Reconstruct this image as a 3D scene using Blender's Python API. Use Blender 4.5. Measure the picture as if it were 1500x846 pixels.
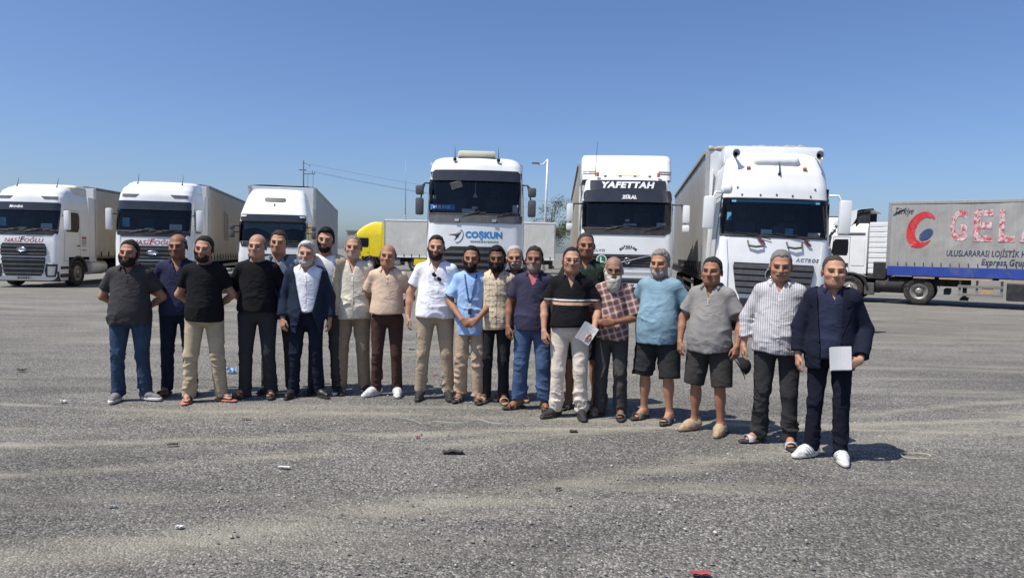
import bpy, bmesh, math, random, time
import numpy as np
from mathutils import Vector, Matrix, Euler
R = math.radians
rng = np.random.default_rng(7)
random.seed(7)

# ------------------------------------------------------------------ scene, camera, light
scene = bpy.context.scene
for o in list(bpy.data.objects):
    bpy.data.objects.remove(o)
C = scene.collection

IMG_W, IMG_H, FPX = 1500.0, 846.0, 1000.0        # photograph size, focal length in its pixels
CAM_H, PITCH, ROLL = 1.70, math.atan((423 - 369) / 1000.0), R(1.19)
cam_data = bpy.data.cameras.new('camera')
cam_data.sensor_width = 36.0
cam_data.lens = 36.0 * FPX / IMG_W
cam_data.clip_start = 0.05
cam_data.clip_end = 6000.0
cam = bpy.data.objects.new('camera', cam_data)
C.objects.link(cam)
CAM_ROT = Matrix.Rotation(math.pi / 2 - PITCH, 3, 'X') @ Matrix.Rotation(ROLL, 3, 'Z')
cam.matrix_world = Matrix.Translation((0, 0, CAM_H)) @ CAM_ROT.to_4x4()
scene.camera = cam

SUN_EL, SUN_AZ = R(62), math.atan2(0.86, 0.51)     # light travels towards +x and +y (right and away)
to_sun = Vector((-math.sin(SUN_AZ) * math.cos(SUN_EL), -math.cos(SUN_AZ) * math.cos(SUN_EL), math.sin(SUN_EL)))
world = bpy.data.worlds.new('World')
scene.world = world
world.use_nodes = True
wn = world.node_tree.nodes
wl = world.node_tree.links
sky = wn.new('ShaderNodeTexSky')
sky.sky_type = 'NISHITA'
sky.sun_disc = False
sky.sun_elevation = SUN_EL
sky.sun_rotation = math.atan2(to_sun.x, to_sun.y)
sky.altitude = 500
sky.air_density = 1.0
sky.dust_density = 2.0
sky.ozone_density = 7.0
sky_tint = wn.new('ShaderNodeMix')
sky_tint.data_type = 'RGBA'; sky_tint.blend_type = 'MULTIPLY'
sky_tint.inputs[0].default_value = 1.0
sky_tint.inputs[7].default_value = (1.08, 1.10, 1.21, 1)
wl.new(sky.outputs[0], sky_tint.inputs[6])
wl.new(sky_tint.outputs[2], wn['Background'].inputs[0])
wn['Background'].inputs[1].default_value = 0.088
sun_data = bpy.data.lights.new('sun', 'SUN')
sun_data.energy = 4.4
sun_data.angle = R(0.53)
sun_data.color = (1.0, 0.945, 0.86)
sun = bpy.data.objects.new('sun', sun_data)
sun.rotation_euler = to_sun.to_track_quat('Z', 'Y').to_euler()
sun.location = to_sun * 40
C.objects.link(sun)
scene.view_settings.view_transform = 'Standard'
scene.view_settings.look = 'None'
scene.view_settings.exposure = 0.38
scene.view_settings.gamma = 1.0
scene.render.engine = 'CYCLES'
scene.cycles.max_bounces = 6
scene.cycles.transparent_max_bounces = 12

def ray(px, py):
    v = CAM_ROT @ Vector(((px - 750) / FPX, (423 - py) / FPX, -1.0))
    return v
def ground_at(px, py):
    """point of the ground seen at a pixel of the photograph"""
    v = ray(px, py)
    t = -CAM_H / v.z
    return Vector((v.x * t, v.y * t, 0.0))
def ground_depth(px, d):
    """ground point below the pixel column px at viewing depth d"""
    lo, hi = 300.0, 2000.0
    for _ in range(60):
        m = (lo + hi) / 2
        v = ray(px, m)
        if v.z >= 0 or (-CAM_H / v.z) > d: lo = m
        else: hi = m
    return ground_at(px, (lo + hi) / 2)
CAM_INV = CAM_ROT.transposed()
def project(p):
    q = CAM_INV @ (Vector(p) - Vector((0, 0, CAM_H)))
    return (750 + FPX * q.x / -q.z, 423 - FPX * q.y / -q.z, -q.z)

# ------------------------------------------------------------------ materials
MATS = {}
def srgb(r, g, b):
    f = lambda c: (c / 12.92) if c <= 0.04045 else ((c + 0.055) / 1.055) ** 2.4
    return (f(r / 255), f(g / 255), f(b / 255))
class NT:
    def __init__(s, m):
        m.use_nodes = True
        s.t = m.node_tree; s.n = s.t.nodes; s.l = s.t.links
        s.b = s.n['Principled BSDF']
    def new(s, k, **kw):
        n = s.n.new('ShaderNode' + k)
        for a, v in kw.items():
            if a in n.inputs.keys() if hasattr(n.inputs, 'keys') else False:
                n.inputs[a].default_value = v
            else:
                setattr(n, a, v)
        return n
    def link(s, a, b): s.l.new(a, b)
    def coord(s, scale=(1, 1, 1), which='Object', rot=(0, 0, 0)):
        tc = s.n.new('ShaderNodeTexCoord'); mp = s.n.new('ShaderNodeMapping')
        mp.inputs['Scale'].default_value = scale
        mp.inputs['Rotation'].default_value = rot
        s.link(tc.outputs[which], mp.inputs['Vector'])
        return mp.outputs[0]
    def noise(s, vec, scale, detail=3, rough=0.55, dist=0.0):
        n = s.n.new('ShaderNodeTexNoise')
        n.inputs['Scale'].default_value = scale
        n.inputs['Detail'].default_value = detail
        n.inputs['Roughness'].default_value = rough
        n.inputs['Distortion'].default_value = dist
        if vec is not None: s.link(vec, n.inputs['Vector'])
        return n.outputs['Fac']
    def ramp(s, fac, stops):
        r = s.n.new('ShaderNodeValToRGB')
        e = r.color_ramp.elements
        while len(e) < len(stops): e.new(0.5)
        for i, (p, c) in enumerate(stops):
            e[i].position = p
            e[i].color = (c[0], c[1], c[2], 1) if not isinstance(c, (int, float)) else (c, c, c, 1)
        s.link(fac, r.inputs[0])
        return r.outputs[0]
    def mix(s, fac, a, b, mode='MIX'):
        m = s.n.new('ShaderNodeMix'); m.data_type = 'RGBA'; m.blend_type = mode
        for sock, v in ((m.inputs[0], fac), (m.inputs[6], a), (m.inputs[7], b)):
            if hasattr(v, 'links') or hasattr(v, 'is_linked'): s.link(v, sock)
            elif isinstance(v, (int, float)): sock.default_value = v
            else: sock.default_value = (v[0], v[1], v[2], 1)
        return m.outputs[2]
    def math(s, op, a, b=None):
        m = s.n.new('ShaderNodeMath'); m.operation = op
        for i, v in enumerate((a, b)):
            if v is None: continue
            if isinstance(v, (int, float)): m.inputs[i].default_value = v
            else: s.link(v, m.inputs[i])
        return m.outputs[0]
    def bump(s, h, strength, dist=0.01):
        b = s.n.new('ShaderNodeBump')
        b.inputs['Strength'].default_value = strength
        b.inputs['Distance'].default_value = dist
        s.link(h, b.inputs['Height'])
        s.link(b.outputs[0], s.b.inputs['Normal'])
        return b

def plain(name, col, rough=0.5, metal=0.0, var=0.12, scale=6.0, bump=0.0, bscale=60.0, coat=0.0, dirt=None, spec=0.5):
    """solid colour with slow tonal variation, optional dirt colour and fine relief"""
    if name in MATS: return MATS[name]
    m = bpy.data.materials.new(name); t = NT(m)
    v = t.coord()
    n = t.noise(v, scale, 4, 0.6)
    lo = [c * (1 - var) for c in col]; hi = [min(1, c * (1 + var)) for c in col]
    c = t.ramp(n, [(0.3, lo), (0.7, hi)])
    if dirt:
        d = t.noise(v, scale * 0.6, 6, 0.68, 0.4)
        c = t.mix(t.ramp(d, [(0.5, 0.0), (0.75, dirt[1])]), c, dirt[0])
    t.link(c, t.b.inputs['Base Color'])
    t.b.inputs['Roughness'].default_value = rough
    t.b.inputs['Metallic'].default_value = metal
    t.b.inputs['Specular IOR Level'].default_value = spec
    if coat: t.b.inputs['Coat Weight'].default_value = coat; t.b.inputs['Coat Roughness'].default_value = 0.08
    if bump: t.bump(t.noise(v, bscale, 3), bump, 0.01)
    MATS[name] = m
    return m

def cloth(name, col, rough=0.9, var=0.16, weave=0.25, pattern=None, sheen=0.1):
    """woven fabric; pattern is a function (NT, colour socket) -> colour socket"""
    if name in MATS: return MATS[name]
    m = bpy.data.materials.new(name); t = NT(m)
    v = t.coord()
    n = t.noise(v, 9, 5, 0.62)
    c = t.ramp(n, [(0.28, [x * (1 - var) for x in col]), (0.72, [min(1, x * (1 + var)) for x in col])])
    if pattern: c = pattern(t, c)
    t.link(c, t.b.inputs['Base Color'])
    t.b.inputs['Roughness'].default_value = rough
    t.b.inputs['Specular IOR Level'].default_value = 0.15
    def crease(vec, sc, dist):      # thin sharp folds
        q = t.math('ABSOLUTE', t.math('SUBTRACT', t.noise(vec, sc, 1.5, 0.5, dist), 0.5))
        return t.math('POWER', t.math('SUBTRACT', 1.0, t.math('MULTIPLY', q, 2.0)), 7.0)
    mask = t.ramp(t.noise(v, 4.0, 1), [(0.38, 0.1), (0.68, 1.0)])
    h = t.math('MULTIPLY', t.math('ADD', crease(t.coord((1, 1, 1.35), rot=(0, 0.5, 0)), 4.2, 0.7), t.math('MULTIPLY', crease(t.coord((1, 1, 1.2), rot=(0, -0.7, 0)), 8, 0.5), 0.45)), mask)
    h = t.math('ADD', h, t.math('MULTIPLY', t.noise(v, 260, 2), 0.05))
    t.bump(h, weave * 1.5, 0.014)
    MATS[name] = m
    return m

# ------------------------------------------------------------------ object helpers
def empty(name, loc=(0, 0, 0), rz=0.0, label=None, cat=None, group=None):
    o = bpy.data.objects.new(name, None)
    o.empty_display_size = 0.2
    o.location = loc; o.rotation_euler = (0, 0, rz)
    C.objects.link(o)
    tag(o, label, cat, group)
    return o
def tag(o, label=None, cat=None, group=None, kind=None):
    if label: o['label'] = label
    if cat: o['category'] = cat
    if group: o['group'] = group
    if kind: o['kind'] = kind
    return o
def link(name, me, parent=None, mat=None, loc=None, rot=None, smooth=None):
    o = bpy.data.objects.new(name, me)
    C.objects.link(o)
    if mat is not None and len(me.materials) == 0: me.materials.append(mat)
    if parent is not None: o.parent = parent
    if loc is not None: o.location = loc
    if rot is not None: o.rotation_euler = rot
    return o
def mesh(name, verts, faces, mat=None, smooth=False):
    me = bpy.data.meshes.new(name)
    me.from_pydata([tuple(v) for v in verts], [], [tuple(f) for f in faces])
    if smooth: me.polygons.foreach_set('use_smooth', [True] * len(me.polygons))
    if mat: me.materials.append(mat)
    me.update()
    return me
def np_mesh(name, V, F, mat=None, smooth=True):
    """quads from numpy arrays"""
    me = bpy.data.meshes.new(name)
    me.vertices.add(len(V)); me.vertices.foreach_set('co', np.asarray(V, np.float32).ravel())
    nf = len(F)
    me.loops.add(nf * 4); me.loops.foreach_set('vertex_index', np.asarray(F, np.int32).ravel())
    me.polygons.add(nf)
    me.polygons.foreach_set('loop_start', np.arange(0, nf * 4, 4, dtype=np.int32))
    me.polygons.foreach_set('use_smooth', np.full(nf, smooth))
    me.update(calc_edges=True)
    if mat: me.materials.append(mat)
    return me
class MB:
    """collects shapes into one mesh"""
    def __init__(s): s.v = []; s.f = []
    def add(s, verts, faces):
        b = len(s.v); s.v += [tuple(v) for v in verts]; s.f += [tuple(b + i for i in f) for f in faces]; return s
    def box(s, x0, x1, y0, y1, z0, z1, ch=0.0):
        if ch <= 0:
            v = [(x, y, z) for z in (z0, z1) for y in (y0, y1) for x in (x0, x1)]
            return s.add(v, [(0, 2, 3, 1), (4, 5, 7, 6), (0, 1, 5, 4), (2, 6, 7, 3), (0, 4, 6, 2), (1, 3, 7, 5)])
        c = min(ch, (x1 - x0) * .45, (y1 - y0) * .45, (z1 - z0) * .45)
        bm = bmesh.new(); bmesh.ops.create_cube(bm, size=1)
        for q in bm.verts: q.co = Vector(((x0 + x1) / 2 + q.co.x * (x1 - x0), (y0 + y1) / 2 + q.co.y * (y1 - y0), (z0 + z1) / 2 + q.co.z * (z1 - z0)))
        bmesh.ops.bevel(bm, geom=list(bm.edges), offset=c, segments=2, affect='EDGES', profile=0.6)
        bm.verts.ensure_lookup_table()
        s.add([q.co[:] for q in bm.verts], [[q.index for q in f.verts] for f in bm.faces]); bm.free()
        return s
    def tube(s, pts, r, n=8, closed=False, caps=True):
        pts = [Vector(p) for p in pts]; m = len(pts)
        rr = r if isinstance(r, (list, tuple)) else [r] * m
        b = len(s.v); ref = None
        for i, p in enumerate(pts):
            if closed: d = pts[(i + 1) % m] - pts[i - 1]
            else: d = pts[min(i + 1, m - 1)] - pts[max(i - 1, 0)]
            d.normalize()
            if ref is None: ref = d.orthogonal().normalized()
            u = (ref - d * ref.dot(d)).normalized(); ref = u
            w = d.cross(u)
            for k in range(n):
                a = 2 * math.pi * k / n
                s.v.append(tuple(p + (u * math.cos(a) + w * math.sin(a)) * rr[i]))
        for i in range(m if closed else m - 1):
            j = (i + 1) % m
            for k in range(n):
                l = (k + 1) % n
                s.f.append((b + i * n + k, b + i * n + l, b + j * n + l, b + j * n + k))
        if caps and not closed:
            s.f.append(tuple(b + k for k in reversed(range(n)))); s.f.append(tuple(b + (m - 1) * n + k for k in range(n)))
        return s
    def lathe(s, prof, n=24, axis='z', center=(0, 0, 0)):
        """prof: (radius, height) rows, open ends"""
        b = len(s.v); c = center
        for (r, h) in prof:
            for k in range(n):
                a = 2 * math.pi * k / n; u, w = r * math.cos(a), r * math.sin(a)
                s.v.append((c[0] + u, c[1] + w, c[2] + h) if axis == 'z' else (c[0] + h, c[1] + u, c[2] + w) if axis == 'x' else (c[0] + w, c[1] + h, c[2] + u))
        for i in range(len(prof) - 1):
            for k in range(n):
                l = (k + 1) % n
                s.f.append((b + i * n + k, b + i * n + l, b + (i + 1) * n + l, b + (i + 1) * n + k))
        return s
    def xform(s, M, since=0):
        s.v[since:] = [tuple(M @ Vector(v)) for v in s.v[since:]]; return s
    def mesh(s, name, mat=None, smooth=False): 
        return mesh(name, s.v, s.f, mat, smooth)
    def build(s, name, mat, parent=None, smooth=False, **kw):
        me = s.mesh(name, mat, smooth)
        if smooth == 'auto':
            pass
        return link(name, me, parent, **kw)
def autosmooth(o, ang=35):
    me = o.data
    bm = bmesh.new(); bm.from_mesh(me)
    for f in bm.faces: f.smooth = True
    for e in bm.edges:
        if len(e.link_faces) == 2 and e.calc_face_angle(0) > R(ang): e.smooth = False
    bm.to_mesh(me); bm.free()
    return o
_text_cache = {}
def text_mesh(txt, size=1.0, shear=0.0, bold=0.0, spacing=1.0, wide=1.0, res=3):
    """flat lettering in the xy plane, centred at the origin"""
    cu = bpy.data.curves.new('lettering', 'FONT')
    cu.body = txt; cu.size = size; cu.shear = shear; cu.offset = bold; cu.space_character = spacing
    cu.align_x = 'CENTER'; cu.align_y = 'CENTER'; cu.resolution_u = res
    ob = bpy.data.objects.new('lettering', cu); C.objects.link(ob)
    dg = bpy.context.evaluated_depsgraph_get()
    me = bpy.data.meshes.new_from_object(ob.evaluated_get(dg))
    bpy.data.objects.remove(ob); bpy.data.curves.remove(cu)
    if len(me.vertices):
        xs = [v.co.x for v in me.vertices]; ys = [v.co.y for v in me.vertices]
        cx, cy = (min(xs) + max(xs)) / 2, (min(ys) + max(ys)) / 2
        for v in me.vertices: v.co.x = (v.co.x - cx) * wide; v.co.y -= cy
    return me
# ------------------------------------------------------------------ implicit surfaces for people
_NT = np.random.default_rng(99).uniform(-1, 1, 64 ** 3).astype(np.float32)
def vnoise(p, seed=0):
    """smooth value noise in [-1, 1] for points (N,3)"""
    q = np.floor(p); f = (p - q).astype(np.float32); f = f * f * (3 - 2 * f)
    q = q.astype(np.int32) + np.array([seed * 7, seed * 13, seed * 29], np.int32)
    x0 = (q[:, 0] & 63) << 12; x1 = ((q[:, 0] + 1) & 63) << 12
    y0 = (q[:, 1] & 63) << 6; y1 = ((q[:, 1] + 1) & 63) << 6
    z0 = q[:, 2] & 63; z1 = (q[:, 2] + 1) & 63
    fx, fy, fz = f[:, 0], f[:, 1], f[:, 2]
    def row(a, b):
        u = _NT[a | b | z0]; return u + (_NT[a | b | z1] - u) * fz
    a0 = row(x0, y0); a0 = a0 + (row(x0, y1) - a0) * fy
    a1 = row(x1, y0); a1 = a1 + (row(x1, y1) - a1) * fy
    return a0 + (a1 - a0) * fx
def smin(a, b, k):
    if k <= 0: return np.minimum(a, b)
    h = np.maximum(k - np.abs(a - b), 0) / k
    return np.minimum(a, b) - h * h * k * 0.25
def cone(a, b, ra, rb, k=0.02, sub=False):
    a = np.array(a, np.float32); b = np.array(b, np.float32)
    m = max(ra, rb)
    lo = np.minimum(a, b) - m; hi = np.maximum(a, b) + m
    ba = b - a; l2 = float(ba @ ba) + 1e-9
    def f(p):
        pa = p - a
        t = np.clip(pa @ ba / l2, 0, 1)
        q = pa - t[:, None] * ba
        return np.sqrt(np.einsum('ij,ij->i', q, q)) - (ra + (rb - ra) * t)
    return (f, lo, hi, k, sub)
def ell(c, r, k=0.02, rot=None, sub=False):
    c = np.array(c, np.float32); r = np.array(r, np.float32)
    M = None if rot is None else np.array(Euler(rot).to_matrix().transposed(), np.float32)
    m = r if rot is None else np.full(3, r.max())
    def f(p):
        q = p - c
        if M is not None: q = q @ M.T
        a = q / r; k0 = np.sqrt(np.einsum('ij,ij->i', a, a)); b = a / r
        k1 = np.sqrt(np.einsum('ij,ij->i', b, b)) + 1e-6
        return np.where(k0 < 1e-3, -r.min(), k0 * (k0 - 1) / k1)
    return (f, c - m, c + m, k, sub)
def evalp(prims, P, margin=0.06):
    d = np.full(len(P), 1.0, np.float32)
    if not len(P): return d
    X, Y, Z = np.ascontiguousarray(P[:, 0]), np.ascontiguousarray(P[:, 1]), np.ascontiguousarray(P[:, 2])
    srt = bool((X[1:] >= X[:-1]).all())
    for (f, lo, hi, k, sub) in prims:
        mg = margin + k
        a, b = (np.searchsorted(X, lo[0] - mg), np.searchsorted(X, hi[0] + mg)) if srt else (0, len(X))
        if b <= a: continue
        z, y = Z[a:b], Y[a:b]
        m = (z > lo[2] - mg) & (z < hi[2] + mg) & (y > lo[1] - mg) & (y < hi[1] + mg)
        if not srt: m &= (X > lo[0] - mg) & (X < hi[0] + mg)
        idx = np.nonzero(m)[0]
        if not len(idx): continue
        idx += a
        v = f(P[idx]).astype(np.float32)
        if sub: d[idx] = -smin(-d[idx], v, k)
        else: d[idx] = smin(d[idx], v, k)
    return d
def axis_grid(segs):
    """[(start, end, step), ...] joined into one increasing coordinate row"""
    out = []
    for a, b, st in segs:
        n = max(1, int(round((b - a) / st)))
        out += list(a + (b - a) * np.arange(n) / n)
    out.append(segs[-1][1])
    return np.array(out, np.float32)
_CORN = np.array([(0, 0, 0), (1, 0, 0), (0, 1, 0), (1, 1, 0), (0, 0, 1), (1, 0, 1), (0, 1, 1), (1, 1, 1)])
_EDGE = [(0, 1), (2, 3), (4, 5), (6, 7), (0, 2), (1, 3), (4, 6), (5, 7), (0, 4), (1, 5), (2, 6), (3, 7)]
def polygonise(fn, X, Y, Z, band=0.035):
    """surface nets on a rectilinear grid; fn maps points (N,3) to signed distance"""
    st = 4
    def pad(a):
        r = (-(len(a) - 1)) % st
        return np.concatenate([a, a[-1] + (a[-1] - a[-2]) * np.arange(1, r + 1, dtype=np.float32)]) if r else a
    X, Y, Z = pad(X), pad(Y), pad(Z)
    nx, ny, nz = len(X), len(Y), len(Z)
    cx, cy, cz = X[::st], Y[::st], Z[::st]
    mx, my, mz = (cx[1:] + cx[:-1]) / 2, (cy[1:] + cy[:-1]) / 2, (cz[1:] + cz[:-1]) / 2
    G = np.stack(np.meshgrid(mx, my, mz, indexing='ij'), -1).reshape(-1, 3).astype(np.float32)
    cd = fn(G).reshape(len(mx), len(my), len(mz))
    hx, hy, hz = np.diff(cx) / 2, np.diff(cy) / 2, np.diff(cz) / 2
    diag = np.sqrt(hx[:, None, None] ** 2 + hy[None, :, None] ** 2 + hz[None, None, :] ** 2)
    act = np.abs(cd) < diag * 1.15 + band * 0.3
    up = lambda a: np.repeat(np.repeat(np.repeat(a, st, 0), st, 1), st, 2)
    D = np.full((nx, ny, nz), 1.0, np.float32)
    D[:-1, :-1, :-1] = np.where(up(cd) < 0, -1.0, 1.0)
    M = np.zeros((nx, ny, nz), bool)
    ua = up(act)
    for dx in (0, 1):
        for dy in (0, 1):
            for dz in (0, 1):
                M[dx:nx - 1 + dx, dy:ny - 1 + dy, dz:nz - 1 + dz] |= ua
    i, j, k = np.nonzero(M)
    P = np.stack([X[i], Y[j], Z[k]], -1)
    D[i, j, k] = fn(P)
    S = D < 0
    cnt = np.zeros((nx - 1, ny - 1, nz - 1), np.int8)
    for c in _CORN: cnt += S[c[0]:nx - 1 + c[0], c[1]:ny - 1 + c[1], c[2]:nz - 1 + c[2]]
    ci, cj, ck = np.nonzero((cnt > 0) & (cnt < 8))
    vid = np.full(cnt.shape, -1, np.int64); vid[ci, cj, ck] = np.arange(len(ci))
    vals = np.stack([D[ci + c[0], cj + c[1], ck + c[2]] for c in _CORN], 1)
    acc = np.zeros((len(ci), 3), np.float32); n = np.zeros(len(ci), np.float32)
    for a, b in _EDGE:
        va, vb = vals[:, a], vals[:, b]
        x = (va < 0) != (vb < 0)
        t = np.where(x, va / np.where(x, va - vb, 1), 0)
        pos = _CORN[a][None] + t[:, None] * (_CORN[b] - _CORN[a])[None]
        acc += np.where(x[:, None], pos, 0); n += x
    acc /= n[:, None]
    V = np.stack([X[ci] + acc[:, 0] * (X[ci + 1] - X[ci]), Y[cj] + acc[:, 1] * (Y[cj + 1] - Y[cj]), Z[ck] + acc[:, 2] * (Z[ck + 1] - Z[ck])], -1)
    F = []
    for ax in range(3):
        sl = [slice(None)] * 3; s2 = [slice(None)] * 3
        sl[ax] = slice(0, -1); s2[ax] = slice(1, None)
        ch = S[tuple(sl)] != S[tuple(s2)]
        e = np.stack(np.nonzero(ch), -1)
        o1, o2 = [(1, 2), (2, 0), (0, 1)][ax]
        ok = (e[:, o1] > 0) & (e[:, o2] > 0) & (e[:, o1] < [nx, ny, nz][o1] - 1) & (e[:, o2] < [nx, ny, nz][o2] - 1)
        e = e[ok]
        q = []
        for d1, d2 in ((1, 1), (0, 1), (0, 0), (1, 0)):
            c = e.copy(); c[:, o1] -= d1; c[:, o2] -= d2
            q.append(vid[c[:, 0], c[:, 1], c[:, 2]])
        q = np.stack(q, 1)
        pos = S[tuple(e.T)]
        q[~pos] = q[~pos][:, ::-1]
        F.append(q)
    F = np.concatenate(F)
    F = F[(F >= 0).all(1)]
    return V, F
# ------------------------------------------------------------------ people
def clipcone(a, b, ra, rb, k=0.02):
    """tapered sleeve or trouser leg cut off square at b"""
    a = np.array(a, np.float32); b = np.array(b, np.float32); d = b - a; L = float(np.linalg.norm(d)); d = d / L
    e = b + d * 0.08
    f0, lo, hi, _, _ = cone(a, e, ra, rb + (rb - ra) * 0.08 / L)
    def f(p): return np.maximum(f0(p), (p - b) @ d)
    return (f, lo, hi, k, False)
def drop(c, a, b, z0, z1, k=0.05):
    """cloth falling straight: an upright elliptic column"""
    c = np.array(c, np.float32)
    lo = c + vec(-a, -b, z0); hi = c + vec(a, b, z1); m = min(a, b)
    def f(p):
        tp = 1 - .42 * np.clip((p[:, 2] - (z1 - .30)) / .30, 0, 1) ** 1.5
        r = np.sqrt(((p[:, 0] - c[0]) / (a * tp)) ** 2 + ((p[:, 1] - c[1]) / (b * tp)) ** 2)
        return np.maximum((r - 1) * m, np.abs(p[:, 2] - (z0 + z1) / 2) - (z1 - z0) / 2)
    return (f, lo, hi, k, False)
def vec(*a): return np.array(a, np.float32)
def unit(v): v = np.asarray(v, np.float32); return v / (np.linalg.norm(v) + 1e-9)

def hand_prims(w, d, n, t, curl=0.35, k=1.0, spread=1.0):
    """palm and five fingers from the wrist w; d finger direction, n palm normal, t thumb side"""
    d, n = unit(d), unit(n); n = unit(n - d * float(d @ n)); t = unit(np.asarray(t) - d * float(d @ np.asarray(t))); t = unit(t - n * float(n @ t))
    out = []
    offs = [0.030, 0.010, -0.010, -0.029]; lens = [0.068, 0.077, 0.071, 0.055]
    for o, l in zip(offs, lens):
        o *= k * spread; l *= k
        kn = w + d * (0.088 - abs(o / k - 0.005) * 0.25) * k + t * o
        out.append(cone(w + t * o * 0.55 + d * 0.008, kn, 0.0155 * k, 0.0125 * k, 0.018))
        c1 = curl * 0.7; a1 = kn + (d * math.cos(c1) + n * math.sin(c1)) * l * 0.48
        c2 = curl * 1.9; a2 = a1 + (d * math.cos(c2) + n * math.sin(c2)) * l * 0.32
        c3 = curl * 2.7; a3 = a2 + (d * math.cos(c3) + n * math.sin(c3)) * l * 0.24
        out += [cone(kn, a1, 0.0098 * k, 0.009 * k, 0.006), cone(a1, a2, 0.009 * k, 0.008 * k, 0.003), cone(a2, a3, 0.008 * k, 0.0068 * k, 0.003)]
    b0 = w + t * 0.018 * k + d * 0.018 * k
    b1 = b0 + unit(d * 0.75 + t * 0.62 + n * 0.35) * 0.048 * k
    b2 = b1 + unit(d * 0.95 + t * 0.15 + n * 0.35) * 0.034 * k
    b3 = b2 + unit(d * 0.95 - t * 0.05 + n * 0.35) * 0.022 * k
    out += [cone(b0, b1, 0.016 * k, 0.012 * k, 0.012), cone(b1, b2, 0.0115 * k, 0.0098 * k, 0.004), cone(b2, b3, 0.0098 * k, 0.008 * k, 0.003)]
    return out

def head_prims(hw=1.0, jaw=1.0, fat=0.0, nose=1.0):
    """unit head, 0.236 high, face towards -y, origin at mid height"""
    e = []
    e.append(ell((0, .014, .034), (.0765 * hw, .094, .085), 0))
    e.append(ell((0, -.022, -.03), (.063 * hw + fat * .006, .068, .085), .03))
    e.append(ell((0, -.048, -.086), (.043 * jaw + fat * .008, .040, .031), .03))
    for s in (-1, 1):
        e.append(ell((s * .036 * jaw, -.016, -.062), (.025 + fat * .009, .044, .036 + fat * .006), .025))
        e.append(ell((s * .044 * hw, -.056, -.024), (.022, .024, .020), .025))
    e.append(cone((-.038, -.0785, .019), (.038, -.0785, .019), .0145, .0145, .016))
    for s in (-1, 1):
        e.append(ell((s * .032, -.100, -.004), (.021, .028, .0135), .010, sub=True))
        e.append(ell((s * .031, -.0715, -.004), (.0145, .0125, .0105), .003))
    e.append(cone((0, -.086, .012), (0, -.108 - .004 * nose, -.030), .0085, .0125 * nose, .014))
    for s in (-1, 1): e.append(ell((s * .0125 * nose, -.098, -.034), (.009, .011, .008), .008))
    e.append(ell((0, -.086, -.056), (.026, .011, .0065), .008))
    e.append(ell((0, -.083, -.068), (.022, .012, .0070), .008))
    e.append(ell((0, -.104, -.0618), (.024, .014, .0026), .004, sub=True))
    for s in (-1, 1): e.append(ell((s * .079 * hw, .014, -.008), (.0085, .020, .032), .010, rot=(R(-12), 0, s * R(22))))
    return e

def hairline(x, y, style):
    front = {'short': .083, 'full': .080, 'receding': .095, 'buzz': .088, 'widow': .091, 'curly': .080, 'quiff': .082}.get(style, .08)
    ys = [-.12, -.085, -.062, -.048, -.022, -.012, .028, .045, .075, .12]
    zs = [front + .004, front, front - .008, .052, .018, -.022, -.018, -.050, -.074, -.082]
    h = np.interp(y, ys, zs)
    temple = {'receding': .034, 'widow': .030, 'buzz': .020, 'short': .016}.get(style, .008)
    h = h + np.where(y < -.03, temple * np.exp(-((np.abs(x) - .046) / .018) ** 2), 0)
    q = np.stack([x * 95, y * 95, 0 * x], -1)
    h = h + .0055 * vnoise(q, 31) + .004 * vnoise(q * 2.4, 32)
    return h

def skin_material(i, tone, hair_col):
    m = bpy.data.materials.new('skin_%d' % i); t = NT(m)
    a = t.n.new('ShaderNodeAttribute'); a.attribute_name = 'Col'
    n = t.noise(t.coord(), 55, 3, 0.6)
    c = t.mix(t.ramp(n, [(0.3, 0.0), (0.75, 0.28)]), a.outputs['Color'], [tone[0] * 0.72, tone[1] * 0.6, tone[2] * 0.55])
    t.link(c, t.b.inputs['Base Color'])
    t.b.inputs['Roughness'].default_value = 0.55
    t.b.inputs['Specular IOR Level'].default_value = 0.25
    t.b.inputs['Subsurface Weight'].default_value = 0.08
    t.b.inputs['Subsurface Radius'].default_value = (0.012, 0.005, 0.003)
    t.bump(t.noise(t.coord(), 190, 2), 0.15, 0.004)
    return m
def hair_material(name, col, grey=0.0):
    if name in MATS: return MATS[name]
    m = bpy.data.materials.new(name); t = NT(m)
    n = t.noise(t.coord((1, .4, .6)), 130, 4, 0.7, 0.8)
    c = t.ramp(n, [(0.3, [x * 0.45 for x in col]), (0.62, col), (0.8, [min(1, x * 1.25 + grey * .25) for x in col])])
    t.link(c, t.b.inputs['Base Color'])
    t.b.inputs['Roughness'].default_value = 0.7
    t.b.inputs['Specular IOR Level'].default_value = 0.18
    t.bump(n, 0.8, 0.008)
    MATS[name] = m
    return m

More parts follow.
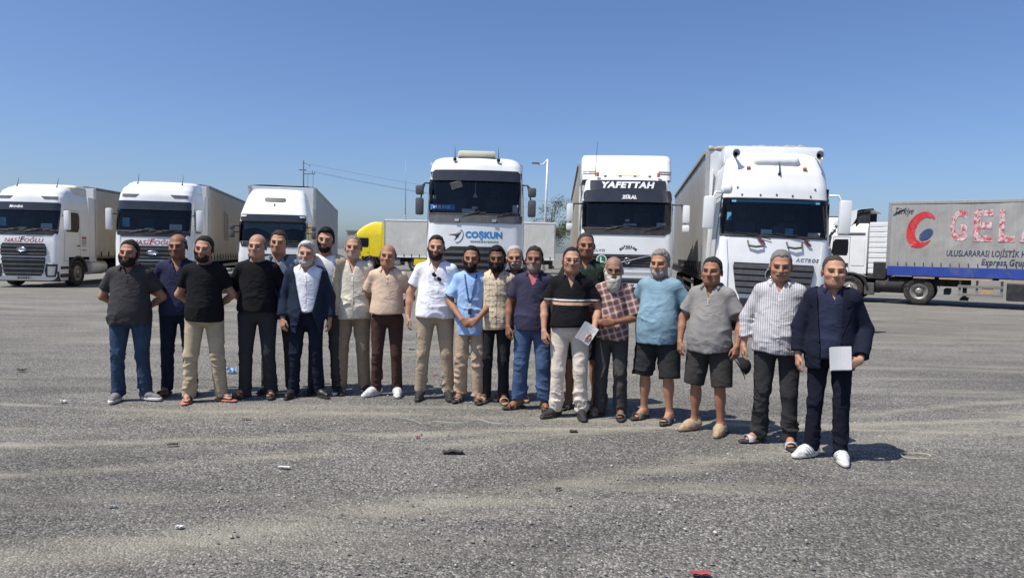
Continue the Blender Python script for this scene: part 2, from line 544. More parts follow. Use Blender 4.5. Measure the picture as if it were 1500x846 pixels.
SHOES = {}
def foot_frame(fx, fy, ang):
    return Matrix.Translation((fx, fy, 0)) @ Matrix.Rotation(ang, 4, 'Z')
def shoe_mesh(kind, mats):
    """a shoe for one foot in foot space: ankle above the origin, toes towards -y"""
    key = (kind, mats[0].name, mats[1].name)
    if key in SHOES: return SHOES[key]
    low = kind in ('dress',)
    def fn(p):
        pr = [cone((0, .040, .046), (0, -.06, .040), .040, .043, 0), cone((0, -.06, .040), (.004, -.172, .028), .045, .029, .03),
              cone((0, .03, .06), (0, .022, .105 if not low else .088), .045, .043, .03)]
        if kind == 'chunky': pr.append(cone((0, .02, .052), (0, -.09, .044), .048, .046, .03))
        d = evalp(pr, p)
        d = d - 0.003 * vnoise(p * 34, 3) * (1 if not low else .25)
        d = np.maximum(d, .018 - p[:, 2])
        d = np.maximum(d, -ell((0, .018, .118 if not low else .1), (.034, .034, .028), 0)[0](p))
        lace = np.abs(((p[:, 1] + .1) * 55) % 1 - .5)
        on = (np.abs(p[:, 0]) < .022) & (p[:, 1] < -.01) & (p[:, 1] > -.105) & (p[:, 2] > .06)
        return d - np.where(on & (not low), .003 * (lace < .25), 0)
    V, F = polygonise(fn, axis_grid([(-.07, .07, .006)]), axis_grid([(-.23, .1, .006)]), axis_grid([(0, .14, .006)]))
    up = np_mesh('shoe', V, F, mats[0])
    n = 26; prof = []
    mb = MB()
    for z, g in ((0.0, .985), (.004, 1.0), (.026 if kind != 'dress' else .016, 1.0), (.030 if kind != 'dress' else .018, .96)):
        for i in range(n):
            a = 2 * math.pi * i / n
            yy = -.068 + math.cos(a) * .148; w = .036 + .014 * math.cos(a + .2) if math.cos(a) > 0 else .036 - .0 * math.cos(a)
            w = .0475 if kind != 'dress' else .043
            sq = abs(math.sin(a)) ** 0.62 * (1 if math.sin(a) > 0 else -1)
            taper = 1.0 - .18 * max(0, -(yy + .068) / .148) ** 2 - .16 * max(0, (yy + .068) / .148)
            mb.v.append((sq * w * g * taper, (yy + .068) * g - .068, z))
    for r in range(3):
        for i in range(n): mb.f.append((r * n + i, r * n + (i + 1) % n, (r + 1) * n + (i + 1) % n, (r + 1) * n + i))
    mb.f.append(tuple(3 * n + i for i in range(n))); mb.f.append(tuple(reversed(range(n))))
    sole = mb.mesh('sole', mats[1], True)
    SHOES[key] = (up, sole)
    return SHOES[key]
def sandal_mesh(kind, mats):
    key = (kind, mats[0].name, mats[1].name)
    if key in SHOES: return SHOES[key]
    n = 26; mb = MB()
    th = .020 if kind != 'flipflop' else .014
    for z, g in ((0.0, .98), (.003, 1.0), (th - .003, 1.0), (th, .97)):
        for i in range(n):
            a = 2 * math.pi * i / n; cy = math.cos(a)
            w = .046 * (1.0 - .17 * max(0, cy) - .1 * max(0, -cy) ** 2)
            sq = abs(math.sin(a)) ** 0.6 * (1 if math.sin(a) > 0 else -1)
            mb.v.append((sq * w * g, cy * .145 * g - .062, z))
    for r in range(3):
        for i in range(n): mb.f.append((r * n + i, r * n + (i + 1) % n, (r + 1) * n + (i + 1) % n, (r + 1) * n + i))
    mb.f.append(tuple(3 * n + i for i in range(n))); mb.f.append(tuple(reversed(range(n))))
    sole = mb.mesh('sole', mats[1], True)
    straps = []
    def band(y, hw, top, wid, tilt=0.0):
        b = MB(); m = 12; rows = []
        for e in (0, 1):
            for q in (-1, 1):
                for i in range(m + 1):
                    a = math.pi * i / m
                    rr = e * .005
                    b.v.append((-math.cos(a) * (hw + rr), y + q * wid / 2 + tilt * math.cos(a), th * .5 + math.sin(a) ** .75 * (top - th * .5 + rr)))
        w = m + 1
        for i in range(m):
            b.f += [(2 * w + i, 2 * w + i + 1, 3 * w + i + 1, 3 * w + i), (i, w + i, w + i + 1, i + 1), (i, i + 1, 2 * w + i + 1, 2 * w + i), (w + i, 3 * w + i, 3 * w + i + 1, w + i + 1)]
        straps.append(b.mesh('strap', mats[0], True))
    if kind == 'flipflop':
        for s in (-1, 1):
            b = MB(); b.tube([(0, -.135, th), (s * .012, -.115, .048), (s * .034, -.06, .058), (s * .044, -.025, th * .8)], [.005, .008, .008, .006], 6)
            straps.append(b.mesh('strap', mats[0], True))
    elif kind.startswith('slide'):
        band(-.095, .046, .062, .075)
    else:
        band(-.125, .044, .052, .032, .012); band(-.075, .046, .068, .036, -.012)
        b = MB(); b.tube([(-.036, -.03, .03), (-.042, .03, .055), (0, .076, .062), (.042, .03, .055), (.036, -.03, .03)], .0075, 6)
        straps.append(b.mesh('strap', mats[0], True))
    SHOES[key] = (sole, straps)
    return SHOES[key]

PEOPLE = []
def person(i, px, feet_y, head_y, label, tone, hair, beard=None, yaw=0.0, head_yaw=0.0, head_tilt=0.0, head_nod=0.0,
           wide=1.0, belly=0.0, arms=('hang', 'hang'), shirt=None, pants=None, feet=None, stance=0.115, toe=(0.35, 0.35), step=(0, 0), 
           jacket=None, fat=0.0, jaw=1.0, head_w=1.0, nose=1.0, lean=(0, 0), depth=None, hair_col=(.02, .016, .014), grey=0.0, brow=None, over=None, height=None):
    loc = ground_at(px, feet_y)
    lo, hi = 1.2, 2.3
    for _ in range(40):
        m = (lo + hi) / 2
        if project((loc.x, loc.y, m))[1] > head_y: lo = m
        else: hi = m
    H = height or lo
    k = H / 1.75
    root = empty('person', loc, R(yaw), label, 'person', 'men standing in a row')
    PEOPLE.append((i, round(H, 2), round(loc.x, 2), round(loc.y, 2)))
    seed = i * 17 + 3
    # ---- skeleton
    sh_z, sh_x = 1.385 * k, 0.166 * k * (.35 + .65 * wide)
    neck = vec(0 + lean[0], 0.015 + lean[1], 1.452 * k)
    L = vec(lean[0], lean[1], 0)
    shl = {s: vec(s * sh_x, .01, sh_z) + L for s in (-1, 1)}
    sx2 = wide + belly * 0.9
    def arm_pose(s, a):
        """elbow, wrist, finger direction, palm normal, thumb direction, curl"""
        if isinstance(a, dict): return a['e'] * k + L, a['w'] * k + L, a['d'], a['n'], a['t'], a.get('c', .5)
        if a == 'hang': return vec(s * (.235 * sx2 + .0), .045, 1.135) * k + L, vec(s * (.245 * sx2 + .005), -.01, .885) * k + L, vec(s * .02, -.18, -1), vec(-s, .15, 0), vec(0, -1, -.2), .42
        if a == 'hang_fwd': return vec(s * (.24 * sx2), .03, 1.135) * k + L, vec(s * (.235 * sx2), -.075, .895) * k + L, vec(-s * .05, -.25, -1), vec(-s * .7, .6, 0), vec(-s * .6, -.8, -.1), .5
        if a == 'back': return vec(s * (.252 * sx2), .11, 1.13) * k + L, vec(s * .10, .235, .985) * k + L, vec(-s, .1, -.3), vec(0, 1, 0), vec(0, 0, -1), .6
        if a == 'clasp': return vec(s * .262 * sx2, -.01, 1.13) * k + L, vec(s * .085, -.235 - belly * .55, .955) * k + L, vec(-s * .8, -.25, -.62), vec(0, 1, -.2), vec(s * .3, -.5, .9), .75
        if a == 'fold': return vec(s * .27 * sx2, .0, 1.12) * k + L, vec(s * .045, -.235 - belly * .5, 1.06) * k + L, vec(-s, -.05, .02), vec(0, 1, 0), vec(0, -.2, 1), .55
    AP = {s: arm_pose(s, arms[0 if s < 0 else 1]) for s in (-1, 1)}
    fpos = {}
    for n_, s in enumerate((-1, 1)):
        fpos[s] = (s * (stance + .012) * k, .03 + step[n_], (R(1) * 0 + toe[n_] * s))
    hip = {s: vec(s * .090 * k * wide, .01, .90 * k) for s in (-1, 1)}
    knee = {s: vec(s * (.090 * wide + stance + .012) / 2 * k, -.018 + step[0 if s < 0 else 1] * .5, .485 * k) for s in (-1, 1)}
    ank = {s: vec(fpos[s][0], fpos[s][1], .085 * k) for s in (-1, 1)}
    # ---- head
    hs = 1.165 * (0.9 + 0.1 * k)
    Rh = Matrix.Rotation(R(head_yaw), 3, 'Z') @ Matrix.Rotation(R(head_nod), 3, 'X') @ Matrix.Rotation(R(head_tilt), 3, 'Y')
    Rn = np.array(Rh, np.float32)
    hc = np.array(Vector((lean[0] * 1.15, -.012 + lean[1] * 1.2, H - .119 * hs)), np.float32)
    to_h = lambda p: ((p - hc) @ Rn) / hs
    from_h = lambda q: (q * hs) @ Rn.T + hc
    HP = head_prims(head_w, jaw, fat, nose)
    fh = lambda p: evalp(HP, to_h(p), .05) * hs
    b, bel = wide, belly
    # ---- skin
    sk = []
    for s in (-1, 1):
        sk += [cone(hip[s], knee[s], .078 * k * b, .052 * k, .03), cone(knee[s], ank[s], .050 * k, .034 * k, .03),
               ell((knee[s] * .68 + ank[s] * .32) + vec(0, .02, 0), (.05 * k, .055 * k, .11 * k), .04)]
        fd = vec(math.sin(fpos[s][2]), -math.cos(fpos[s][2]), 0); lat = vec(fd[1], -fd[0], 0) * s
        a = vec(fpos[s][0], fpos[s][1], 0)
        bare = feet['kind'] in ('sandal', 'slide', 'flipflop')
        up = .022 if bare else .012
        sk += [cone(ank[s], a - fd * .03 + vec(0, 0, .034 + up), .036, .032, .02), cone(a - fd * .02 + vec(0, 0, .035 + up), a + fd * .10 + vec(0, 0, .018 + up), .032, .024, .03),
               cone(ank[s], a + fd * .07 + vec(0, 0, .035 + up), .034, .024, .03)]
        if bare:
            for q in range(5):
                o = (q - 2) * .0155
                st_ = a + fd * (.105 - abs(q - 1.4) * .006) + lat * -o + vec(0, 0, .014 + up)
                sk += [cone(a + fd * .05 + lat * -o * .8 + vec(0, 0, .02 + up), st_, .014, .0115, .012), cone(st_, st_ + fd * (.045 - q * .005) - vec(0, 0, .004), .0112 - q * .0008, .0098 - q * .0008, .004)]
    sk += [ell((0, .01, .93 * k), (.135 * k * b + .15 * bel, .1 * k + .15 * bel, .12 * k), .04), ell(vec(0, -.01 - bel * .42, 1.07 * k) + L * .5, (.125 * k * b + .3 * bel, .085 * k + .5 * bel, .15 * k), .05),
           ell(vec(0, .005, 1.29 * k) + L, (.145 * k * b, .098 * k, .17 * k), .05), cone(shl[-1] * vec(.72, 1, 1), shl[1] * vec(.72, 1, 1), .043 * k, .043 * k, .03)]
    for s in (-1, 1):
        e, w, d, n_, t_, c = AP[s]
        sk += [cone(shl[s] + vec(-s * .022, 0, -.02), e, .040 * k * (.6 + .4 * b), .039 * k * (.6 + .4 * b), .02), cone(e, (e * .6 + w * .4), .040 * k * (.6 + .4 * b), .038 * k * (.6 + .4 * b), .02), cone(e * .6 + w * .4, w, .037 * k * (.6 + .4 * b), .0255 * k, .02)]
        sk += hand_prims(w, d, n_, t_, c, k)
    nr = (.054 + .008 * fat) * hs * (.5 + .5 * b)
    sk += [cone(from_h(vec(0, .02, -.06)), neck + vec(0, .01, -.02 * k), nr, nr * 1.12, .03), cone(neck + vec(-.03 * k, .012, -.015 * k), shl[-1] + vec(.05, 0, .0), .042 * k, .028 * k, .04), cone(neck + vec(.03 * k, .012, -.015 * k), shl[1] + vec(-.05, 0, .0), .042 * k, .028 * k, .04)]
    def skin_fn(p):
        d = evalp(sk, p)
        m = p[:, 2] > H - .33
        if m.any(): d[m] = smin(d[m], fh(p[m]), .022)
        return d
    xm = max(max(abs(AP[s][j][0]) for s in (-1, 1) for j in (0, 1)) + .12, sh_x + .12)
    ym = max(.2, max(AP[s][1][1] for s in (-1, 1)) + .12); yn = min(-.26, min(AP[s][1][1] for s in (-1, 1)) - .14, -.24 + min(step))
    hz = [AP[s][1][2] for s in (-1, 1)]
    z0, z1 = min(hz) - .22, max(hz) + .06
    Xg = axis_grid([(-xm, xm, .0078)]); Yg = axis_grid([(yn, ym, .0078)])
    Zg = axis_grid([(-.012, .11, .007), (.11, z0, .018), (z0, z1, .0072), (z1, H - .28, .015), (H - .28, H + .03, .0055)])
    V, F = polygonise(skin_fn, Xg, Yg, Zg)
    # skin colour by place on the head
    q = to_h(V); x, y, z = q[:, 0], q[:, 1], q[:, 2]
    col = np.tile(np.array(tone, np.float32), (len(V), 1))
    red = vec(1.10, .88, .84)
    hd = V[:, 2] > H - .29
    mixc = lambda m, c: col.__setitem__(slice(None), col + (np.asarray(c, np.float32)[None] - col) * m[:, None])
    g = lambda v, s_: np.exp(-(v / s_) ** 2)
    for s in (-1, 1):
        mixc(hd * .5 * g(x - s * .043, .02) * g(z + .028, .02) * (y < -.04), np.array(tone) * red)
        mixc(hd * .6 * (np.abs(x) > .074) * g(z + .008, .03) * g(y - .014, .03), np.array(tone) * red)
    mixc(hd * .6 * g(x, .016) * g(z + .03, .014) * (y < -.09), np.array(tone) * red * .98)
    bc = np.array(brow if brow is not None else hair_col)
    ar = .0165 + .004 * np.sin(np.clip((np.abs(x) - .012) / .042, 0, 1) * 2.4) 
    mixc(hd * .97 * (np.abs(x) > .010) * (np.abs(x) < .053) * np.clip(1.6 - np.abs(z - ar) / .0054, 0, 1) * (y < -.055), bc)
    for s in (-1, 1):
        ex = (x - s * .031)
        inside = np.clip(1.5 - np.sqrt((ex / .0165) ** 2 + ((z + .003) / .0072) ** 2), 0, 1) * hd * (y < -.05)
        mixc(inside * .95, (.035, .022, .018))
        mixc(np.clip(1.5 - np.sqrt(((np.abs(ex) - .009) / .005) ** 2 + ((z + .003) / .004) ** 2), 0, 1) * hd * (y < -.05) * .25, (.4, .36, .33))
    mixc(hd * .8 * (np.abs(x) < .026) * g(z + .062, .009) * (y < -.068), (tone[0] * .85, tone[1] * .55, tone[2] * .52))
    stub = (beard or {}).get('stubble', 0.0)
    if beard and 0 < beard.get('t', 0) < .0065: stub = max(stub, .8)
    if stub:
        reg = np.clip((-.038 + np.minimum(np.abs(x), .06) * .45 - z) / .012, 0, 1) * (y < .02) * np.clip((z + .16) / .03, 0, 1)
        mixc(hd * stub * reg, np.array((beard or {}).get('col', hair_col)) * .6 + np.array(tone) * .4)
    if hair and hair != 'bald':
        hl = hairline(x, y, hair)
        if hair == 'horseshoe': hm = (z > hl) * (z < .046 + .02 * (y > .05))
        else: hm = (z > hl + .004)
        mixc(hd * hm * .8, hair_col)
        if hair == 'horseshoe': mixc(hd * (z > .05) * .22, np.array(hair_col))
    me = np_mesh('body', V, F, skin_material(i, tone, hair_col))
    ca = me.color_attributes.new('Col', 'FLOAT_COLOR', 'POINT')
    ca.data.foreach_set('color', np.concatenate([np.clip(col, 0, 1), np.ones((len(V), 1), np.float32)], 1).astype(np.float32).ravel())
    link('body', me, root)
    # ---- hair and beard
    hg = lambda st=.006: (axis_grid([(-.105, .105, st)]), axis_grid([(-.14, .13, st)]), axis_grid([(-.215, .15, st)]))
    if hair and hair != 'bald':
        th = {'short': .010, 'full': .017, 'receding': .008, 'buzz': .004, 'horseshoe': .005, 'widow': .011, 'curly': .015, 'quiff': .012}[hair]
        def hf(p):
            d = evalp(HP[:5], p, .06)
            n = vnoise(p * 38 + seed, seed) * .0034 + vnoise(p * vec(120, 60, 90) + seed, seed + 1) * .0026
            if hair == 'curly': n = n + vnoise(p * 60, seed) * .0055
            hl0 = hairline(p[:, 0], p[:, 1], hair)
            t = th * np.clip((p[:, 2] + .035) / .07, .30, 1) * np.clip((p[:, 2] - hl0) / .022 + .12, .12, 1) * np.clip(1.15 - .75 * (np.abs(p[:, 0]) / .078) ** 2, .35, 1)
            if hair in ('full', 'quiff'): t = t + .012 * np.clip(-p[:, 1] / .09, 0, 1) * (p[:, 2] > .06)
            d = d - t - n
            hl = hairline(p[:, 0], p[:, 1], hair) + .004 * vnoise(p * 70, seed + 2)
            d = np.maximum(d, hl - p[:, 2])
            d = np.maximum(d, -(d + .0) if False else -(evalp(HP[:5], p, .06) + .012))
            if hair == 'horseshoe': d = np.maximum(d, p[:, 2] - (.044 + .03 * np.clip(p[:, 1] / .1, 0, 1)))
            return d
        Vh, Fh = polygonise(hf, *hg(.0064))
        link('hair', np_mesh('hair', from_h(Vh.astype(np.float32)), Fh, hair_material('hair_%d' % i, hair_col, grey)), root)
    if beard and beard.get('t', 0) >= .0065:
        bt, bcol = beard['t'] * (.55 if not beard.get('long') else .8), beard.get('col', hair_col)
        bp = list(HP[:5])
        if beard.get('long'): bp += [ell((0, -.066, -.118), (.05, .036, .045 + beard['long']), .03)]
        chk = beard.get('cheek', -.034); only = beard.get('only')
        def bf(p):
            x, y, z = p[:, 0], p[:, 1], p[:, 2]
            d0 = evalp(bp, p, .06)
            top = np.where(np.abs(x) < .028, -.043, chk + np.clip((np.abs(x) - .04) / .03, 0, 1) * .045)
            d = d0 - bt * np.clip((top - z) / .045, .12, 1) - vnoise(p * 60, seed) * .003 - vnoise(p * 110, seed + 4) * .0018
            d = np.maximum(d, z - top)
            d = np.maximum(d, y - .012 - .0 * z)
            m = np.sqrt((x / .021) ** 2 + ((z + .0635) / .0075) ** 2) - 1
            d = np.maximum(d, -m * .0075 - (y > -.05) * 1.0)
            if only == 'moustache':
                xa = np.stack([np.abs(x), y, z], -1)
                return evalp([cone((.004, -.1, -.047), (.020, -.094, -.051), .0085, .0085, .004), cone((.020, -.094, -.051), (.036, -.076, -.064), .0085, .005, .004)], xa) - vnoise(p * 110, seed) * .0015
            if only == 'goatee': d = np.maximum(d, np.abs(x) - .036); 
            if only == 'goatee': d = np.maximum(d, y + .03)
            return np.maximum(d, -(d0 + .012))
        Vb, Fb = polygonise(bf, *hg(.005))
        if len(Fb): link('moustache' if only == 'moustache' else 'beard', np_mesh('beard', from_h(Vb.astype(np.float32)), Fb, hair_material('beard_%d' % i, bcol, grey)), root)
    # ---- clothing
    def folds(p, amp, sc=(9, 9, 16), sd=0):
        w_ = p + .05 * np.stack([vnoise(p * 5, seed + sd), vnoise(p * 5, seed + sd + 1), vnoise(p * 5 + 9, seed + sd + 2)], -1)
        n1 = vnoise(w_ * vec(*sc), seed + sd + 3)
        n2 = vnoise(w_ * vec(*sc) * 2.3, seed + sd + 4)
        r1 = (1 - np.abs(n1)) ** 4; r2 = (1 - np.abs(n2)) ** 4
        m_ = np.clip(vnoise(p * 4.5 + 3, seed + sd + 5) * 1.4 + .45, .08, 1)
        return -amp * (r1 * 1.25 + r2 * .55 - .5) * m_
    def torso_prims(off, hem):
        o = off
        return [ell(vec(0, .0 - bel * .40, 1.06 * k) + L * .5, (.150 * k * b + .36 * bel + o, .106 * k + .62 * bel + o, .23 * k), 0),
                ell(vec(0, .004, 1.285 * k) + L, (.168 * k * b + o, .118 * k + .12 * bel + o, .22 * k + o), .09),
                ell(vec(0, .008 - bel * .22, .90 * k) + L * .2, (.160 * k * b + .22 * bel + o, .118 * k + .36 * bel + o, .22 * k), .08),
                cone(shl[-1] * vec(.80, 1, 1), shl[1] * vec(.80, 1, 1), .062 * k + o, .062 * k + o, .05),
                cone(neck + vec(-.02 * k, .012, -.035 * k), shl[-1] + vec(.03, 0, .002), .060 * k + o, .052 * k + o, .06), cone(neck + vec(.02 * k, .012, -.035 * k), shl[1] + vec(-.03, 0, .002), .060 * k + o, .052 * k + o, .06),
                drop(vec(0, .004 - bel * .30, 0) + L * .35, .154 * k * b + .24 * bel + o + .008, .116 * k + .46 * bel + o + .006, hem - .05, 1.24 * k, .07)]
    def sleeve_prims(off, length, loose):
        out = []
        for s in (-1, 1):
            e, w = AP[s][0], AP[s][1]; a = shl[s] + vec(-s * .012, 0, 0)
            ar_ = .6 + .4 * b
            if length <= 1.0:
                out.append(clipcone(a, a + (e - a) * length, (.057 * ar_) * k + off, (.054 * ar_ + loose) * k + off, .05))
            else:
                f_ = length - 1.0
                out += [cone(a, e, .057 * ar_ * k + off, (.049 * ar_ + loose * .6) * k + off, .05), clipcone(e, e + (w - e) * f_, (.050 * ar_ + loose * .6) * k + off, (.038 + loose * .7) * k + off, .02)]
        return out
    def torso_grid(xm_, z0_, st=.0105):
        return axis_grid([(-xm_, xm_, st)]), axis_grid([(min(-.24 - bel * 1.05 - abs(L[1]), yn), max(.24, ym), st)]), axis_grid([(z0_, 1.56 * k, st + .001)])
    def garment(name, g_, parent=root):
        off, hem, slv = g_.get('off', 0), g_['hem'] * k, g_.get('sleeve', .6)
        tp = torso_prims(off, hem); sp = sleeve_prims(off, slv, g_.get('loose', .012)) if slv > 0 else []
        vneck = g_.get('v', 0.0); nr_ = g_.get('neck', 1.0)
        nb = neck + vec(0, -.006, .035 * k)
        amp = g_.get('fold', .008)
        def fn(p):
            d = evalp(tp, p, .08)
            d = np.maximum(d, hem + .008 * np.sin(p[:, 0] * 9 + seed) - p[:, 2])
            if sp: d = smin(d, evalp(sp, p, .08), .03)
            low = np.clip((1.36 * k - p[:, 2]) / .25, .3, 1) * 1.35
            d = d + folds(p, amp, (6, 6, 11) if slv <= 1 else (7, 7, 13)) * low
            d = np.maximum(d, -ell(nb, (nr * 1.22 * nr_, nr * 1.3 * nr_, .062 * k), 0)[0](p))
            if vneck:
                t = np.clip((neck[2] + .03 - p[:, 2]) / vneck, 0, 1.5)
                wv = g_.get('vw', .05) * (1 - t)
                d = np.maximum(d, -np.maximum(np.maximum(np.abs(p[:, 0] - lean[0]) - wv, p[:, 1] - neck[1] + .02), -1.0 + (t > 1) * 2.0))
            if g_.get('open'):
                zo = g_['open'] * k; t = np.clip((1.45 * k - p[:, 2]) / (1.45 * k - zo), 0, 1); low_ = np.clip((zo - p[:, 2]) / .2, 0, 1)
                wl_, wr_ = g_['open_w']
                xl = lean[0] + wl_ * (1 - t) ** .8 + g_.get('gap', (0, 0))[0] - low_ * g_.get('flare', .05); xr = lean[0] + wr_ * (1 - t) ** .8 + g_.get('gap', (0, 0))[1] + low_ * g_.get('flare', .05)
                d = np.maximum(d, -np.maximum(np.maximum(xl - p[:, 0], p[:, 0] - xr), p[:, 1] - .0))
            return d
        V_, F_ = polygonise(fn, *torso_grid(xm, hem - .03))
        o = link(name, np_mesh(name, V_, F_, g_['mat']), parent)
        return o, fn
    if shirt:
        so, sfn = garment(shirt.get('name', 'shirt'), shirt)
        col_m = shirt.get('collar')
        if col_m:
            mb = MB(); n = 22; gap = shirt.get('collar_gap', 38)
            for layer in (0, .005):
                for r_ in range(4):
                    for j in range(n + 1):
                        a = R(-180 + gap + (360 - 2 * gap) * j / n)     # 0 = back of the neck
                        fr = (1 - math.cos(a)) / 2
                        rad = [1.20, 1.36, 1.52, 1.66][r_] * nr + layer
                        zz = 1.497 * k - .032 * k * fr - [0.012, -.004, .010, .034 + .014 * fr ** 4][r_] * k + layer * .6
                        mb.v.append((neck[0] + math.sin(a) * rad, neck[1] + .006 + math.cos(a) * rad * 1.04 - .012 * fr, zz))
            w_ = n + 1
            for r_ in range(3):
                for j in range(n):
                    q_ = r_ * w_ + j
                    mb.f.append((q_, q_ + w_, q_ + w_ + 1, q_ + 1)); q_ += 4 * w_
                    mb.f.append((q_, q_ + 1, q_ + w_ + 1, q_ + w_))
            for j in range(n):
                q_ = 3 * w_ + j; mb.f.append((q_, q_ + 4 * w_, q_ + 4 * w_ + 1, q_ + 1))
            for r_ in range(3):
                for j in (0, n):
                    q_ = r_ * w_ + j; mb.f.append((q_, q_ + w_, q_ + 5 * w_, q_ + 4 * w_))
            link('collar', mb.mesh('collar', col_m, True), root)
        if shirt.get('placket'):
            zt, zb = 1.43 * k, shirt['placket'] * k
            pts = []
            zs = np.linspace(zt, zb, 14); 
            for z_ in zs:
                ys = np.linspace(-.42, 0, 160); pp = np.stack([np.full(160, lean[0]), ys, np.full(160, z_)], -1).astype(np.float32)
                dd = sfn(pp); hit = np.nonzero(dd < 0)[0]
                if len(hit): pts.append((lean[0], ys[hit[0]], z_))
            mb = MB()
            for (x_, y_, z_) in pts:
                for dx in (-.014, .014): mb.v.append((x_ + dx, y_ - .004, z_))
            for j in range(len(pts) - 1): mb.f.append((2 * j, 2 * j + 1, 2 * j + 3, 2 * j + 2))
            link('placket', mb.mesh('placket', shirt.get('placket_mat', shirt['mat']), True), so)
            bm_ = MB(); bm_.lathe([(0.0, -.003), (.006, -.003), (.006, 0)], 8, 'y')
            bme = bm_.mesh('button', shirt.get('button', MATS['button_white']), True)
            step_ = 2 if shirt['placket'] > 1.15 else 3
            for (x_, y_, z_) in pts[1::step_]:
                link('button', bme, so, loc=(x_, y_ - .005, z_))
        if shirt.get('under'):       # undershirt in the open neck
            mb = MB(); 
            mb.v = [(neck[0] - .055 * k, neck[1] - .085 * k, 1.455 * k), (neck[0] + .055 * k, neck[1] - .085 * k, 1.455 * k), (neck[0] + .02 * k, neck[1] - .125 * k, 1.36 * k), (neck[0] - .005, neck[1] - .128 * k, 1.34 * k)]
            mb.f = [(0, 3, 2, 1)]
            link('undershirt', mb.mesh('undershirt', shirt['under']), root)
    if jacket:
        jo, jfn = garment('jacket', jacket)
        zo = jacket['open'] * k
        for sd_ in (0, 1):
            sg_ = -1 if sd_ == 0 else 1
            rows = []
            for z_ in np.linspace(1.43 * k, max(zo, 1.0 * k) + .02, 14):
                t_ = np.clip((1.45 * k - z_) / (1.45 * k - zo), 0, 1)
                xe = lean[0] + jacket['open_w'][sd_] * (1 - t_) ** .8 + jacket.get('gap', (0, 0))[sd_]
                u_ = (1.43 * k - z_) / (1.43 * k - max(zo, 1.0 * k) - .02)
                wd = .018 + .055 * max(0, math.sin(math.pi * min(1, u_ * 1.05 + .12))) ** 1.2
                if .30 < u_ < .36: wd *= .45
                row = []
                for x_ in (xe + sg_ * .004, xe + sg_ * wd * .55, xe + sg_ * wd):
                    ys = np.linspace(-.42, .02, 150); dd = jfn(np.stack([np.full(150, x_), ys, np.full(150, z_)], -1).astype(np.float32)); hit = np.nonzero(dd < 0)[0]
                    row.append((x_, (float(ys[hit[0]]) if len(hit) else -.1) - .007, float(z_)))
                rows.append(row)
            mb = MB()
            for r_ in rows: mb.v += r_
            for r_ in range(len(rows) - 1):
                for c_ in range(2): q_ = r_ * 3 + c_; mb.f.append((q_, q_ + 1, q_ + 4, q_ + 3))
            link('lapel', mb.mesh('lapel', jacket['mat'], True), jo)
        if over: garment('overshirt', over)
    elif over: garment('overshirt', over)
    # trousers
    pg = pants; loose = pg.get('loose', .0); short = pg.get('short')
    pp = [ell((0, .012 - bel * .12, .94 * k), (.148 * k * b + .18 * bel, .116 * k + .26 * bel, .145 * k), 0)]
    for s in (-1, 1):
        if short:
            kn = hip[s] + (knee[s] - hip[s]) * ((.90 - short) / (.90 - .485))
            pp.append(clipcone(hip[s] + vec(0, 0, -.02), kn + vec(s * .022, 0, 0), .094 * k * b + loose * .6, .080 * k + loose * .7, .015))
        else:
            c_ = ank[s] * vec(1, 1, 0) + vec(0, .012, pg.get('cuff', .045) * k)
            pp += [cone(hip[s] + vec(0, 0, -.02), knee[s], .091 * k * b + loose * .35, .061 * k + loose * .6, .02), clipcone(knee[s], c_, .061 * k + loose * .6, pg.get('hem', .060) * k + loose * .5, .02)]
    wz = pg.get('waist', 1.0) * k
    def pfn(p):
        d = evalp(pp, p, .08)
        leg = np.clip((.84 * k - p[:, 2]) / .3, 0.35, 1) * (1.15 + 1.1 * np.exp(-((p[:, 2] - .13 * k) / .10) ** 2) + .15 * np.exp(-((p[:, 2] - .50 * k) / .09) ** 2))
        d = d + folds(p, pg.get('fold', .007), (8, 8, 15), 40) * leg
        return np.maximum(d, p[:, 2] - wz)
    px_ = .2 * k * b + .12 + loose
    V_, F_ = polygonise(pfn, axis_grid([(-px_, px_, .0105)]), axis_grid([(-.24 - bel * .3 + min(step), .24 + max(max(step), 0), .0105)]), axis_grid([(.0, 1.12 * k, .011)]))
    po = link(pg.get('name', 'trousers'), np_mesh('trousers', V_, F_, pg['mat']), root)
    if pg.get('belt'):
        bz = wz - .022
        bfn = lambda p: np.maximum(np.maximum(pfn(p * vec(1, 1, 1)) - .007, np.abs(p[:, 2] - bz) - .019), -1)
        def bfn(p):
            q_ = p.copy(); q_[:, 2] = bz - .01
            return np.maximum(evalp(pp, q_, .08) - .009, np.abs(p[:, 2] - bz) - .019)
        V_, F_ = polygonise(bfn, axis_grid([(-px_, px_, .010)]), axis_grid([(-.26 - bel * .4, .24, .010)]), axis_grid([(bz - .04, bz + .04, .008)]))
        bo = link('belt', np_mesh('belt', V_, F_, pg['belt']), root)
        ys = np.linspace(-.4, 0, 200); dd = bfn(np.stack([np.zeros(200), ys, np.full(200, bz)], -1).astype(np.float32)); hit = np.nonzero(dd < 0)[0]
        if len(hit):
            mb = MB(); y_ = float(ys[hit[0]]) - .003
            mb.tube([(-.024, y_, bz - .017), (.024, y_, bz - .017), (.024, y_, bz + .017), (-.024, y_, bz + .017)], .0035, 6, closed=True)
            mb.build('buckle', MATS['chrome'], bo)
    # footwear
    fk = feet['kind']
    for n_, s in enumerate((-1, 1)):
        M = foot_frame(fpos[s][0], fpos[s][1], fpos[s][2])
        key = feet['kind']
        if fk in ('sandal', 'slide', 'flipflop'):
            sole, straps = sandal_mesh(key, feet['mats'])
            o = link('sandal', sole, root); o.matrix_local = M
            for st_ in straps: link('strap', st_, o)
        else:
            up_, sole = shoe_mesh(key, feet['mats'])
            o = link('shoe', up_, root); o.matrix_local = M
            link('sole', sole, o)
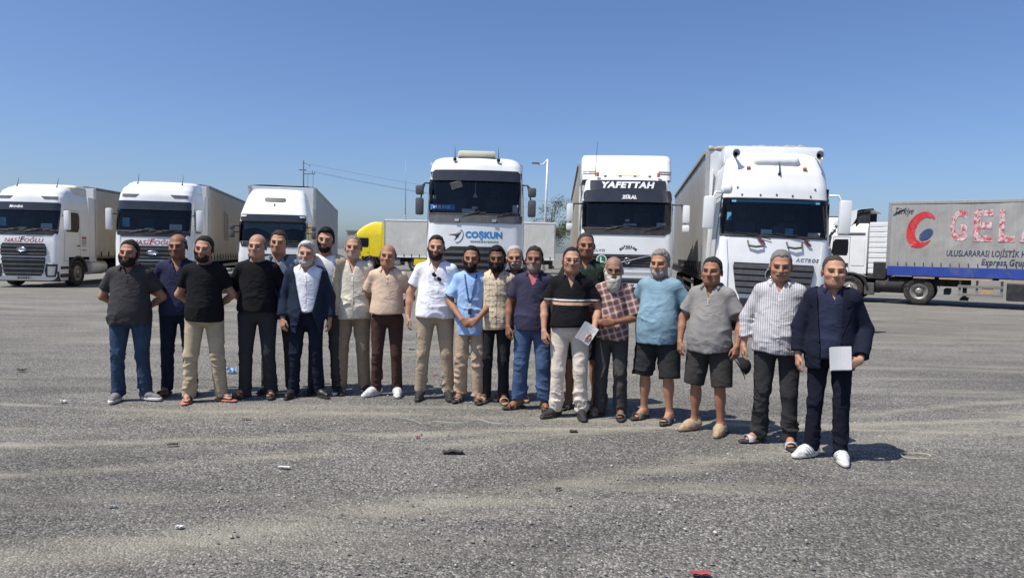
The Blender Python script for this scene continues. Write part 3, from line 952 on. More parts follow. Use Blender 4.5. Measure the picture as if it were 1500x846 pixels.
    root_info = dict(root=root, k=k, H=H, AP=AP, from_h=from_h, hs=hs, Rh=Rh, hc=hc, nr=nr, neck=neck, L=L, sfn=sfn if shirt else None)
    return root_info
# ------------------------------------------------------------------ trucks
plain('chrome', (.62, .62, .63), .22, 1.0, .05)
white_paint = plain('white_paint', (.78, .79, .78), .28, 0, .04, 1.5, coat=.35, dirt=((.5, .46, .38), .30))
cool_white = plain('cool_white_paint', (.76, .78, .78), .3, 0, .04, 1.7, coat=.3, dirt=((.46, .43, .37), .34))
cream_plastic = plain('cream_plastic', (.70, .66, .50), .45, 0, .06, 3, dirt=((.4, .36, .27), .4))
yellow_paint = plain('yellow_paint', (.80, .62, .012), .35, 0, .06, 2, coat=.2, dirt=((.4, .33, .1), .3))
dark_visor = plain('dark_visor', (.035, .037, .042), .18, 0, .15, 4, coat=.4)
black_plastic = plain('black_plastic', (.022, .022, .024), .5, 0, .2, 8, .15, 120, dirt=((.16, .14, .115), .35))
grey_plastic = plain('grey_plastic', (.075, .078, .082), .55, 0, .2, 8, .15, 100, dirt=((.2, .18, .15), .4))
rubber = plain('rubber', (.022, .021, .020), .85, 0, .25, 9, .3, 70, dirt=((.17, .145, .115), .7))
steel = plain('rim_steel', (.34, .33, .31), .45, .6, .2, 10, dirt=((.2, .16, .12), .6))
dark_steel = plain('dark_rim', (.07, .068, .065), .6, .3, .25, 10, dirt=((.2, .16, .12), .6))
chassis_m = plain('chassis_steel', (.03, .028, .027), .75, .1, .3, 5, dirt=((.17, .145, .115), .6))
alu = plain('aluminium', (.52, .51, .48), .4, .7, .12, 6, dirt=((.3, .26, .2), .5))
lamp_clear = plain('lamp_clear', (.5, .52, .54), .12, .4, .3, 30)
lamp_amber = plain('lamp_amber', (.55, .16, .02), .25, 0, .2, 20)
plate_m = plain('plate_white', (.72, .72, .68), .5, 0, .04)
red_ink = plain('red_lettering', (.45, .03, .04), .5, 0, .1); blue_ink = plain('blue_lettering', (.03, .22, .50), .5, 0, .1)
grey_ink = plain('grey_lettering', (.2, .21, .22), .5, 0, .1); dark_ink = plain('dark_lettering', (.03, .03, .035), .5, 0, .1); white_ink = plain('white_lettering', (.75, .76, .76), .5, 0, .04)
green_m = plain('green_sign', (.02, .16, .06), .5, 0, .08)
seat_m = cloth('seat_fabric', (.07, .072, .08)); trim_m = plain('interior_trim', (.10, .10, .105), .7, 0, .2)
curtain_in = cloth('cab_curtain', (.10, .11, .13)); red_cloth = cloth('dash_cloth', (.28, .05, .06)); paper = plain('paper', (.74, .74, .72), .8, 0, .05)
cyan_card = plain('cyan_card', (.12, .40, .55), .6)
def glass_material(name, tint, refl=1.0):
    m = bpy.data.materials.new(name); m.use_nodes = True
    n, l = m.node_tree.nodes, m.node_tree.links
    n.remove(n['Principled BSDF'])
    tr = n.new('ShaderNodeBsdfTransparent'); tr.inputs[0].default_value = (*tint, 1)
    gl = n.new('ShaderNodeBsdfGlossy'); gl.inputs['Roughness'].default_value = 0.02
    fr = n.new('ShaderNodeFresnel'); fr.inputs[0].default_value = 1.5
    mx = n.new('ShaderNodeMixShader')
    l.new(fr.outputs[0], mx.inputs[0]); l.new(tr.outputs[0], mx.inputs[1]); l.new(gl.outputs[0], mx.inputs[2])
    l.new(mx.outputs[0], n['Material Output'].inputs[0])
    MATS[name] = m
    return m
glass = glass_material('windscreen_glass', (.70, .77, .80))
side_glass = plain('side_glass', (.012, .014, .016), .12, 0, .2, 3, bump=.25, bscale=2.0, spec=.22)

def pl(x, xs, ys): return float(np.interp(x, xs, ys))
class Cab:
    """cab shell lofted from levels (z, front y, half width, corner radius, bow, rear y); front faces -y"""
    def __init__(s, levels, sub=3):
        s.lv = levels
        s.z = [l[0] for l in levels]
    def par(s, z):
        return [pl(z, s.z, [l[j] for l in s.lv]) for j in range(1, 6)]
    def F(s, x, z):
        yf, hw, rc, bow, yr = s.par(z)
        fl = hw - rc; ax = abs(x)
        if ax <= fl: return yf + bow * (ax / max(fl, .01)) ** 2
        t = min((ax - fl) / rc, 1.0)
        return yf + bow + (rc + .0) * (1 - math.sqrt(max(0, 1 - t * t)))
    def S(s, y, z): return s.par(z)[1]
    def ring(s, z):
        yf, hw, rc, bow, yr = s.par(z); fl = hw - rc
        pts = []
        for i in range(5): pts.append((-hw, yr + (yf + bow + rc - yr) * i / 5, z))
        for i in range(7):
            a = math.pi / 2 * i / 6
            pts.append((-fl - rc * math.cos(a), yf + bow + rc - rc * math.sin(a), z))
        for i in range(1, 14):
            x = -fl + 2 * fl * i / 14
            pts.append((x, yf + bow * (x / fl) ** 2, z))
        for i in range(7):
            a = math.pi / 2 * (1 - i / 6)
            pts.append((fl + rc * math.cos(a), yf + bow + rc - rc * math.sin(a), z))
        for i in range(4, -1, -1): pts.append((hw, yr + (yf + bow + rc - yr) * i / 5, z))
        return pts
    def shell(s, name, mat, parent, zs, zone=None):
        """zone(zc, col) -> key of the mesh the face goes to"""
        rings = [s.ring(z) for z in zs]; n = len(rings[0])
        sets = {}
        for i in range(len(zs) - 1):
            for j in range(n):
                j2 = (j + 1) % n
                key = zone((zs[i] + zs[i + 1]) / 2, j) if zone else 'body'
                if zone and (rings[i][j][1] + rings[i][j2][1]) / 2 > .72 and zs[i + 1] < 1.16: continue      # open below the floor for the wheels
                sets.setdefault(key, MB()).add([rings[i][j], rings[i][j2], rings[i + 1][j2], rings[i + 1][j]], [(0, 1, 2, 3)])
        top = rings[-1]
        sets['body'].add(top, [tuple(range(n))])
        return sets
def weld(me, d=1e-4):
    bm = bmesh.new(); bm.from_mesh(me); bmesh.ops.remove_doubles(bm, verts=bm.verts, dist=d)
    bmesh.ops.recalc_face_normals(bm, faces=bm.faces)
    bm.to_mesh(me); bm.free()
def patch(name, rows, fn, off, thick, mat, parent, n=10, ext=None):
    """slab lying on a surface: rows of (v, u0, u1); fn(u, v, offset) -> point"""
    mb = MB(); m = len(rows)
    for layer in (off + thick, off):
        for (v, a, b) in rows:
            for i in range(n + 1): mb.v.append(fn(a + (b - a) * i / n, v, layer))
    w = n + 1; L = m * w
    for r in range(m - 1):
        for i in range(n):
            q = r * w + i
            mb.f.append((q, q + 1, q + w + 1, q + w))
    ring = [i for i in range(w)] + [r * w + n for r in range(1, m)] + [(m - 1) * w + i for i in range(n - 1, -1, -1)] + [r * w for r in range(m - 2, 0, -1)]
    for a, b in zip(ring, ring[1:] + ring[:1]): mb.f.append((b, a, a + L, b + L))
    o = mb.build(name, mat, parent)
    autosmooth(o, 40)
    return o
def rows_rect(z0, z1, x0, x1, r=0.0, k=4, inset=0.0):
    """rounded rectangle as rows"""
    if r <= 0: return [(z0, x0, x1), (z1, x0, x1)]
    out = []
    for i in range(k + 1):
        a = math.pi / 2 * i / k; out.append((z0 + r * (1 - math.cos(a)), x0 + r * (1 - math.sin(a)), x1 - r * (1 - math.sin(a))))
    for i in range(k, -1, -1):
        a = math.pi / 2 * i / k; out.append((z1 - r * (1 - math.cos(a)), x0 + r * (1 - math.sin(a)), x1 - r * (1 - math.sin(a))))
    return out
def refine(zs, step=.09):
    zs = sorted(set(round(z, 4) for z in zs)); out = []
    for a, b in zip(zs, zs[1:]):
        n = max(1, int(math.ceil((b - a) / step))); out += [a + (b - a) * i / n for i in range(n)]
    return out + [zs[-1]]

WHEEL = {}
def wheel_mesh(kind, r=.52, w=.32):
    key = (kind, r)
    if key in WHEEL: return WHEEL[key]
    t = MB(); h = w / 2; ri = r * .57
    t.lathe([(ri, -h * .8), (ri * 1.08, -h * .98), (r * .90, -h), (r * .97, -h * .9), (r, -h * .72), (r, -h * .42), (r - .014, -h * .40), (r - .014, -h * .34), (r, -h * .32), (r, -h * .04), (r - .014, -h * .02), (r - .014, h * .04), (r, h * .06), (r, h * .32), (r - .014, h * .34), (r - .014, h * .40), (r, h * .42), (r, h * .72), (r * .97, h * .9), (r * .90, h), (ri * 1.08, h * .98), (ri, h * .8)], 36, 'x')
    tm = t.mesh('wheel', rubber, True)
    q = MB(); dish = h * (.25 if kind == 'rear' else .95)
    q.lathe([(ri * 1.03, h * .86), (ri * .98, h * .9), (ri * .92, h * .78), (ri * .80, h * .55 if kind == 'rear' else h * .78), (ri * .62, dish * .5 if kind == 'rear' else h * .95), (ri * .5, dish * .5 if kind == 'rear' else h * .97), (ri * .42, dish * 1.8 if kind == 'rear' else h * .9), (ri * .40, h * 1.04 if kind != 'rear' else h * .9), (ri * .2, h * 1.10 if kind != 'rear' else h * .96), (.001, h * 1.10 if kind != 'rear' else h * .96)], 30, 'x')
    rm = q.mesh('rim', steel if kind != 'dark' else dark_steel, True)
    bl = MB()
    for i in range(10):
        a = 2 * math.pi * i / 10; cy, cz = math.cos(a) * ri * .55, math.sin(a) * ri * .55
        bl.lathe([(.017, (h * .97 if kind != 'rear' else dish * .5)), (.017, (h * .97 if kind != 'rear' else dish * .5) + .028), (.001, (h * .97 if kind != 'rear' else dish * .5) + .032)], 6, 'x', (0, cy, cz))
    bm_ = bl.mesh('wheel_nuts', chassis_m, False)
    WHEEL[key] = (tm, rm, bm_)
    return WHEEL[key]
def add_wheel(parent, x, y, side, kind='front', r=.52, w=.32):
    tm, rm, nm = wheel_mesh(kind, r, w)
    o = link('wheel', tm, parent, loc=(x, y, r), rot=(0, 0, 0 if side > 0 else math.pi))
    ri = link('rim', rm, o); link('wheel_nuts', nm, ri) if False else tag(link('wheel_nuts', nm, o), kind='stuff')
    return o
def arch_text(txt, fn, cx, cz, rad, size, mat, parent, off=.006):
    for i, ch in enumerate(txt):
        a = (i - (len(txt) - 1) / 2) * size * 1.02 / rad
        me = text_mesh(ch, size, bold=.01)
        for v in me.vertices:
            x, z = v.co.x, v.co.y
            xx = x * math.cos(a) + z * math.sin(a); zz = -x * math.sin(a) + z * math.cos(a)
            v.co = Vector(fn(cx + math.sin(a) * rad + xx, cz + (math.cos(a) - 1) * rad + zz, off))
        me.materials.clear(); me.materials.append(mat)
        link('letter', me, parent)
def letters(txt, fn, cx, cz, size, mat, parent, shear=0.0, bold=0.0, spacing=1.0, wide=1.0, off=.006, name='lettering', flip=False, res=3):
    me = text_mesh(txt, size, shear, bold, spacing, wide, res)
    for v in me.vertices: v.co = Vector(fn(cx + (-v.co.x if flip else v.co.x), cz + v.co.y, off))
    me.materials.clear(); me.materials.append(mat)
    return link(name, me, parent)

def small_print(fn, cx, cz, w, h, mat, parent, seed=1, off=.006, name='small_print'):
    """a line of print too small to read in the photograph: short uneven dashes"""
    r_ = random.Random(seed); mb = MB(); x = cx - w / 2
    while x < cx + w / 2 - h * .3:
        l = min(h * r_.uniform(.45, .9), cx + w / 2 - x); hh = h * r_.uniform(.8, 1.0) / 2
        mb.add([fn(x, cz - hh, off), fn(x + l, cz - hh, off), fn(x + l, cz + hh, off), fn(x, cz + hh, off)], [(0, 1, 2, 3)])
        x += l + h * r_.uniform(.15, .4)
    o = link(name, mb.mesh(name, mat), parent); o['kind'] = 'stuff'
    return o
def tractor(name, loc, rz, label, levels, spec, paint, roll=0.0):
    """spec: ws = (z0, z1) windscreen, rear = cab rear y, plus a front function for the maker's face"""
    root = empty(name, loc, rz, label, 'truck', 'parked lorries')
    if roll: root.rotation_euler = Euler((0, roll, rz))
    cab = Cab(levels)
    w0, w1 = spec['ws']
    zs = refine([l[0] for l in levels] + [w0, w1])
    lo, hi = spec.get('ws_cols', (7, 27))
    vis = spec.get('visor')
    def zone(zc, j):
        if w0 < zc < w1 and lo <= j <= hi: return 'glass'
        return 'body'
    sets = cab.shell('cab', paint, root, zs, zone)
    body = sets['body'].build('cab', paint, root); weld(body.data); autosmooth(body, 38)
    g = sets['glass'].build('windscreen', glass, root); weld(g.data)
    g.data.polygons.foreach_set('use_smooth', [True] * len(g.data.polygons))
    Ff = lambda x, z, o: (x, cab.F(x, z) - o, z)
    def Sf(side): return lambda y, z, o: (side * (cab.S(y, z) + o), y, z)
    yr = levels[0][5]
    hw = levels[2][2]
    # interior: liner, dashboard, wheel, seats, curtain
    yfw = cab.F(0, w0)
    lin = MB()
    x0 = hw - .07; za, zb = w0 - .25, w1 + .22
    lin.add([(-x0, yfw + .42, za), (x0, yfw + .42, za), (x0, yr - .08, za), (-x0, yr - .08, za), (-x0, yfw + .42, zb), (x0, yfw + .42, zb), (x0, yr - .08, zb), (-x0, yr - .08, zb)],
            [(0, 1, 2, 3), (4, 7, 6, 5), (0, 3, 7, 4), (1, 5, 6, 2), (2, 6, 7, 3)])
    it = lin.build('interior', trim_m, root)
    d = MB(); prof = [(.07, w0 - .20), (.07, w0 - .02), (.22, w0 + .02), (.5, w0 + .03), (.62, w0 - .03), (.62, w0 - .25)]
    n = 12
    for (dy, z) in prof:
        for i in range(n + 1):
            x = -x0 + 2 * x0 * i / n; d.v.append((x, cab.F(x * .9, w0) + dy + .05 * (x / x0) ** 2, z))
    for r in range(len(prof) - 1):
        for i in range(n): q = r * (n + 1) + i; d.f.append((q, q + 1, q + n + 2, q + n + 1))
    dash = d.build('dashboard', trim_m, root, smooth=False)
    sw = MB(); M = Matrix.Translation((.52, yfw + .62, w0 + .10)) @ Matrix.Rotation(R(-35), 4, 'X')
    sw.tube([tuple(M @ Vector((.21 * math.cos(a), .21 * math.sin(a), 0))) for a in [2 * math.pi * i / 20 for i in range(20)]], .017, 6, closed=True)
    sw.tube([tuple(M @ Vector((-.2, 0, 0))), tuple(M @ Vector((.2, 0, 0)))], .018, 6)
    sw.build('steering_wheel', black_plastic, root, True)
    sme = WHEEL.get('seat')
    if not sme:
        b = MB(); b.box(-.26, .26, -.02, .14, .0, .62, .05); b.box(-.14, .14, .0, .12, .66, .84, .04); b.box(-.26, .26, -.5, .05, -.18, .02, .05)
        sme = b.mesh('seat', seat_m, False); WHEEL['seat'] = sme
    for s in (-1, 1): link('seat', sme, root, loc=(s * .52, yfw + 1.15, w0 - .12))
    cu = MB(); nn = 60
    for i in range(nn + 1):
        x = -x0 + .04 + (2 * x0 - .08) * i / nn
        for z in (w0 - .2, w1 + .15): cu.v.append((x, yr - .22 + .03 * math.sin(i * 1.3), z))
    for i in range(nn): cu.f.append((2 * i, 2 * i + 2, 2 * i + 3, 2 * i + 1))
    cu.build('curtain', curtain_in, root, True)
    # windscreen surround and wipers
    fr = MB()
    xs = [r[0] for r in cab.ring((w0 + w1) / 2)[lo:hi + 2]]
    xa, xb = min(xs), max(xs)
    def frame_pts(off=.004):
        p = []
        N = 20
        for i in range(N + 1): x = xa + (xb - xa) * i / N; p.append(Ff(x, w0, off))
        for i in range(1, 6): p.append(Ff(xb * (1), w0 + (w1 - w0) * i / 6, off))
        for i in range(N + 1): x = xb + (xa - xb) * i / N; p.append(Ff(x, w1, off))
        for i in range(5, 0, -1): p.append(Ff(xa, w0 + (w1 - w0) * i / 6, off))
        return p
    fr.tube(frame_pts(), .022, 6, closed=True)
    fr.build('windscreen_seal', black_plastic, root, True)
    for (px_, dx) in spec.get('wipers', ((-.75, .62), (.05, .62))):
        wb = MB()
        wb.tube([Ff(px_, w0 - .05, .03), Ff(px_ + dx * .55, w0 + .03, .04), Ff(px_ + dx, w0 + .075, .035)], .009, 5)
        wb.tube([Ff(px_ + dx * .35, w0 + .045, .028), Ff(px_ + dx * 1.35, w0 + .05, .028)], .012, 5)
        wb.build('wiper', spec.get('wiper_mat', black_plastic), root)
    # mirrors
    for s in (-1, 1):
        for (mz0, mz1, mx, mw, mm) in spec['mirrors']:
            y = cab.F(hw - .1, w0) + spec.get('mirror_dy', .02)
            b = MB(); b.box(0, mw, -.09, .09, mz0, mz1, .05)
            if s < 0: b.v = [(-v[0], v[1], v[2]) for v in b.v]; b.f = [tuple(reversed(f)) for f in b.f]
            b.xform(Matrix.Translation((s * mx, y, 0)))
            mo = b.build('mirror', mm, root); autosmooth(mo, 50)
            a = MB(); zc = (mz0 + mz1) / 2
            for z in ((mz0 * .25 + mz1 * .75), ):
                zt = spec.get('arm_z', z)
                a.tube([(s * (cab.S(0, zt) - .03), y + .12, zt), (s * (mx - .02), y + .05, zt), (s * (mx + mw * .5), y + .03, z)], .02, 6)
            a.build('mirror_arm', spec.get('arm_mat', black_plastic), mo, True)
            gl = MB(); gl.box(s * (mx + .025) if s > 0 else -(mx + mw - .025), s * (mx + mw - .025) if s > 0 else -(mx + .025), y + .091, y + .095, mz0 + .03, mz1 - .03)
            gl.build('mirror_glass', side_glass, mo)
    # side windows and doors
    sv = spec['side']         # rows (z, y0, y1) of the door window
    for s in (-1, 1):
        fn = Sf(s)
        patch('side_window', sv, fn, .002, .006, side_glass, root, 4)
        dz0, dz1, dy0, dy1 = spec['door']
        b = MB()
        loop = [(dy0, dz0), (dy1, dz0), (dy1, dz1), (dy0 + .12, dz1)]
        pts = []
        for (ya, zc_), (yb, zd) in zip(loop, loop[1:] + loop[:1]):
            for i in range(6): pts.append(fn(ya + (yb - ya) * i / 6, zc_ + (zd - zc_) * i / 6, .001))
        b.tube(pts, .007, 4, closed=True)
        b.build('door_seam', grey_plastic, root)
        h = MB(); q = fn(dy1 - .12, dz0 + (dz1 - dz0) * .30, .0); h.box(q[0] - .012, q[0] + .012, q[1] - .09, q[1] + .09, q[2] - .025, q[2] + .025, .008)
        h.build('door_handle', black_plastic, root)
        # wheel arch, step, wheel
        ay = spec.get('axle', 1.35)
        ar = MB(); nn = 14
        for i in range(nn + 1):
            a = math.pi * (.02 + .96 * i / nn)
            for rr, xo in ((.60, .012), (.70, .012), (.70, -.30), (.60, -.30)): ar.v.append((s * (hw + xo), ay - math.cos(a) * rr, .50 + math.sin(a) * rr))
        for i in range(nn):
            for j in range(4): ar.f.append((i * 4 + j, i * 4 + (j + 1) % 4, (i + 1) * 4 + (j + 1) % 4, (i + 1) * 4 + j))
        ar.build('wheel_arch', black_plastic, root, True)
        add_wheel(root, s * (hw - .17), ay, s, 'front')
        st = MB(); st.box(s * hw - .02 if s > 0 else -hw - .02, s * hw + .02 if s > 0 else -hw + .02, .18, ay - .66, .38, .52, .01); st.box(s * hw - .02 if s > 0 else -hw - .02, s * hw + .02 if s > 0 else -hw + .02, .22, ay - .68, .70, .80, .01)
        st.build('step', black_plastic, root)
        # side fairing behind the cab
        if spec.get('fairing', True):
            fz = spec.get('fairing_z', 3.6)
            b = MB(); b.box(s * (hw - .02) - .02, s * (hw - .02) + .02, yr + .02, yr + .55, .95, fz, .015); b.build('side_fairing', paint, root)
        tk = MB(); tk.lathe([(.02, 0), (.28, 0), (.31, .04), (.31, 1.16), (.28, 1.2), (.02, 1.2)], 20, 'y', (s * (hw - .34), yr + .35, .72)); tk.build('fuel_tank', spec.get('tank_mat', alu), root, True)
        rax = spec.get('rear_axle', yr + 2.75)
        add_wheel(root, s * (hw - .19), rax, s, 'rear', .52, .30)
        fe = MB(); nn = 12
        for i in range(nn + 1):
            a = math.pi * (.05 + .9 * i / nn)
            for xo in (.0, -.55): fe.v.append((s * (hw + xo), rax - math.cos(a) * .60, .5 + math.sin(a) * .60))
        for i in range(nn): fe.f.append((2 * i, 2 * i + 1, 2 * i + 3, 2 * i + 2))
        fe.build('mudguard', black_plastic, root, True)
    ch = MB()
    for s in (-1, 1): ch.box(s * .42 - .04, s * .42 + .04, .3, yr + 3.5, .72, .98)
    ch.box(-.9, .9, .55, yr - .2, .45, .72); ch.box(-1.0, 1.0, 1.25, 1.45, .42, .6); ch.box(-.9, .9, yr + 2.65, yr + 2.85, .42, .62); ch.lathe([(.02, 0), (.5, 0), (.5, .1), (.02, .1)], 18, 'z', (0, yr + 2.5, 1.0))
    ch.build('chassis', chassis_m, root)
    ub = MB(); ub.box(-hw + .06, hw - .06, cab.F(0, .6) + .14, cab.F(0, .6) + .5, .22, .60); ub.build('underside', black_plastic, root)
    return root, cab, Ff, Sf

def curtain_bulge(y, z, s, L, z_lo, zt, folds):
    t = np.clip((z - z_lo) / (zt - z_lo), 0, 1)
    n1 = vnoise(np.stack([y * 1.3, t * 1.1, np.full_like(y, s * 3.0 + L)], -1), 5)
    n2 = vnoise(np.stack([y * 4.0 + t * 4.5, t * 1.6, np.full_like(y, 7.0)], -1), 6)
    n3 = vnoise(np.stack([y * 3.2 - t * 5.5, t * 1.4, np.full_like(y, 17.0)], -1), 8)
    fold = (1 - np.abs(n2)) ** 5 + (1 - np.abs(n3)) ** 5
    b = folds * (1.3 * n1 + 1.1 * fold + .25 * np.sin(y * 2 * math.pi / .62) * (1 - t))
    return b * np.sin(math.pi * np.clip(t * 1.02, 0, 1)) ** .5
def warp_z(root, za, zb):
    """remap heights of a cab's fixed parts"""
    def go(o):
        if o.type == 'MESH' and o.name.split('.')[0] not in ('wheel', 'rim', 'wheel_nuts', 'seat', 'chassis', 'fuel_tank', 'mudguard', 'wheel_arch'):
            n = len(o.data.vertices); co = np.empty(n * 3, np.float32); o.data.vertices.foreach_get('co', co); co = co.reshape(-1, 3)
            co[:, 2] = np.interp(co[:, 2], za, zb); o.data.vertices.foreach_set('co', co.ravel()); o.data.update()
        for c in o.children: go(c)
    bpy.context.view_layer.update()
    go(root)
def semi_trailer(loc, rz, label, L=13.6, W=2.55, H=4.0, zb=1.18, tarp=None, roof=None, rail=None, rail_h=.10, folds=.012, strap=True, board=0.0, wheels=True, top_band=None, drop=0.0, near=(-1, 1), nstrap=22, group='curtain-sided trailers', wheel_y=(8.7, 10.0, 11.3), skirt=None, guard=True, strap_h=1.0):
    root = empty('semi_trailer', loc, rz, label, 'trailer', group)
    hw = W / 2; zt = H
    for s in (-1, 1):
        ny, nz = int(L * 9), 24
        z_lo = zb + board
        Yv, Zv = np.meshgrid(np.linspace(.06, L - .06, ny), np.linspace(z_lo, zt - .10, nz), indexing='ij')
        Yv, Zv = Yv.ravel(), Zv.ravel()
        X_ = s * (hw + .004 + curtain_bulge(Yv, Zv, s, L, z_lo, zt, folds))
        Z_ = Zv - drop * Yv / L * (Zv - z_lo) / (zt - z_lo)
        a = (np.arange(ny - 1)[:, None] * nz + np.arange(nz - 1)[None]).ravel()
        Fq = np.stack([a, a + nz, a + nz + 1, a + 1], 1)
        if s < 0: Fq = Fq[:, ::-1]
        link('curtain', np_mesh('curtain', np.stack([X_, Yv, Z_], -1), Fq, tarp), root)
        r = MB(); r.box(s * hw - .05, s * hw + .03, 0, L, zb - rail_h, zb + .01, .01); r.build('side_rail', rail or chassis_m, root)
        if board: 
            b = MB(); b.box(s * hw - .03, s * hw + .022, .02, L - .02, zb + .015, zb + board - .005, .008); b.build('side_board', rail, root)
        t_ = MB(); t_.box(s * hw - .06, s * hw + .028, -.01, L + .01, zt - .12, zt - .01, .012)
        if drop: t_.v = [(v[0], v[1], v[2] - drop * v[1] / L) for v in t_.v]
        t_.build('roof_rail', top_band or rail or alu, root)
        if strap and s in near:
            sm = WHEEL.get('strap')
            if not sm:
                b = MB(); b.box(-.006, .008, -.024, .024, -.30, .03); b.box(.002, .022, -.03, .03, -.16, -.06)
                sm = b.mesh('strap', black_plastic); WHEEL['strap'] = sm
            for i in range(nstrap):
                y = .35 + (L - .7) * i / (nstrap - 1)
                link('strap', sm, root, loc=(s * (hw + .022), y, zb + .16 + board), rot=(0, 0, 0 if s > 0 else math.pi)).scale = (1, strap_h, strap_h)
    f = MB(); f.box(-hw + .02, hw - .02, -.03, .03, zb - .05, zt - .03, .015); f.build('front_wall', tarp if top_band is None else cool_white, root)
    for s in (-1, 1):
        p = MB(); p.box(s * (hw - .03) - .05, s * (hw - .03) + .05, -.05, .06, zb - .1, zt - .02, .012); p.build('corner_post', alu, root)
        p = MB(); p.box(s * (hw - .03) - .05, s * (hw - .03) + .045, L - .06, L + .03, zb - .1, zt - .02 - drop, .012); p.build('corner_post', alu, root)
    rf = MB(); n = 40
    for i in range(n + 1):
        y = -.02 + (L + .04) * i / n
        for j in range(9):
            x = -hw + W * j / 8
            rf.v.append((x, y, zt + .03 - .05 * (abs(x) / hw) ** 4 + .008 * math.sin(i * 1.9 + j) - drop * y / L))
    for i in range(n):
        for j in range(8): q = i * 9 + j; rf.f.append((q, q + 1, q + 10, q + 9))
    rf.build('roof', roof or tarp, root, True)
    dr = MB()
    for s in (-1, 1): dr.box(min(s * .02, s * (hw - .08)), max(s * .02, s * (hw - .08)), L - .01, L + .04, zb, zt - .1 - drop, .01)
    dr.build('rear_doors', cool_white, root)
    fl = MB(); fl.box(-hw + .05, hw - .05, .05, L - .05, zb - .12, zb); 
    for s in (-1, 1): fl.box(s * .5 - .06, s * .5 + .06, .8, L - .2, zb - .45, zb - .12)
    fl.build('chassis', chassis_m, root)
    if wheels:
        for y in wheel_y:
            for s in (-1, 1): add_wheel(root, s * (hw - .22), y, s, 'dark', .50, .36)
    for s in (-1, 1):
        lg = MB(); lg.box(s * .75 - .06, s * .75 + .06, 2.5, 2.62, .28, zb - .12); lg.box(s * .75 - .14, s * .75 + .14, 2.42, 2.70, .22, .28); lg.build('landing_leg', chassis_m, root)
        if guard:
            for z in (.55, .82):
                gb = MB(); gb.box(s * (hw - .05) - .02, s * (hw - .05) + .02, 3.2, 7.6, z, z + .11, .01); gb.build('side_guard_bar', alu, root)
            for y in (3.4, 5.4, 7.4):
                gp = MB(); gp.box(s * (hw - .09) - .02, s * (hw - .09) + .02, y - .04, y + .04, .52, zb - .12); gp.build('guard_post', chassis_m, root)
    bp = MB(); bp.box(-hw + .05, hw - .05, L - .12, L, .45, .62, .01); bp.build('rear_bumper', chassis_m, root)
    return root
# ------------------------------------------------------------------ each lorry
def local_point(root_loc, rz, px, py, side_x):
    """where the ray through a pixel meets the side plane x = side_x of a parked vehicle (local y, z)"""
    M = Matrix.Rotation(-rz, 3, 'Z')
    o = M @ (Vector((0, 0, CAM_H)) - Vector(root_loc)); d = M @ ray(px, py)
    t = (side_x - o.x) / d.x
    return (o + d * t).y, (o + d * t).z
def behind(loc, rz, y, x=0.0):
    return Vector(loc) + Matrix.Rotation(rz, 3, 'Z') @ Vector((x, y, 0))
def slats(name, z0, z1, n, rows, Ff, mat, parent, off=.03, th=.03, fill=.6, cols=10):
    zs = [r[0] for r in rows]
    for i in range(n):
        h = (z1 - z0) / n; za = z0 + h * (i + .5 - fill / 2); zb_ = za + h * fill
        a = [(z, pl(z, zs, [r[1] for r in rows]), pl(z, zs, [r[2] for r in rows])) for z in (za, zb_)]
        patch(name, a, Ff, off, th, mat, parent, cols)
def tarp_material(name, col, dirt, amt=.5):
    if name in MATS: return MATS[name]
    m = bpy.data.materials.new(name); t = NT(m)
    v = t.coord()
    c = t.ramp(t.noise(v, 1.1, 5, .65), [(.3, [x * .88 for x in col]), (.7, [min(1, x * 1.08) for x in col])])
    st = t.noise(t.coord((1, 6, .35)), 1.6, 5, .7)
    c = t.mix(t.ramp(st, [(.46, 0.0), (.72, amt)]), c, dirt)
    d2 = t.noise(v, 3.5, 6, .7, .5)
    c = t.mix(t.ramp(d2, [(.55, 0.0), (.78, amt)]), c, [x * .8 for x in dirt])
    t.link(c, t.b.inputs['Base Color']); t.b.inputs['Roughness'].default_value = .55
    t.bump(t.noise(v, 40, 3), .15, .01)
    MATS[name] = m
    return m
tarp_cream = tarp_material('tarp_cream', (.50, .46, .37), (.30, .26, .19))
tarp_sand = tarp_material('tarp_sand', (.40, .355, .275), (.25, .21, .15))
tarp_grey = tarp_material('tarp_grey', (.33, .33, .325), (.22, .20, .17))
tarp_light = tarp_material('tarp_light', (.62, .61, .55), (.42, .38, .31), .3)
tarp_dusty = tarp_material('tarp_dusty_grey', (.36, .355, .335), (.25, .235, .20), .55)
blue_rail = plain('blue_steel', (.025, .06, .30), .45, 0, .15, 2, dirt=((.2, .18, .16), .5))
grey_rail = plain('grey_rail', (.2, .19, .175), .6, .2, .2, 2, dirt=((.28, .24, .18), .5))

def finish_common(root, cab, Ff, paint, plate_z=.40, plate_txt=None):
    if plate_txt is not None:
        sd_ = len(plate_txt) + int(abs(root.location.x) * 10)
        p = patch('number_plate', rows_rect(plate_z - .06, plate_z + .06, -.27, .27), Ff, .03, .01, plate_m, root, 4)
        small_print(Ff, .02, plate_z, .42, .075, dark_ink, p, sd_, .045)

t0 = time.time()
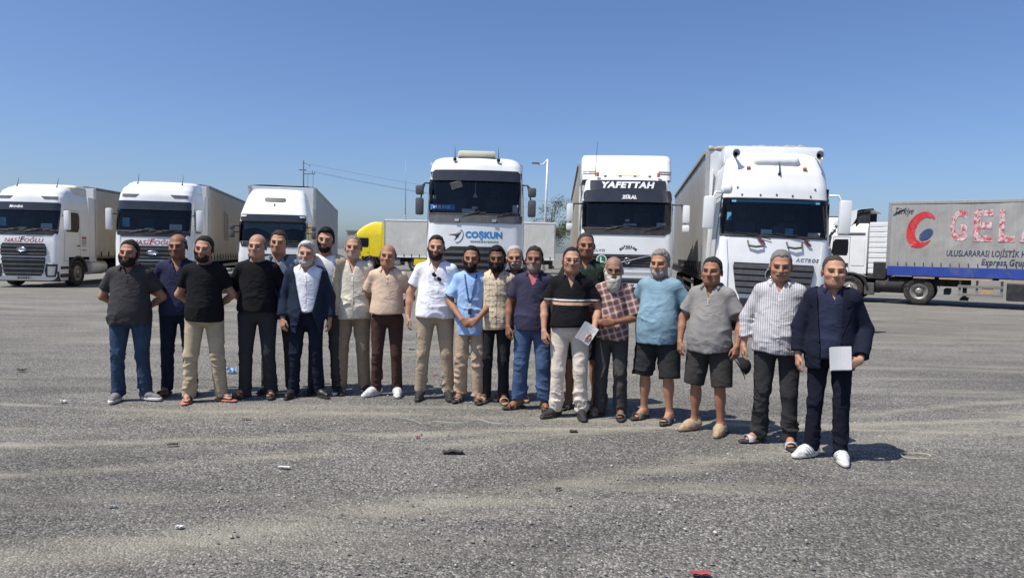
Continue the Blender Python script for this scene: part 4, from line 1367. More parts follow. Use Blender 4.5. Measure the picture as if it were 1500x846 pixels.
# -- two white Fords with black twin grilles
FORD = [(.26, .10, 1.20, .22, .05, 2.25), (.42, .0, 1.25, .28, .08, 2.25), (1.15, .0, 1.25, .28, .08, 2.25), (1.70, .02, 1.25, .26, .08, 2.25), (2.15, .07, 1.25, .26, .08, 2.25),
        (2.93, .22, 1.22, .26, .08, 2.25), (3.20, .25, 1.21, .28, .08, 2.25), (3.42, .30, 1.19, .30, .09, 2.25), (3.66, .42, 1.13, .34, .10, 2.25), (3.80, .62, 1.04, .40, .10, 2.25), (3.86, .95, .95, .40, .08, 2.25)]
def ford(loc, rz, label, dash):
    spec = dict(ws=(2.15, 2.93), mirrors=[(2.18, 2.92, 1.34, .20, white_paint)], mirror_dy=.10, side=[(2.12, .62, 1.42), (2.30, .55, 1.50), (2.75, .50, 1.52), (2.88, .52, 1.46)], door=(1.0, 2.95, .42, 1.55), axle=1.40, fairing_z=3.55, tank_mat=white_paint)
    root, cab, Ff, Sf = tractor('truck', loc, rz, label, FORD, spec, white_paint)
    patch('cowl', [(1.97, -1.12, 1.12), (2.05, -1.17, 1.17), (2.13, -1.17, 1.17)], Ff, .004, .012, black_plastic, root, 16)
    v = patch('sun_visor', [(2.90, -1.13, 1.13), (2.98, -1.17, 1.17), (3.16, -1.17, 1.17), (3.20, -1.12, 1.12)], Ff, .02, .05, dark_visor, root, 18)
    for s in (-1, 1):
        a, b = (.42, 1.02)
        patch('roof_lamp', [(3.34, s * .62 if s > 0 else -1.05, 1.05 if s > 0 else -.62), (3.44, s * .50 if s > 0 else -1.05, 1.05 if s > 0 else -.50)], Ff, .004, .012, grey_plastic, root, 8)
        h = patch('headlight', [(.40, .80 if s > 0 else -1.10, 1.10 if s > 0 else -.80), (.62, .76 if s > 0 else -1.15, 1.15 if s > 0 else -.76), (.88, .80 if s > 0 else -1.16, 1.16 if s > 0 else -.80)], Ff, .004, .02, black_plastic, root, 8)
        patch('lens', [(.46, .86 if s > 0 else -1.08, 1.08 if s > 0 else -.86), (.80, .86 if s > 0 else -1.12, 1.12 if s > 0 else -.86)], Ff, .026, .008, lamp_clear, h, 6)
        patch('corner_deflector', [(.95, s * 1.0 if s > 0 else -1.19, 1.19 if s > 0 else -1.0), (2.0, s * 1.04 if s > 0 else -1.2, 1.2 if s > 0 else -1.04)], Ff, .006, .015, white_paint, root, 6)
    rl = [(1.18, -.78, .78), (1.25, -.82, .82), (1.55, -.80, .80), (1.66, -.74, .74)]
    gu = patch('grille', rl, Ff, .002, .015, black_plastic, root, 14)
    slats('slat', 1.20, 1.62, 3, rl, Ff, grey_plastic, gu, .022, .03, .42, 12)
    ll = [(.44, -.62, .62), (.55, -.70, .70), (1.05, -.78, .78), (1.14, -.76, .76)]
    gl = patch('grille', ll, Ff, .002, .015, black_plastic, root, 14)
    slats('slat', .46, 1.12, 4, ll, Ff, grey_plastic, gl, .022, .035, .35, 12)
    em = MB(); n = 20
    for i in range(n): em.v.append((.17 * math.cos(2 * math.pi * i / n), 0, 1.42 + .065 * math.sin(2 * math.pi * i / n)))
    em.v = [Ff(x, z, .075) for (x, _, z) in em.v]; em.f = [tuple(range(n))]
    e = em.build('emblem', blue_ink, gu)
    rg = MB(); rg.tube(em.v, .014, 5, closed=True); rg.build('emblem_rim', MATS['chrome'], gu, True)
    letters('Ford', Ff, 0, 1.42, .11, white_ink, gu, .3, .004, off=.08)
    # fleet lettering above the grille
    nm = plain('name_red', (.34, .06, .07), .5, 0, .1)
    letters('NASİ', Ff, -.38, 1.80, .20, nm, root, .25, .002, wide=1.2)
    letters('F', Ff, -.02, 1.80, .28, dark_ink if dash == 0 else red_ink, root, .25, .006, wide=1.1)
    letters('OĞLU', Ff, .38, 1.80, .20, nm, root, .25, .002, wide=1.2)
    patch('overline', [(1.915, .12, .70), (1.923, .12, .70)], Ff, .004, .002, dark_ink, root, 4)
    patch('underline', [(1.705, -.66, .02), (1.715, -.66, .02)], Ff, .004, .002, red_ink, root, 4)
    finish_common(root, cab, Ff, white_paint, .36, '')
    for s in (-1, 1):
        fs = lambda u, v, o, s=s: Sf(s)(1.85 + s * u, v, o)
        for i, (zz, hh, mm) in enumerate(((1.90, .11, red_ink), (1.78, .06, grey_ink), (1.69, .06, grey_ink), (1.60, .03, dark_ink), (1.42, .05, grey_ink))): small_print(fs, 0, zz, .34, hh, mm, root, i + 3)
    # things lying on the dashboard
    b = MB(); z = 2.20; y = cab.F(0, 2.15) + .2
    b.box(.45, .85, y + .1, y + .13, z, z + .22); b.build('dashboard_paper', paper, root)
    b = MB(); b.box(-.35, -.05, y + .05, y + .25, z - .01, z + .08, .03); b.build('dashboard_bag', cream_plastic, root)
    b = MB(); b.box(-1.08, -.85, y + .2, y + .21, z + .1, z + .42); b.build('window_card', cyan_card, root)
    if dash:
        b = MB(); b.box(-.9, .9, y, y + .3, z - .02, z + .03, .01); b.build('dashboard_cloth', red_cloth, root)
    else:
        letters('Maşallah', Ff, -.30, 3.02, .14, white_ink, root, .25, .008, off=.075)
    # roof air deflector
    d = Cab([(3.60, .95, 1.16, .3, .1, 2.25), (3.86, 1.05, 1.14, .3, .1, 2.25), (3.97, 1.35, 1.06, .35, .1, 2.25)])
    st = d.shell('d', white_paint, root, refine([3.60, 3.86, 3.97])); o = st['body'].build('roof_deflector', cream_plastic if dash == 0 else white_paint, root); weld(o.data); autosmooth(o, 40)
    for x in (-.7, .75):
        a = MB(); a.tube([(x, .9, 3.84), (x, .96, 3.92), (x + .02, 1.0, 4.2)], [.03, .012, .004], 5); a.build('antenna', black_plastic, root)
    return root

a_loc = ground_depth(34, 25.6); A_RZ = R(5)
ford(a_loc, A_RZ, 'white lorry with red name and white script on its dark visor', 0)
semi_trailer(behind(a_loc, A_RZ, 2.75), A_RZ, 'cream curtain trailer of the lorry with white script on its visor', H=4.0, tarp=tarp_cream, rail=grey_rail, board=.0, near=(1,), top_band=grey_rail)
b_loc = ground_depth(224, 23.6); B_RZ = R(13)
ford(b_loc, B_RZ, 'white lorry with red name and unmarked visor behind charcoal and navy polos', 1)
tb = semi_trailer(behind(b_loc, B_RZ, 2.75), B_RZ, 'sand-coloured curtain trailer with dark roof edge and black scribble marks', H=4.02, tarp=tarp_sand, rail=grey_rail, near=(1,), top_band=grey_rail)
for i in range(3):
    m = MB(); y0 = 3.0 + i * .42
    m.tube([(1.31, y0, 3.2 - .05 * i), (1.312, y0 + .05, 2.8), (1.31, y0 + .02, 2.3), (1.312, y0 + .1, 1.95)], .016, 4); m.build('spray_mark', grey_ink, tb)

# -- the older white cab with sloping roof cap
OLD = [(.30, .10, 1.20, .22, .05, 2.2), (.5, .0, 1.24, .26, .08, 2.2), (1.3, .0, 1.25, .26, .08, 2.2), (1.88, .05, 1.24, .24, .08, 2.2), (2.62, .17, 1.21, .24, .08, 2.2), (2.90, .22, 1.20, .26, .08, 2.2),
       (3.2, .42, 1.14, .30, .09, 2.2), (3.6, .78, 1.05, .32, .09, 2.2), (3.82, 1.05, .98, .34, .09, 2.2), (3.93, 1.35, .90, .34, .08, 2.2)]
def old_cab(loc, rz, label, paint, spec_extra=None, levels=OLD):
    spec = dict(ws=(1.88, 2.62), mirrors=[(2.02, 2.30, 1.36, .17, grey_plastic), (2.32, 2.50, 1.36, .17, grey_plastic)], side=[(1.85, .50, 1.25), (2.0, .42, 1.30), (2.50, .36, 1.30), (2.6, .40, 1.26)], door=(.9, 2.66, .32, 1.38), axle=1.35, fairing_z=3.3)
    spec.update(spec_extra or {})
    root, cab, Ff, Sf = tractor('truck', loc, rz, label, levels, spec, paint)
    patch('sun_visor', [(2.64, -1.12, 1.12), (2.70, -1.16, 1.16), (2.86, -1.16, 1.16), (2.90, -1.10, 1.10)], Ff, .02, .05, dark_visor, root, 16)
    for s in (-1, 1):
        patch('marker_lamp', [(2.80, .95 if s > 0 else -1.14, 1.14 if s > 0 else -.95), (2.86, .93 if s > 0 else -1.14, 1.14 if s > 0 else -.93)], Ff, .075, .02, white_paint, root, 5)
        h = patch('headlight', [(.52, .78 if s > 0 else -1.14, 1.14 if s > 0 else -.78), (.80, .74 if s > 0 else -1.17, 1.17 if s > 0 else -.74)], Ff, .004, .02, lamp_clear, root, 6)
    gr = [(.85, -.80, .80), (1.45, -.86, .86)]
    g = patch('grille', gr, Ff, .002, .015, black_plastic, root, 12)
    slats('slat', .88, 1.43, 4, gr, Ff, grey_plastic, g, .02, .03, .5, 10)
    patch('cowl', [(1.70, -1.1, 1.1), (1.85, -1.15, 1.15)], Ff, .003, .01, black_plastic, root, 12)
    finish_common(root, cab, Ff, paint, .42, '')
    return root, cab, Ff, Sf
c_loc = ground_depth(399, 25.2); C_RZ = R(11)
rc, cabc, Fc, Sc = old_cab(c_loc, C_RZ, 'white lorry with sloping roof cap and curtained cab behind the suited man', cool_white)
patch('roof_hatch', [(3.40, -.32, .32), (3.45, -.38, .38), (3.51, -.38, .38), (3.55, -.34, .34)], Fc, .006, .02, grey_plastic, rc, 8)
cc = MB(); n = 50
for i in range(n + 1):
    x = -1.05 + 2.1 * i / n; sag = .35 * math.cos(x * 1.45) ** 2
    for z in (2.58, 2.12 + .28 * abs(math.sin(x * 2.2))): cc.v.append((x, cabc.F(x, 2.2) + .16 + .02 * math.sin(i * 1.7), z))
for i in range(n): cc.f.append((2 * i, 2 * i + 2, 2 * i + 3, 2 * i + 1))
cc.build('cab_net', cloth('grey_net', (.16, .19, .20)), rc, True)
a = MB(); a.tube([Fc(0, 3.24, .0), Fc(0, 3.28, .05), Fc(0.01, 3.34, .06)], [.03, .02, .004], 5); a.build('antenna', black_plastic, rc)
semi_trailer(behind(c_loc, C_RZ, 2.65), C_RZ, 'grey curtain trailer behind the white lorry with sloping roof cap', L=15.0, H=4.16, drop=.12, tarp=tarp_grey, rail=grey_rail, roof=tarp_sand, near=(1,), top_band=tarp_sand)

# -- yellow lorry and its pale trailer far behind
d_loc = ground_depth(522, 56.5); D_RZ = R(-91.5)
YEL = [(l[0], l[1] * .6, l[2], l[3], l[4], 2.3) for l in OLD[:6]] + [(3.2, .30, 1.16, .3, .09, 2.3), (3.55, .72, 1.08, .32, .09, 2.3), (3.80, 1.15, 1.0, .34, .09, 2.3), (3.9, 1.5, .95, .34, .08, 2.3)]
ry, _, _, _ = old_cab(d_loc, D_RZ, 'bright yellow lorry seen from its side, far behind the men', yellow_paint, levels=YEL)
semi_trailer(behind(d_loc, D_RZ, 2.6), D_RZ, 'long pale cream curtain trailer of the yellow lorry', L=13.7, H=4.12, tarp=tarp_light, rail=cool_white, board=.0, roof=tarp_light, top_band=cool_white, folds=.006)
tk = MB(); tk.box(1.0, 1.28, 5.0, 6.4, .45, 1.0, .05); tk.xform(Matrix.Identity(4)); tk.build('side_locker', yellow_paint, ry)

# -- white lorry with blue name on the panel below the windscreen
REN = [(.35, .10, 1.20, .28, .08, 2.35), (.6, .0, 1.25, .32, .11, 2.35), (1.80, .0, 1.27, .33, .11, 2.35), (2.43, .03, 1.27, .33, .11, 2.35), (2.65, .07, 1.26, .32, .11, 2.35), (3.54, .22, 1.23, .30, .11, 2.35),
       (3.80, .27, 1.22, .32, .11, 2.35), (3.98, .34, 1.19, .36, .11, 2.35), (4.12, .48, 1.12, .42, .11, 2.35), (4.20, .75, 1.02, .42, .10, 2.35)]
e_loc = ground_depth(694, 17.7); E_RZ = R(2.5)
spec = dict(ws=(2.65, 3.54), mirrors=[(2.62, 3.06, 1.36, .21, grey_plastic), (3.14, 3.38, 1.36, .21, grey_plastic)], arm_z=3.45, side=[(2.6, .6, 1.4), (3.4, .5, 1.4)], door=(1.2, 3.5, .42, 1.5), axle=1.4, wipers=((-.35, .45), (.55, .45)), fairing_z=3.9)
re_, cabe, Fe, Se = tractor('truck', e_loc, E_RZ, 'white lorry with blue name and swoosh emblem below its windscreen', REN, spec, cool_white)
patch('cowl', [(2.43, -1.20, 1.20), (2.50, -1.22, 1.22), (2.63, -1.22, 1.22)], Fe, .004, .02, grey_plastic, re_, 18)
patch('sun_visor', [(3.52, -1.12, 1.12), (3.60, -1.16, 1.16), (3.74, -1.15, 1.15), (3.80, -1.08, 1.08)], Fe, .03, .06, dark_visor, re_, 18)
gr = [(.70, -.62, .62), (1.50, -.86, .86), (1.72, -.78, .78), (1.82, -.62, .62)]
ge = patch('grille', gr, Fe, .002, .02, black_plastic, re_, 16); slats('slat', .8, 1.76, 6, gr, Fe, grey_plastic, ge, .022, .035, .45, 14)
for s in (-1, 1):
    patch('air_duct', [(.75, .90 if s > 0 else -1.14, 1.14 if s > 0 else -.90), (1.35, .95 if s > 0 else -1.18, 1.18 if s > 0 else -.95), (1.50, 1.0 if s > 0 else -1.15, 1.15 if s > 0 else -1.0)], Fe, .003, .02, black_plastic, re_, 6)
    h = patch('headlight', [(.55, .72 if s > 0 else -1.12, 1.12 if s > 0 else -.72), (.74, .76 if s > 0 else -1.14, 1.14 if s > 0 else -.76)], Fe, .004, .025, lamp_clear, re_, 6)
    st = patch('wiper_bracket', [(2.46, s * .48 - .05, s * .48 + .05), (2.53, s * .48 - .06, s * .48 + .06)], Fe, .025, .03, alu, re_, 3)
    a = MB(); a.tube([(s * .57, .42, 4.05), (s * .57, .40, 4.12), (s * .57, .42, 4.17), (s * .57, .45, 4.42)], [.05, .045, .012, .004], 6); a.build('antenna', black_plastic, re_)
letters('COŞKUN', Fe, .22, 2.11, .215, blue_ink, re_, 0, .012, 1.06, 1.0)
small_print(Fe, .24, 1.95, .72, .05, grey_ink, re_, 9)
sw = MB()
for poly in ([(-.72, 2.12), (-.50, 2.14), (-.36, 2.22), (-.52, 2.10)], [(-.52, 2.09), (-.35, 2.21), (-.44, 2.06), (-.56, 1.95), (-.50, 2.05)]):
    b0 = len(sw.v); sw.v += [Fe(x, z, .007) for x, z in poly]; sw.f.append(tuple(range(b0, len(sw.v))))
sw.build('swoosh_emblem', dark_ink, re_)
rg = MB(); rg.tube([Fe(-.43 + .12 * math.cos(t), 2.08 + .15 * math.sin(t) + .06 * math.cos(t), .006) for t in np.linspace(-2.3, 1.2, 16)], .008, 4); rg.build('emblem_ring', dark_ink, re_)
ac = MB(); ac.box(-.50, .50, .62, 1.5, 4.17, 4.36, .07); o = ac.build('air_conditioner', cream_plastic, re_); autosmooth(o, 50)
ab = MB(); ab.box(-.5, .5, .60, 1.45, 4.12, 4.18, .02); ab.build('air_conditioner_base', black_plastic, re_)
y = cabe.F(0, 2.7) + .06
c = MB(); c.box(-.32, .32, 0, .006, -.07, .07); c.xform(Matrix.Translation((-.86, cabe.F(.86, 2.85) + .05, 2.83)) @ Matrix.Rotation(R(-6), 4, 'Z')); co = c.build('window_card', plain('blue_card', (.06, .30, .75), .6), re_)
small_print(lambda u, v, o: (u, cabe.F(.86, 2.85) + .035 - o, v), -.86, 2.83, .50, .085, white_ink, co, 4)
c = MB(); c.box(-1.12, -1.04, cabe.F(1.08, 3.08) + .02, cabe.F(1.08, 3.08) + .026, 3.04, 3.13); c.build('window_sticker', plain('green_sticker', (.15, .45, .35), .5), re_)
c = MB(); c.box(-.36, -.02, y + .1, y + .3, 2.68, 2.80, .02); c.build('dashboard_box', paper, re_)
c = MB(); c.box(-.10, .05, y + .1, y + .2, 2.80, 2.86, .01); c.build('dashboard_tin', cream_plastic, re_)
c = MB(); c.box(.86, 1.0, y + .12, y + .14, 2.68, 2.92); c.xform(Matrix.Translation((.1, 0, 0)) @ Matrix.Rotation(R(0), 4, 'Z')); c.build('dashboard_note', paper, re_)
c = MB(); c.tube([(-.02, y + .12, 3.5), (-.02, y + .12, 3.22)], .006, 4); c.lathe([(.002, 3.22), (.05, 3.14), (.06, 3.10), (.002, 3.10)], 8, 'z', (-.02, y + .12, 0)); c.build('hanging_charm', paper, re_)
c = MB(); c.box(-.66, -.36, y + .02, y + .06, 3.30, 3.50, .02); c.xform(Matrix.Translation((-.5, 0, 3.4)) @ Matrix.Rotation(R(-18), 4, 'Y') @ Matrix.Translation((.5, 0, -3.4))); c.build('folded_visor', grey_plastic, re_)
semi_trailer(behind(e_loc, E_RZ, 2.6), E_RZ, 'white box-like trailer behind the lorry with the blue name', W=2.62, H=4.28, tarp=tarp_light, rail=cool_white, roof=tarp_light, top_band=cool_white)

# -- white lorry with a lit-look name board above the visor
VOL = [(.35, .10, 1.18, .24, .07, 2.3), (.6, .0, 1.24, .27, .09, 2.3), (1.72, .0, 1.25, .28, .09, 2.3), (2.20, .03, 1.25, .28, .09, 2.3), (2.39, .06, 1.25, .28, .09, 2.3), (3.12, .20, 1.22, .26, .09, 2.3), (3.42, .25, 1.18, .27, .09, 2.3),
       (3.70, .33, 1.12, .30, .09, 2.3), (3.80, .48, 1.06, .30, .09, 2.3)]
f_loc = ground_depth(916, 18.3); F_RZ = R(-4.0)
spec = dict(ws=(2.39, 3.12), mirrors=[(2.56, 3.04, 1.46, .18, white_paint), (2.32, 2.52, 1.46, .18, white_paint)], arm_z=3.05, side=[(2.35, .55, 1.35), (3.0, .45, 1.35)], door=(1.1, 3.1, .4, 1.45), axle=1.4, wipers=((-.62, .5), (.45, .5)), fairing=True, fairing_z=3.7)
rf_, cabf, Fv, Sv = tractor('truck', f_loc, F_RZ, 'white lorry with dark name board above its visor and green sign on grille', VOL, spec, white_paint)
d = Cab([(3.74, .55, 1.22, .22, .08, 2.3), (3.95, .65, 1.24, .22, .08, 2.3), (4.36, .92, 1.24, .2, .06, 2.3), (4.46, 1.05, 1.20, .2, .05, 2.3)])
o = d.shell('d', white_paint, rf_, refine([3.74, 3.95, 4.36, 4.46]))['body'].build('roof_fairing', white_paint, rf_); weld(o.data); autosmooth(o, 38)
Fd = lambda x, z, o: (x, d.F(x, z) - o, z)
patch('fairing_panel', rows_rect(3.84, 4.0, -.34, .34, .04), Fd, .004, .008, cream_plastic, rf_, 6)
for s in (-1, 1):
    for dz in (0, .06): patch('fairing_louvre', [(3.90 + dz, .86 if s > 0 else -1.2, 1.2 if s > 0 else -.86), (3.925 + dz, .86 if s > 0 else -1.2, 1.2 if s > 0 else -.86)], Fd, .003, .01, grey_plastic, rf_, 5)
    b = MB(); b.box(s * .82 - .04, s * .82 + .04, .40, .52, 3.80, 3.92, .02); b.build('beacon_lamp', lamp_amber, rf_)
for x in (-.6, -.2, .2, .6):
    b = MB(); b.box(x - .035, x + .035, .52, .60, 3.80, 3.85, .01); b.build('marker_lamp', grey_plastic, rf_)
patch('name_board', rows_rect(3.43, 3.70, -1.02, 1.02, .04), Fv, .02, .04, dark_visor, rf_, 16)
letters('YAFETTAH', Fv, 0, 3.565, .225, white_ink, rf_, .22, .012, 1.12, 1.18, off=.068)
patch('sun_visor', [(3.10, -1.14, 1.14), (3.18, -1.19, 1.19), (3.36, -1.18, 1.18), (3.42, -1.12, 1.12)], Fv, .05, .06, dark_visor, rf_, 18)
letters('ZÜLAL', Fv, .02, 3.24, .12, white_ink, rf_, .15, .010, 1.05, off=.118)
patch('cowl', [(2.22, -.98, .98), (2.28, -1.14, 1.14), (2.37, -1.18, 1.18)], Fv, .004, .015, black_plastic, rf_, 18)
letters('VOLVO', Fv, -.80, 1.80, .085, grey_ink, rf_, 0, .004, 1.25, 1.25)
arch_text('MAŞALLAH', Fv, 0.02, 1.92, .28, .062, dark_ink, rf_)
ma = MB(); ma.tube([Fv(.02 + .075 * math.cos(t), 1.835 + .035 * math.sin(t), .006) for t in np.linspace(.2, 2.94, 8)], .006, 4); ma.build('arch_mark', dark_ink, rf_)
g1 = [(1.36, -.93, .93), (1.70, -.96, .96)]
ga = patch('grille', g1, Fv, .002, .015, black_plastic, rf_, 14); slats('slat', 1.38, 1.69, 4, g1, Fv, grey_plastic, ga, .018, .025, .3, 12)
dg = MB(); dg.tube([Fv(-.35 + 1.0 * t, 1.44 + .25 * t, .06) for t in np.linspace(0, 1, 8)], .018, 5); dg.build('emblem_bar', MATS['chrome'], ga, True)
rg = MB(); rg.tube([Fv(.0 + .075 * math.cos(t), 1.53 + .075 * math.sin(t), .07) for t in np.linspace(0, 2 * math.pi, 17)[:-1]], .016, 5, closed=True); rg.build('emblem', MATS['chrome'], ga, True)
for i, (za, zb_) in enumerate(((1.22, 1.30), (1.08, 1.14))): patch('grille_bar', [(za, -.95, .95), (zb_, -.95, .95)], Fv, .01, .03, white_paint, rf_, 14)
g2 = [(.55, -.80, .80), (1.05, -.93, .93)]
gb = patch('grille', g2, Fv, .002, .012, black_plastic, rf_, 14); slats('slat', .58, .82, 3, g2, Fv, grey_plastic, gb, .016, .02, .35, 12); slats('slat', .92, 1.05, 2, g2, Fv, grey_plastic, gb, .016, .02, .35, 12)
bar = patch('name_bar', [(.83, -.90, .90), (.93, -.92, .92)], Fv, .015, .03, white_paint, rf_, 14); letters('VOLVO', Fv, 0, .88, .10, dark_ink, bar, 0, .006, 2.2, 1.3, off=.05)
n = 24; gs = MB(); gs.v = [Fv(-.68 + .135 * math.cos(2 * math.pi * i / n), 1.55 + .135 * math.sin(2 * math.pi * i / n), .07) for i in range(n)]; gs.f = [tuple(range(n))]; so = gs.build('round_sign', white_ink, rf_)
gs = MB(); gs.v = [Fv(-.68 + .112 * math.cos(2 * math.pi * i / n), 1.55 + .112 * math.sin(2 * math.pi * i / n), .074) for i in range(n)]; gs.f = [tuple(range(n))]; gs.build('sign_disc', green_m, so)
letters('L', Fv, -.67, 1.55, .19, white_ink, so, 0, .008, off=.078)
for s in (-1, 1):
    patch('headlight', [(.50, .84 if s > 0 else -1.14, 1.14 if s > 0 else -.84), (.80, .96 if s > 0 else -1.17, 1.17 if s > 0 else -.96)], Fv, .004, .025, lamp_clear, rf_, 6)
y = cabf.F(0, 2.4) + .1
c = MB()
for i in range(26):
    x = -1.05 + 2.1 * i / 25
    for yy, zz in ((y, 2.42), (y + .02, 2.47 + .03 * math.sin(i * 1.1)), (y + .3, 2.45)): c.v.append((x, yy + .02, zz))
for i in range(25):
    for j in range(2): q = 3 * i + j; c.f.append((q, q + 3, q + 4, q + 1))
c.build('dashboard_cloth', red_cloth, rf_, True)
c = MB(); c.box(.78, 1.02, y + .05, y + .07, 2.42, 2.56); c.build('dashboard_paper', paper, rf_)
c = MB(); c.box(-.1, .25, y + .05, y + .2, 2.47, 2.53, .02); c.build('dashboard_bag', paper, rf_)
c = MB(); c.box(-.02, .08, y + .4, y + .41, 2.60, 2.66); c.build('dashboard_card', paper, rf_)
a = MB(); a.tube([(-.88, .5, 3.8), (-.87, .5, 4.1), (-.84, .52, 4.75)], [.012, .008, .004], 5); a.build('antenna', black_plastic, rf_)
semi_trailer(behind(f_loc, F_RZ, 2.5), F_RZ, 'sand tarpaulin trailer behind the lorry with the name board', H=4.44, tarp=tarp_sand, rail=grey_rail, near=(-1,), top_band=tarp_sand)

# -- white lorry with three-pointed star and dark slatted grille
MER = [(.28, .12, 1.18, .26, .08, 2.3), (.50, .0, 1.24, .30, .10, 2.3), (1.65, .02, 1.25, .30, .10, 2.3), (2.04, .08, 1.24, .29, .10, 2.3), (2.90, .26, 1.19, .27, .10, 2.3), (3.12, .30, 1.18, .30, .10, 2.3),
       (3.40, .42, 1.15, .33, .10, 2.3), (3.66, .62, 1.08, .38, .10, 2.3), (3.78, .85, 1.0, .40, .10, 2.3)]
g_loc = ground_depth(1127, 15.55); G_RZ = R(-10)
wine = plain('wine_red', (.14, .02, .035), .5)
spec = dict(ws=(2.06, 2.90), mirrors=[(2.18, 2.92, 1.36, .25, white_paint)], mirror_dy=-.02, arm_z=3.0, arm_mat=white_paint, side=[(2.0, .55, 1.4), (2.85, .45, 1.4)], door=(.9, 2.95, .4, 1.5), axle=1.4, wipers=((-.1, -.75), (.75, -.75)), fairing_z=3.6)
rg_, cabg, Fg, Sg = tractor('truck', g_loc, G_RZ, 'white lorry with star emblem on dark slatted grille and twin roof horns', MER, spec, white_paint, roll=R(1.6))
gr = [(.88, -.74, .74), (1.0, -.80, .80), (1.52, -.88, .88), (1.62, -.86, .86)]
gg = patch('grille', gr, Fg, .002, .015, black_plastic, rg_, 16); slats('slat', .90, 1.62, 5, gr, Fg, grey_plastic, gg, .02, .04, .72, 14)
rg = MB(); rg.tube([Fg(.0 + .19 * math.cos(t), 1.36 + .19 * math.sin(t), .085) for t in np.linspace(0, 2 * math.pi, 29)[:-1]], .017, 6, closed=True)
for a_ in (90, 210, 330): rg.tube([Fg(0, 1.36, .085), Fg(.18 * math.cos(R(a_)), 1.36 + .18 * math.sin(R(a_)), .085)], [.022, .008], 5)
rg.build('star_emblem', MATS['chrome'], gg, True)
dk = MB(); dk.v = [Fg(.18 * math.cos(2 * math.pi * i / 24), 1.36 + .18 * math.sin(2 * math.pi * i / 24), .068) for i in range(24)]; dk.f = [tuple(range(24))]; dk.build('emblem_disc', black_plastic, gg)
letters('ACTROS', Fg, .72, 1.70, .075, grey_ink, rg_, .3, .004, 1.3, 1.4)
for s in (-1, 1):
    h = MB(); h.tube([Fg(s * .42 - .17, 1.98, .0), Fg(s * .42 - .15, 1.90, .05), Fg(s * .42, 1.885, .06), Fg(s * .42 + .15, 1.90, .05), Fg(s * .42 + .17, 1.98, .0)], .02, 6); h.build('grab_handle', grey_plastic, rg_, True)
    w = patch('wiper_base', [(1.93, s * .5 + .28 - .06, s * .5 + .28 + .02), (2.03, s * .5 + .16 - .06, s * .5 + .16 + .02)], Fg, .02, .02, wine, rg_, 2)
    patch('corner_panel', [(.95, .98 if s > 0 else -1.2, 1.2 if s > 0 else -.98), (1.6, 1.0 if s > 0 else -1.22, 1.22 if s > 0 else -1.0), (2.0, 1.05 if s > 0 else -1.2, 1.2 if s > 0 else -1.05)], Fg, .01, .02, white_paint, rg_, 6)
    hl = patch('headlight', [(.60, .76 if s > 0 else -1.15, 1.15 if s > 0 else -.76), (.72, .72 if s > 0 else -1.18, 1.18 if s > 0 else -.72), (.88, .80 if s > 0 else -1.19, 1.19 if s > 0 else -.80)], Fg, .006, .02, lamp_clear, rg_, 6)
    b = MB(); b.box(s * .62 - .045, s * .62 + .045, .48, .56, 3.44, 3.50, .02); b.build('marker_lamp', lamp_amber, rg_)
    hn = MB(); hn.lathe([(.015, .55), (.025, .25), (.045, .08), (.085, 0), (.07, .02), (.03, .1)], 14, 'y', (s * .92, .45, 3.72)); hn.build('roof_horn', MATS['chrome'], rg_, True)
patch('lower_grille', [(.45, -.62, .62), (.52, -.70, .70), (.78, -.70, .70)], Fg, .002, .02, black_plastic, rg_, 12)
patch('windscreen_top_band', [(2.82, -.98, .98), (2.90, -.98, .98)], Fg, -.006, .004, cyan_card, rg_, 12) 
for (x, z) in ((-.75, 2.97), (-.35, 2.97), (0, 2.98), (.35, 2.97), (.75, 2.97), (-.85, 3.1), (.85, 3.1)):
    b = MB(); q = Fg(x, z, 0); b.box(q[0] - .018, q[0] + .018, q[1] - .015, q[1] + .02, q[2] - .018, q[2] + .018, .005); b.build('bracket', grey_plastic, rg_)
rl_ = MB(); n = 14
rl_.tube([(-.50 + 1.0 * i / n, .62 - .04 * math.sin(math.pi * i / n), 3.60 + .008 * math.sin(i * 1.9)) for i in range(n + 1)], [.06] + [.10] * (n - 1) + [.06], 10); rl_.build('rolled_sunshade', white_paint, rg_, True)
nk = MB(); nk.box(-1.14, 1.14, .95, 2.3, 3.55, 3.98, .12); o = nk.build('roof_spoiler', white_paint, rg_); autosmooth(o, 50)
a = MB(); a.tube([Fg(.05, 3.36, .0), Fg(.05, 3.38, .06), Fg(.05, 3.62, .08)], [.035, .02, .004], 6); a.build('antenna', black_plastic, rg_)
y = cabg.F(0, 2.06) + .08
for (x0, x1, z1, mm, nm) in ((-.30, -.06, 2.22, paper, 'dashboard_paper'), (.22, .40, 2.26, cyan_card, 'window_card'), (-.04, .20, 2.30, black_plastic, 'dashboard_screen'), (.72, .98, 2.18, cream_plastic, 'dashboard_towel')):
    c = MB(); c.box(x0, x1, y + .04, y + .06, 2.09, z1); c.build(nm, mm, rg_)
c = MB(); c.box(-1.0, 1.0, y + .08, y + .4, 2.07, 2.12, .02); c.build('dashboard_cloth', red_cloth, rg_)
c = MB(); c.box(-1.06, -.97, cabg.F(1.0, 2.45) + .01, cabg.F(1.0, 2.45) + .016, 2.40, 2.58); c.build('window_sticker', cyan_card, rg_)
finish_common(rg_, cabg, Fg, white_paint, .62, '')
mb_ = MB(); mb_.box(-1.27, -1.02, -.12, .08, 2.95, 3.12, .07); o = mb_.build('kerb_mirror', white_paint, rg_); autosmooth(o, 60)
warp_z(rg_, [0, .9, 1.6, 2.06, 2.9, 3.78, 4.2], [0, .86, 1.53, 2.17, 3.03, 4.16, 4.56])
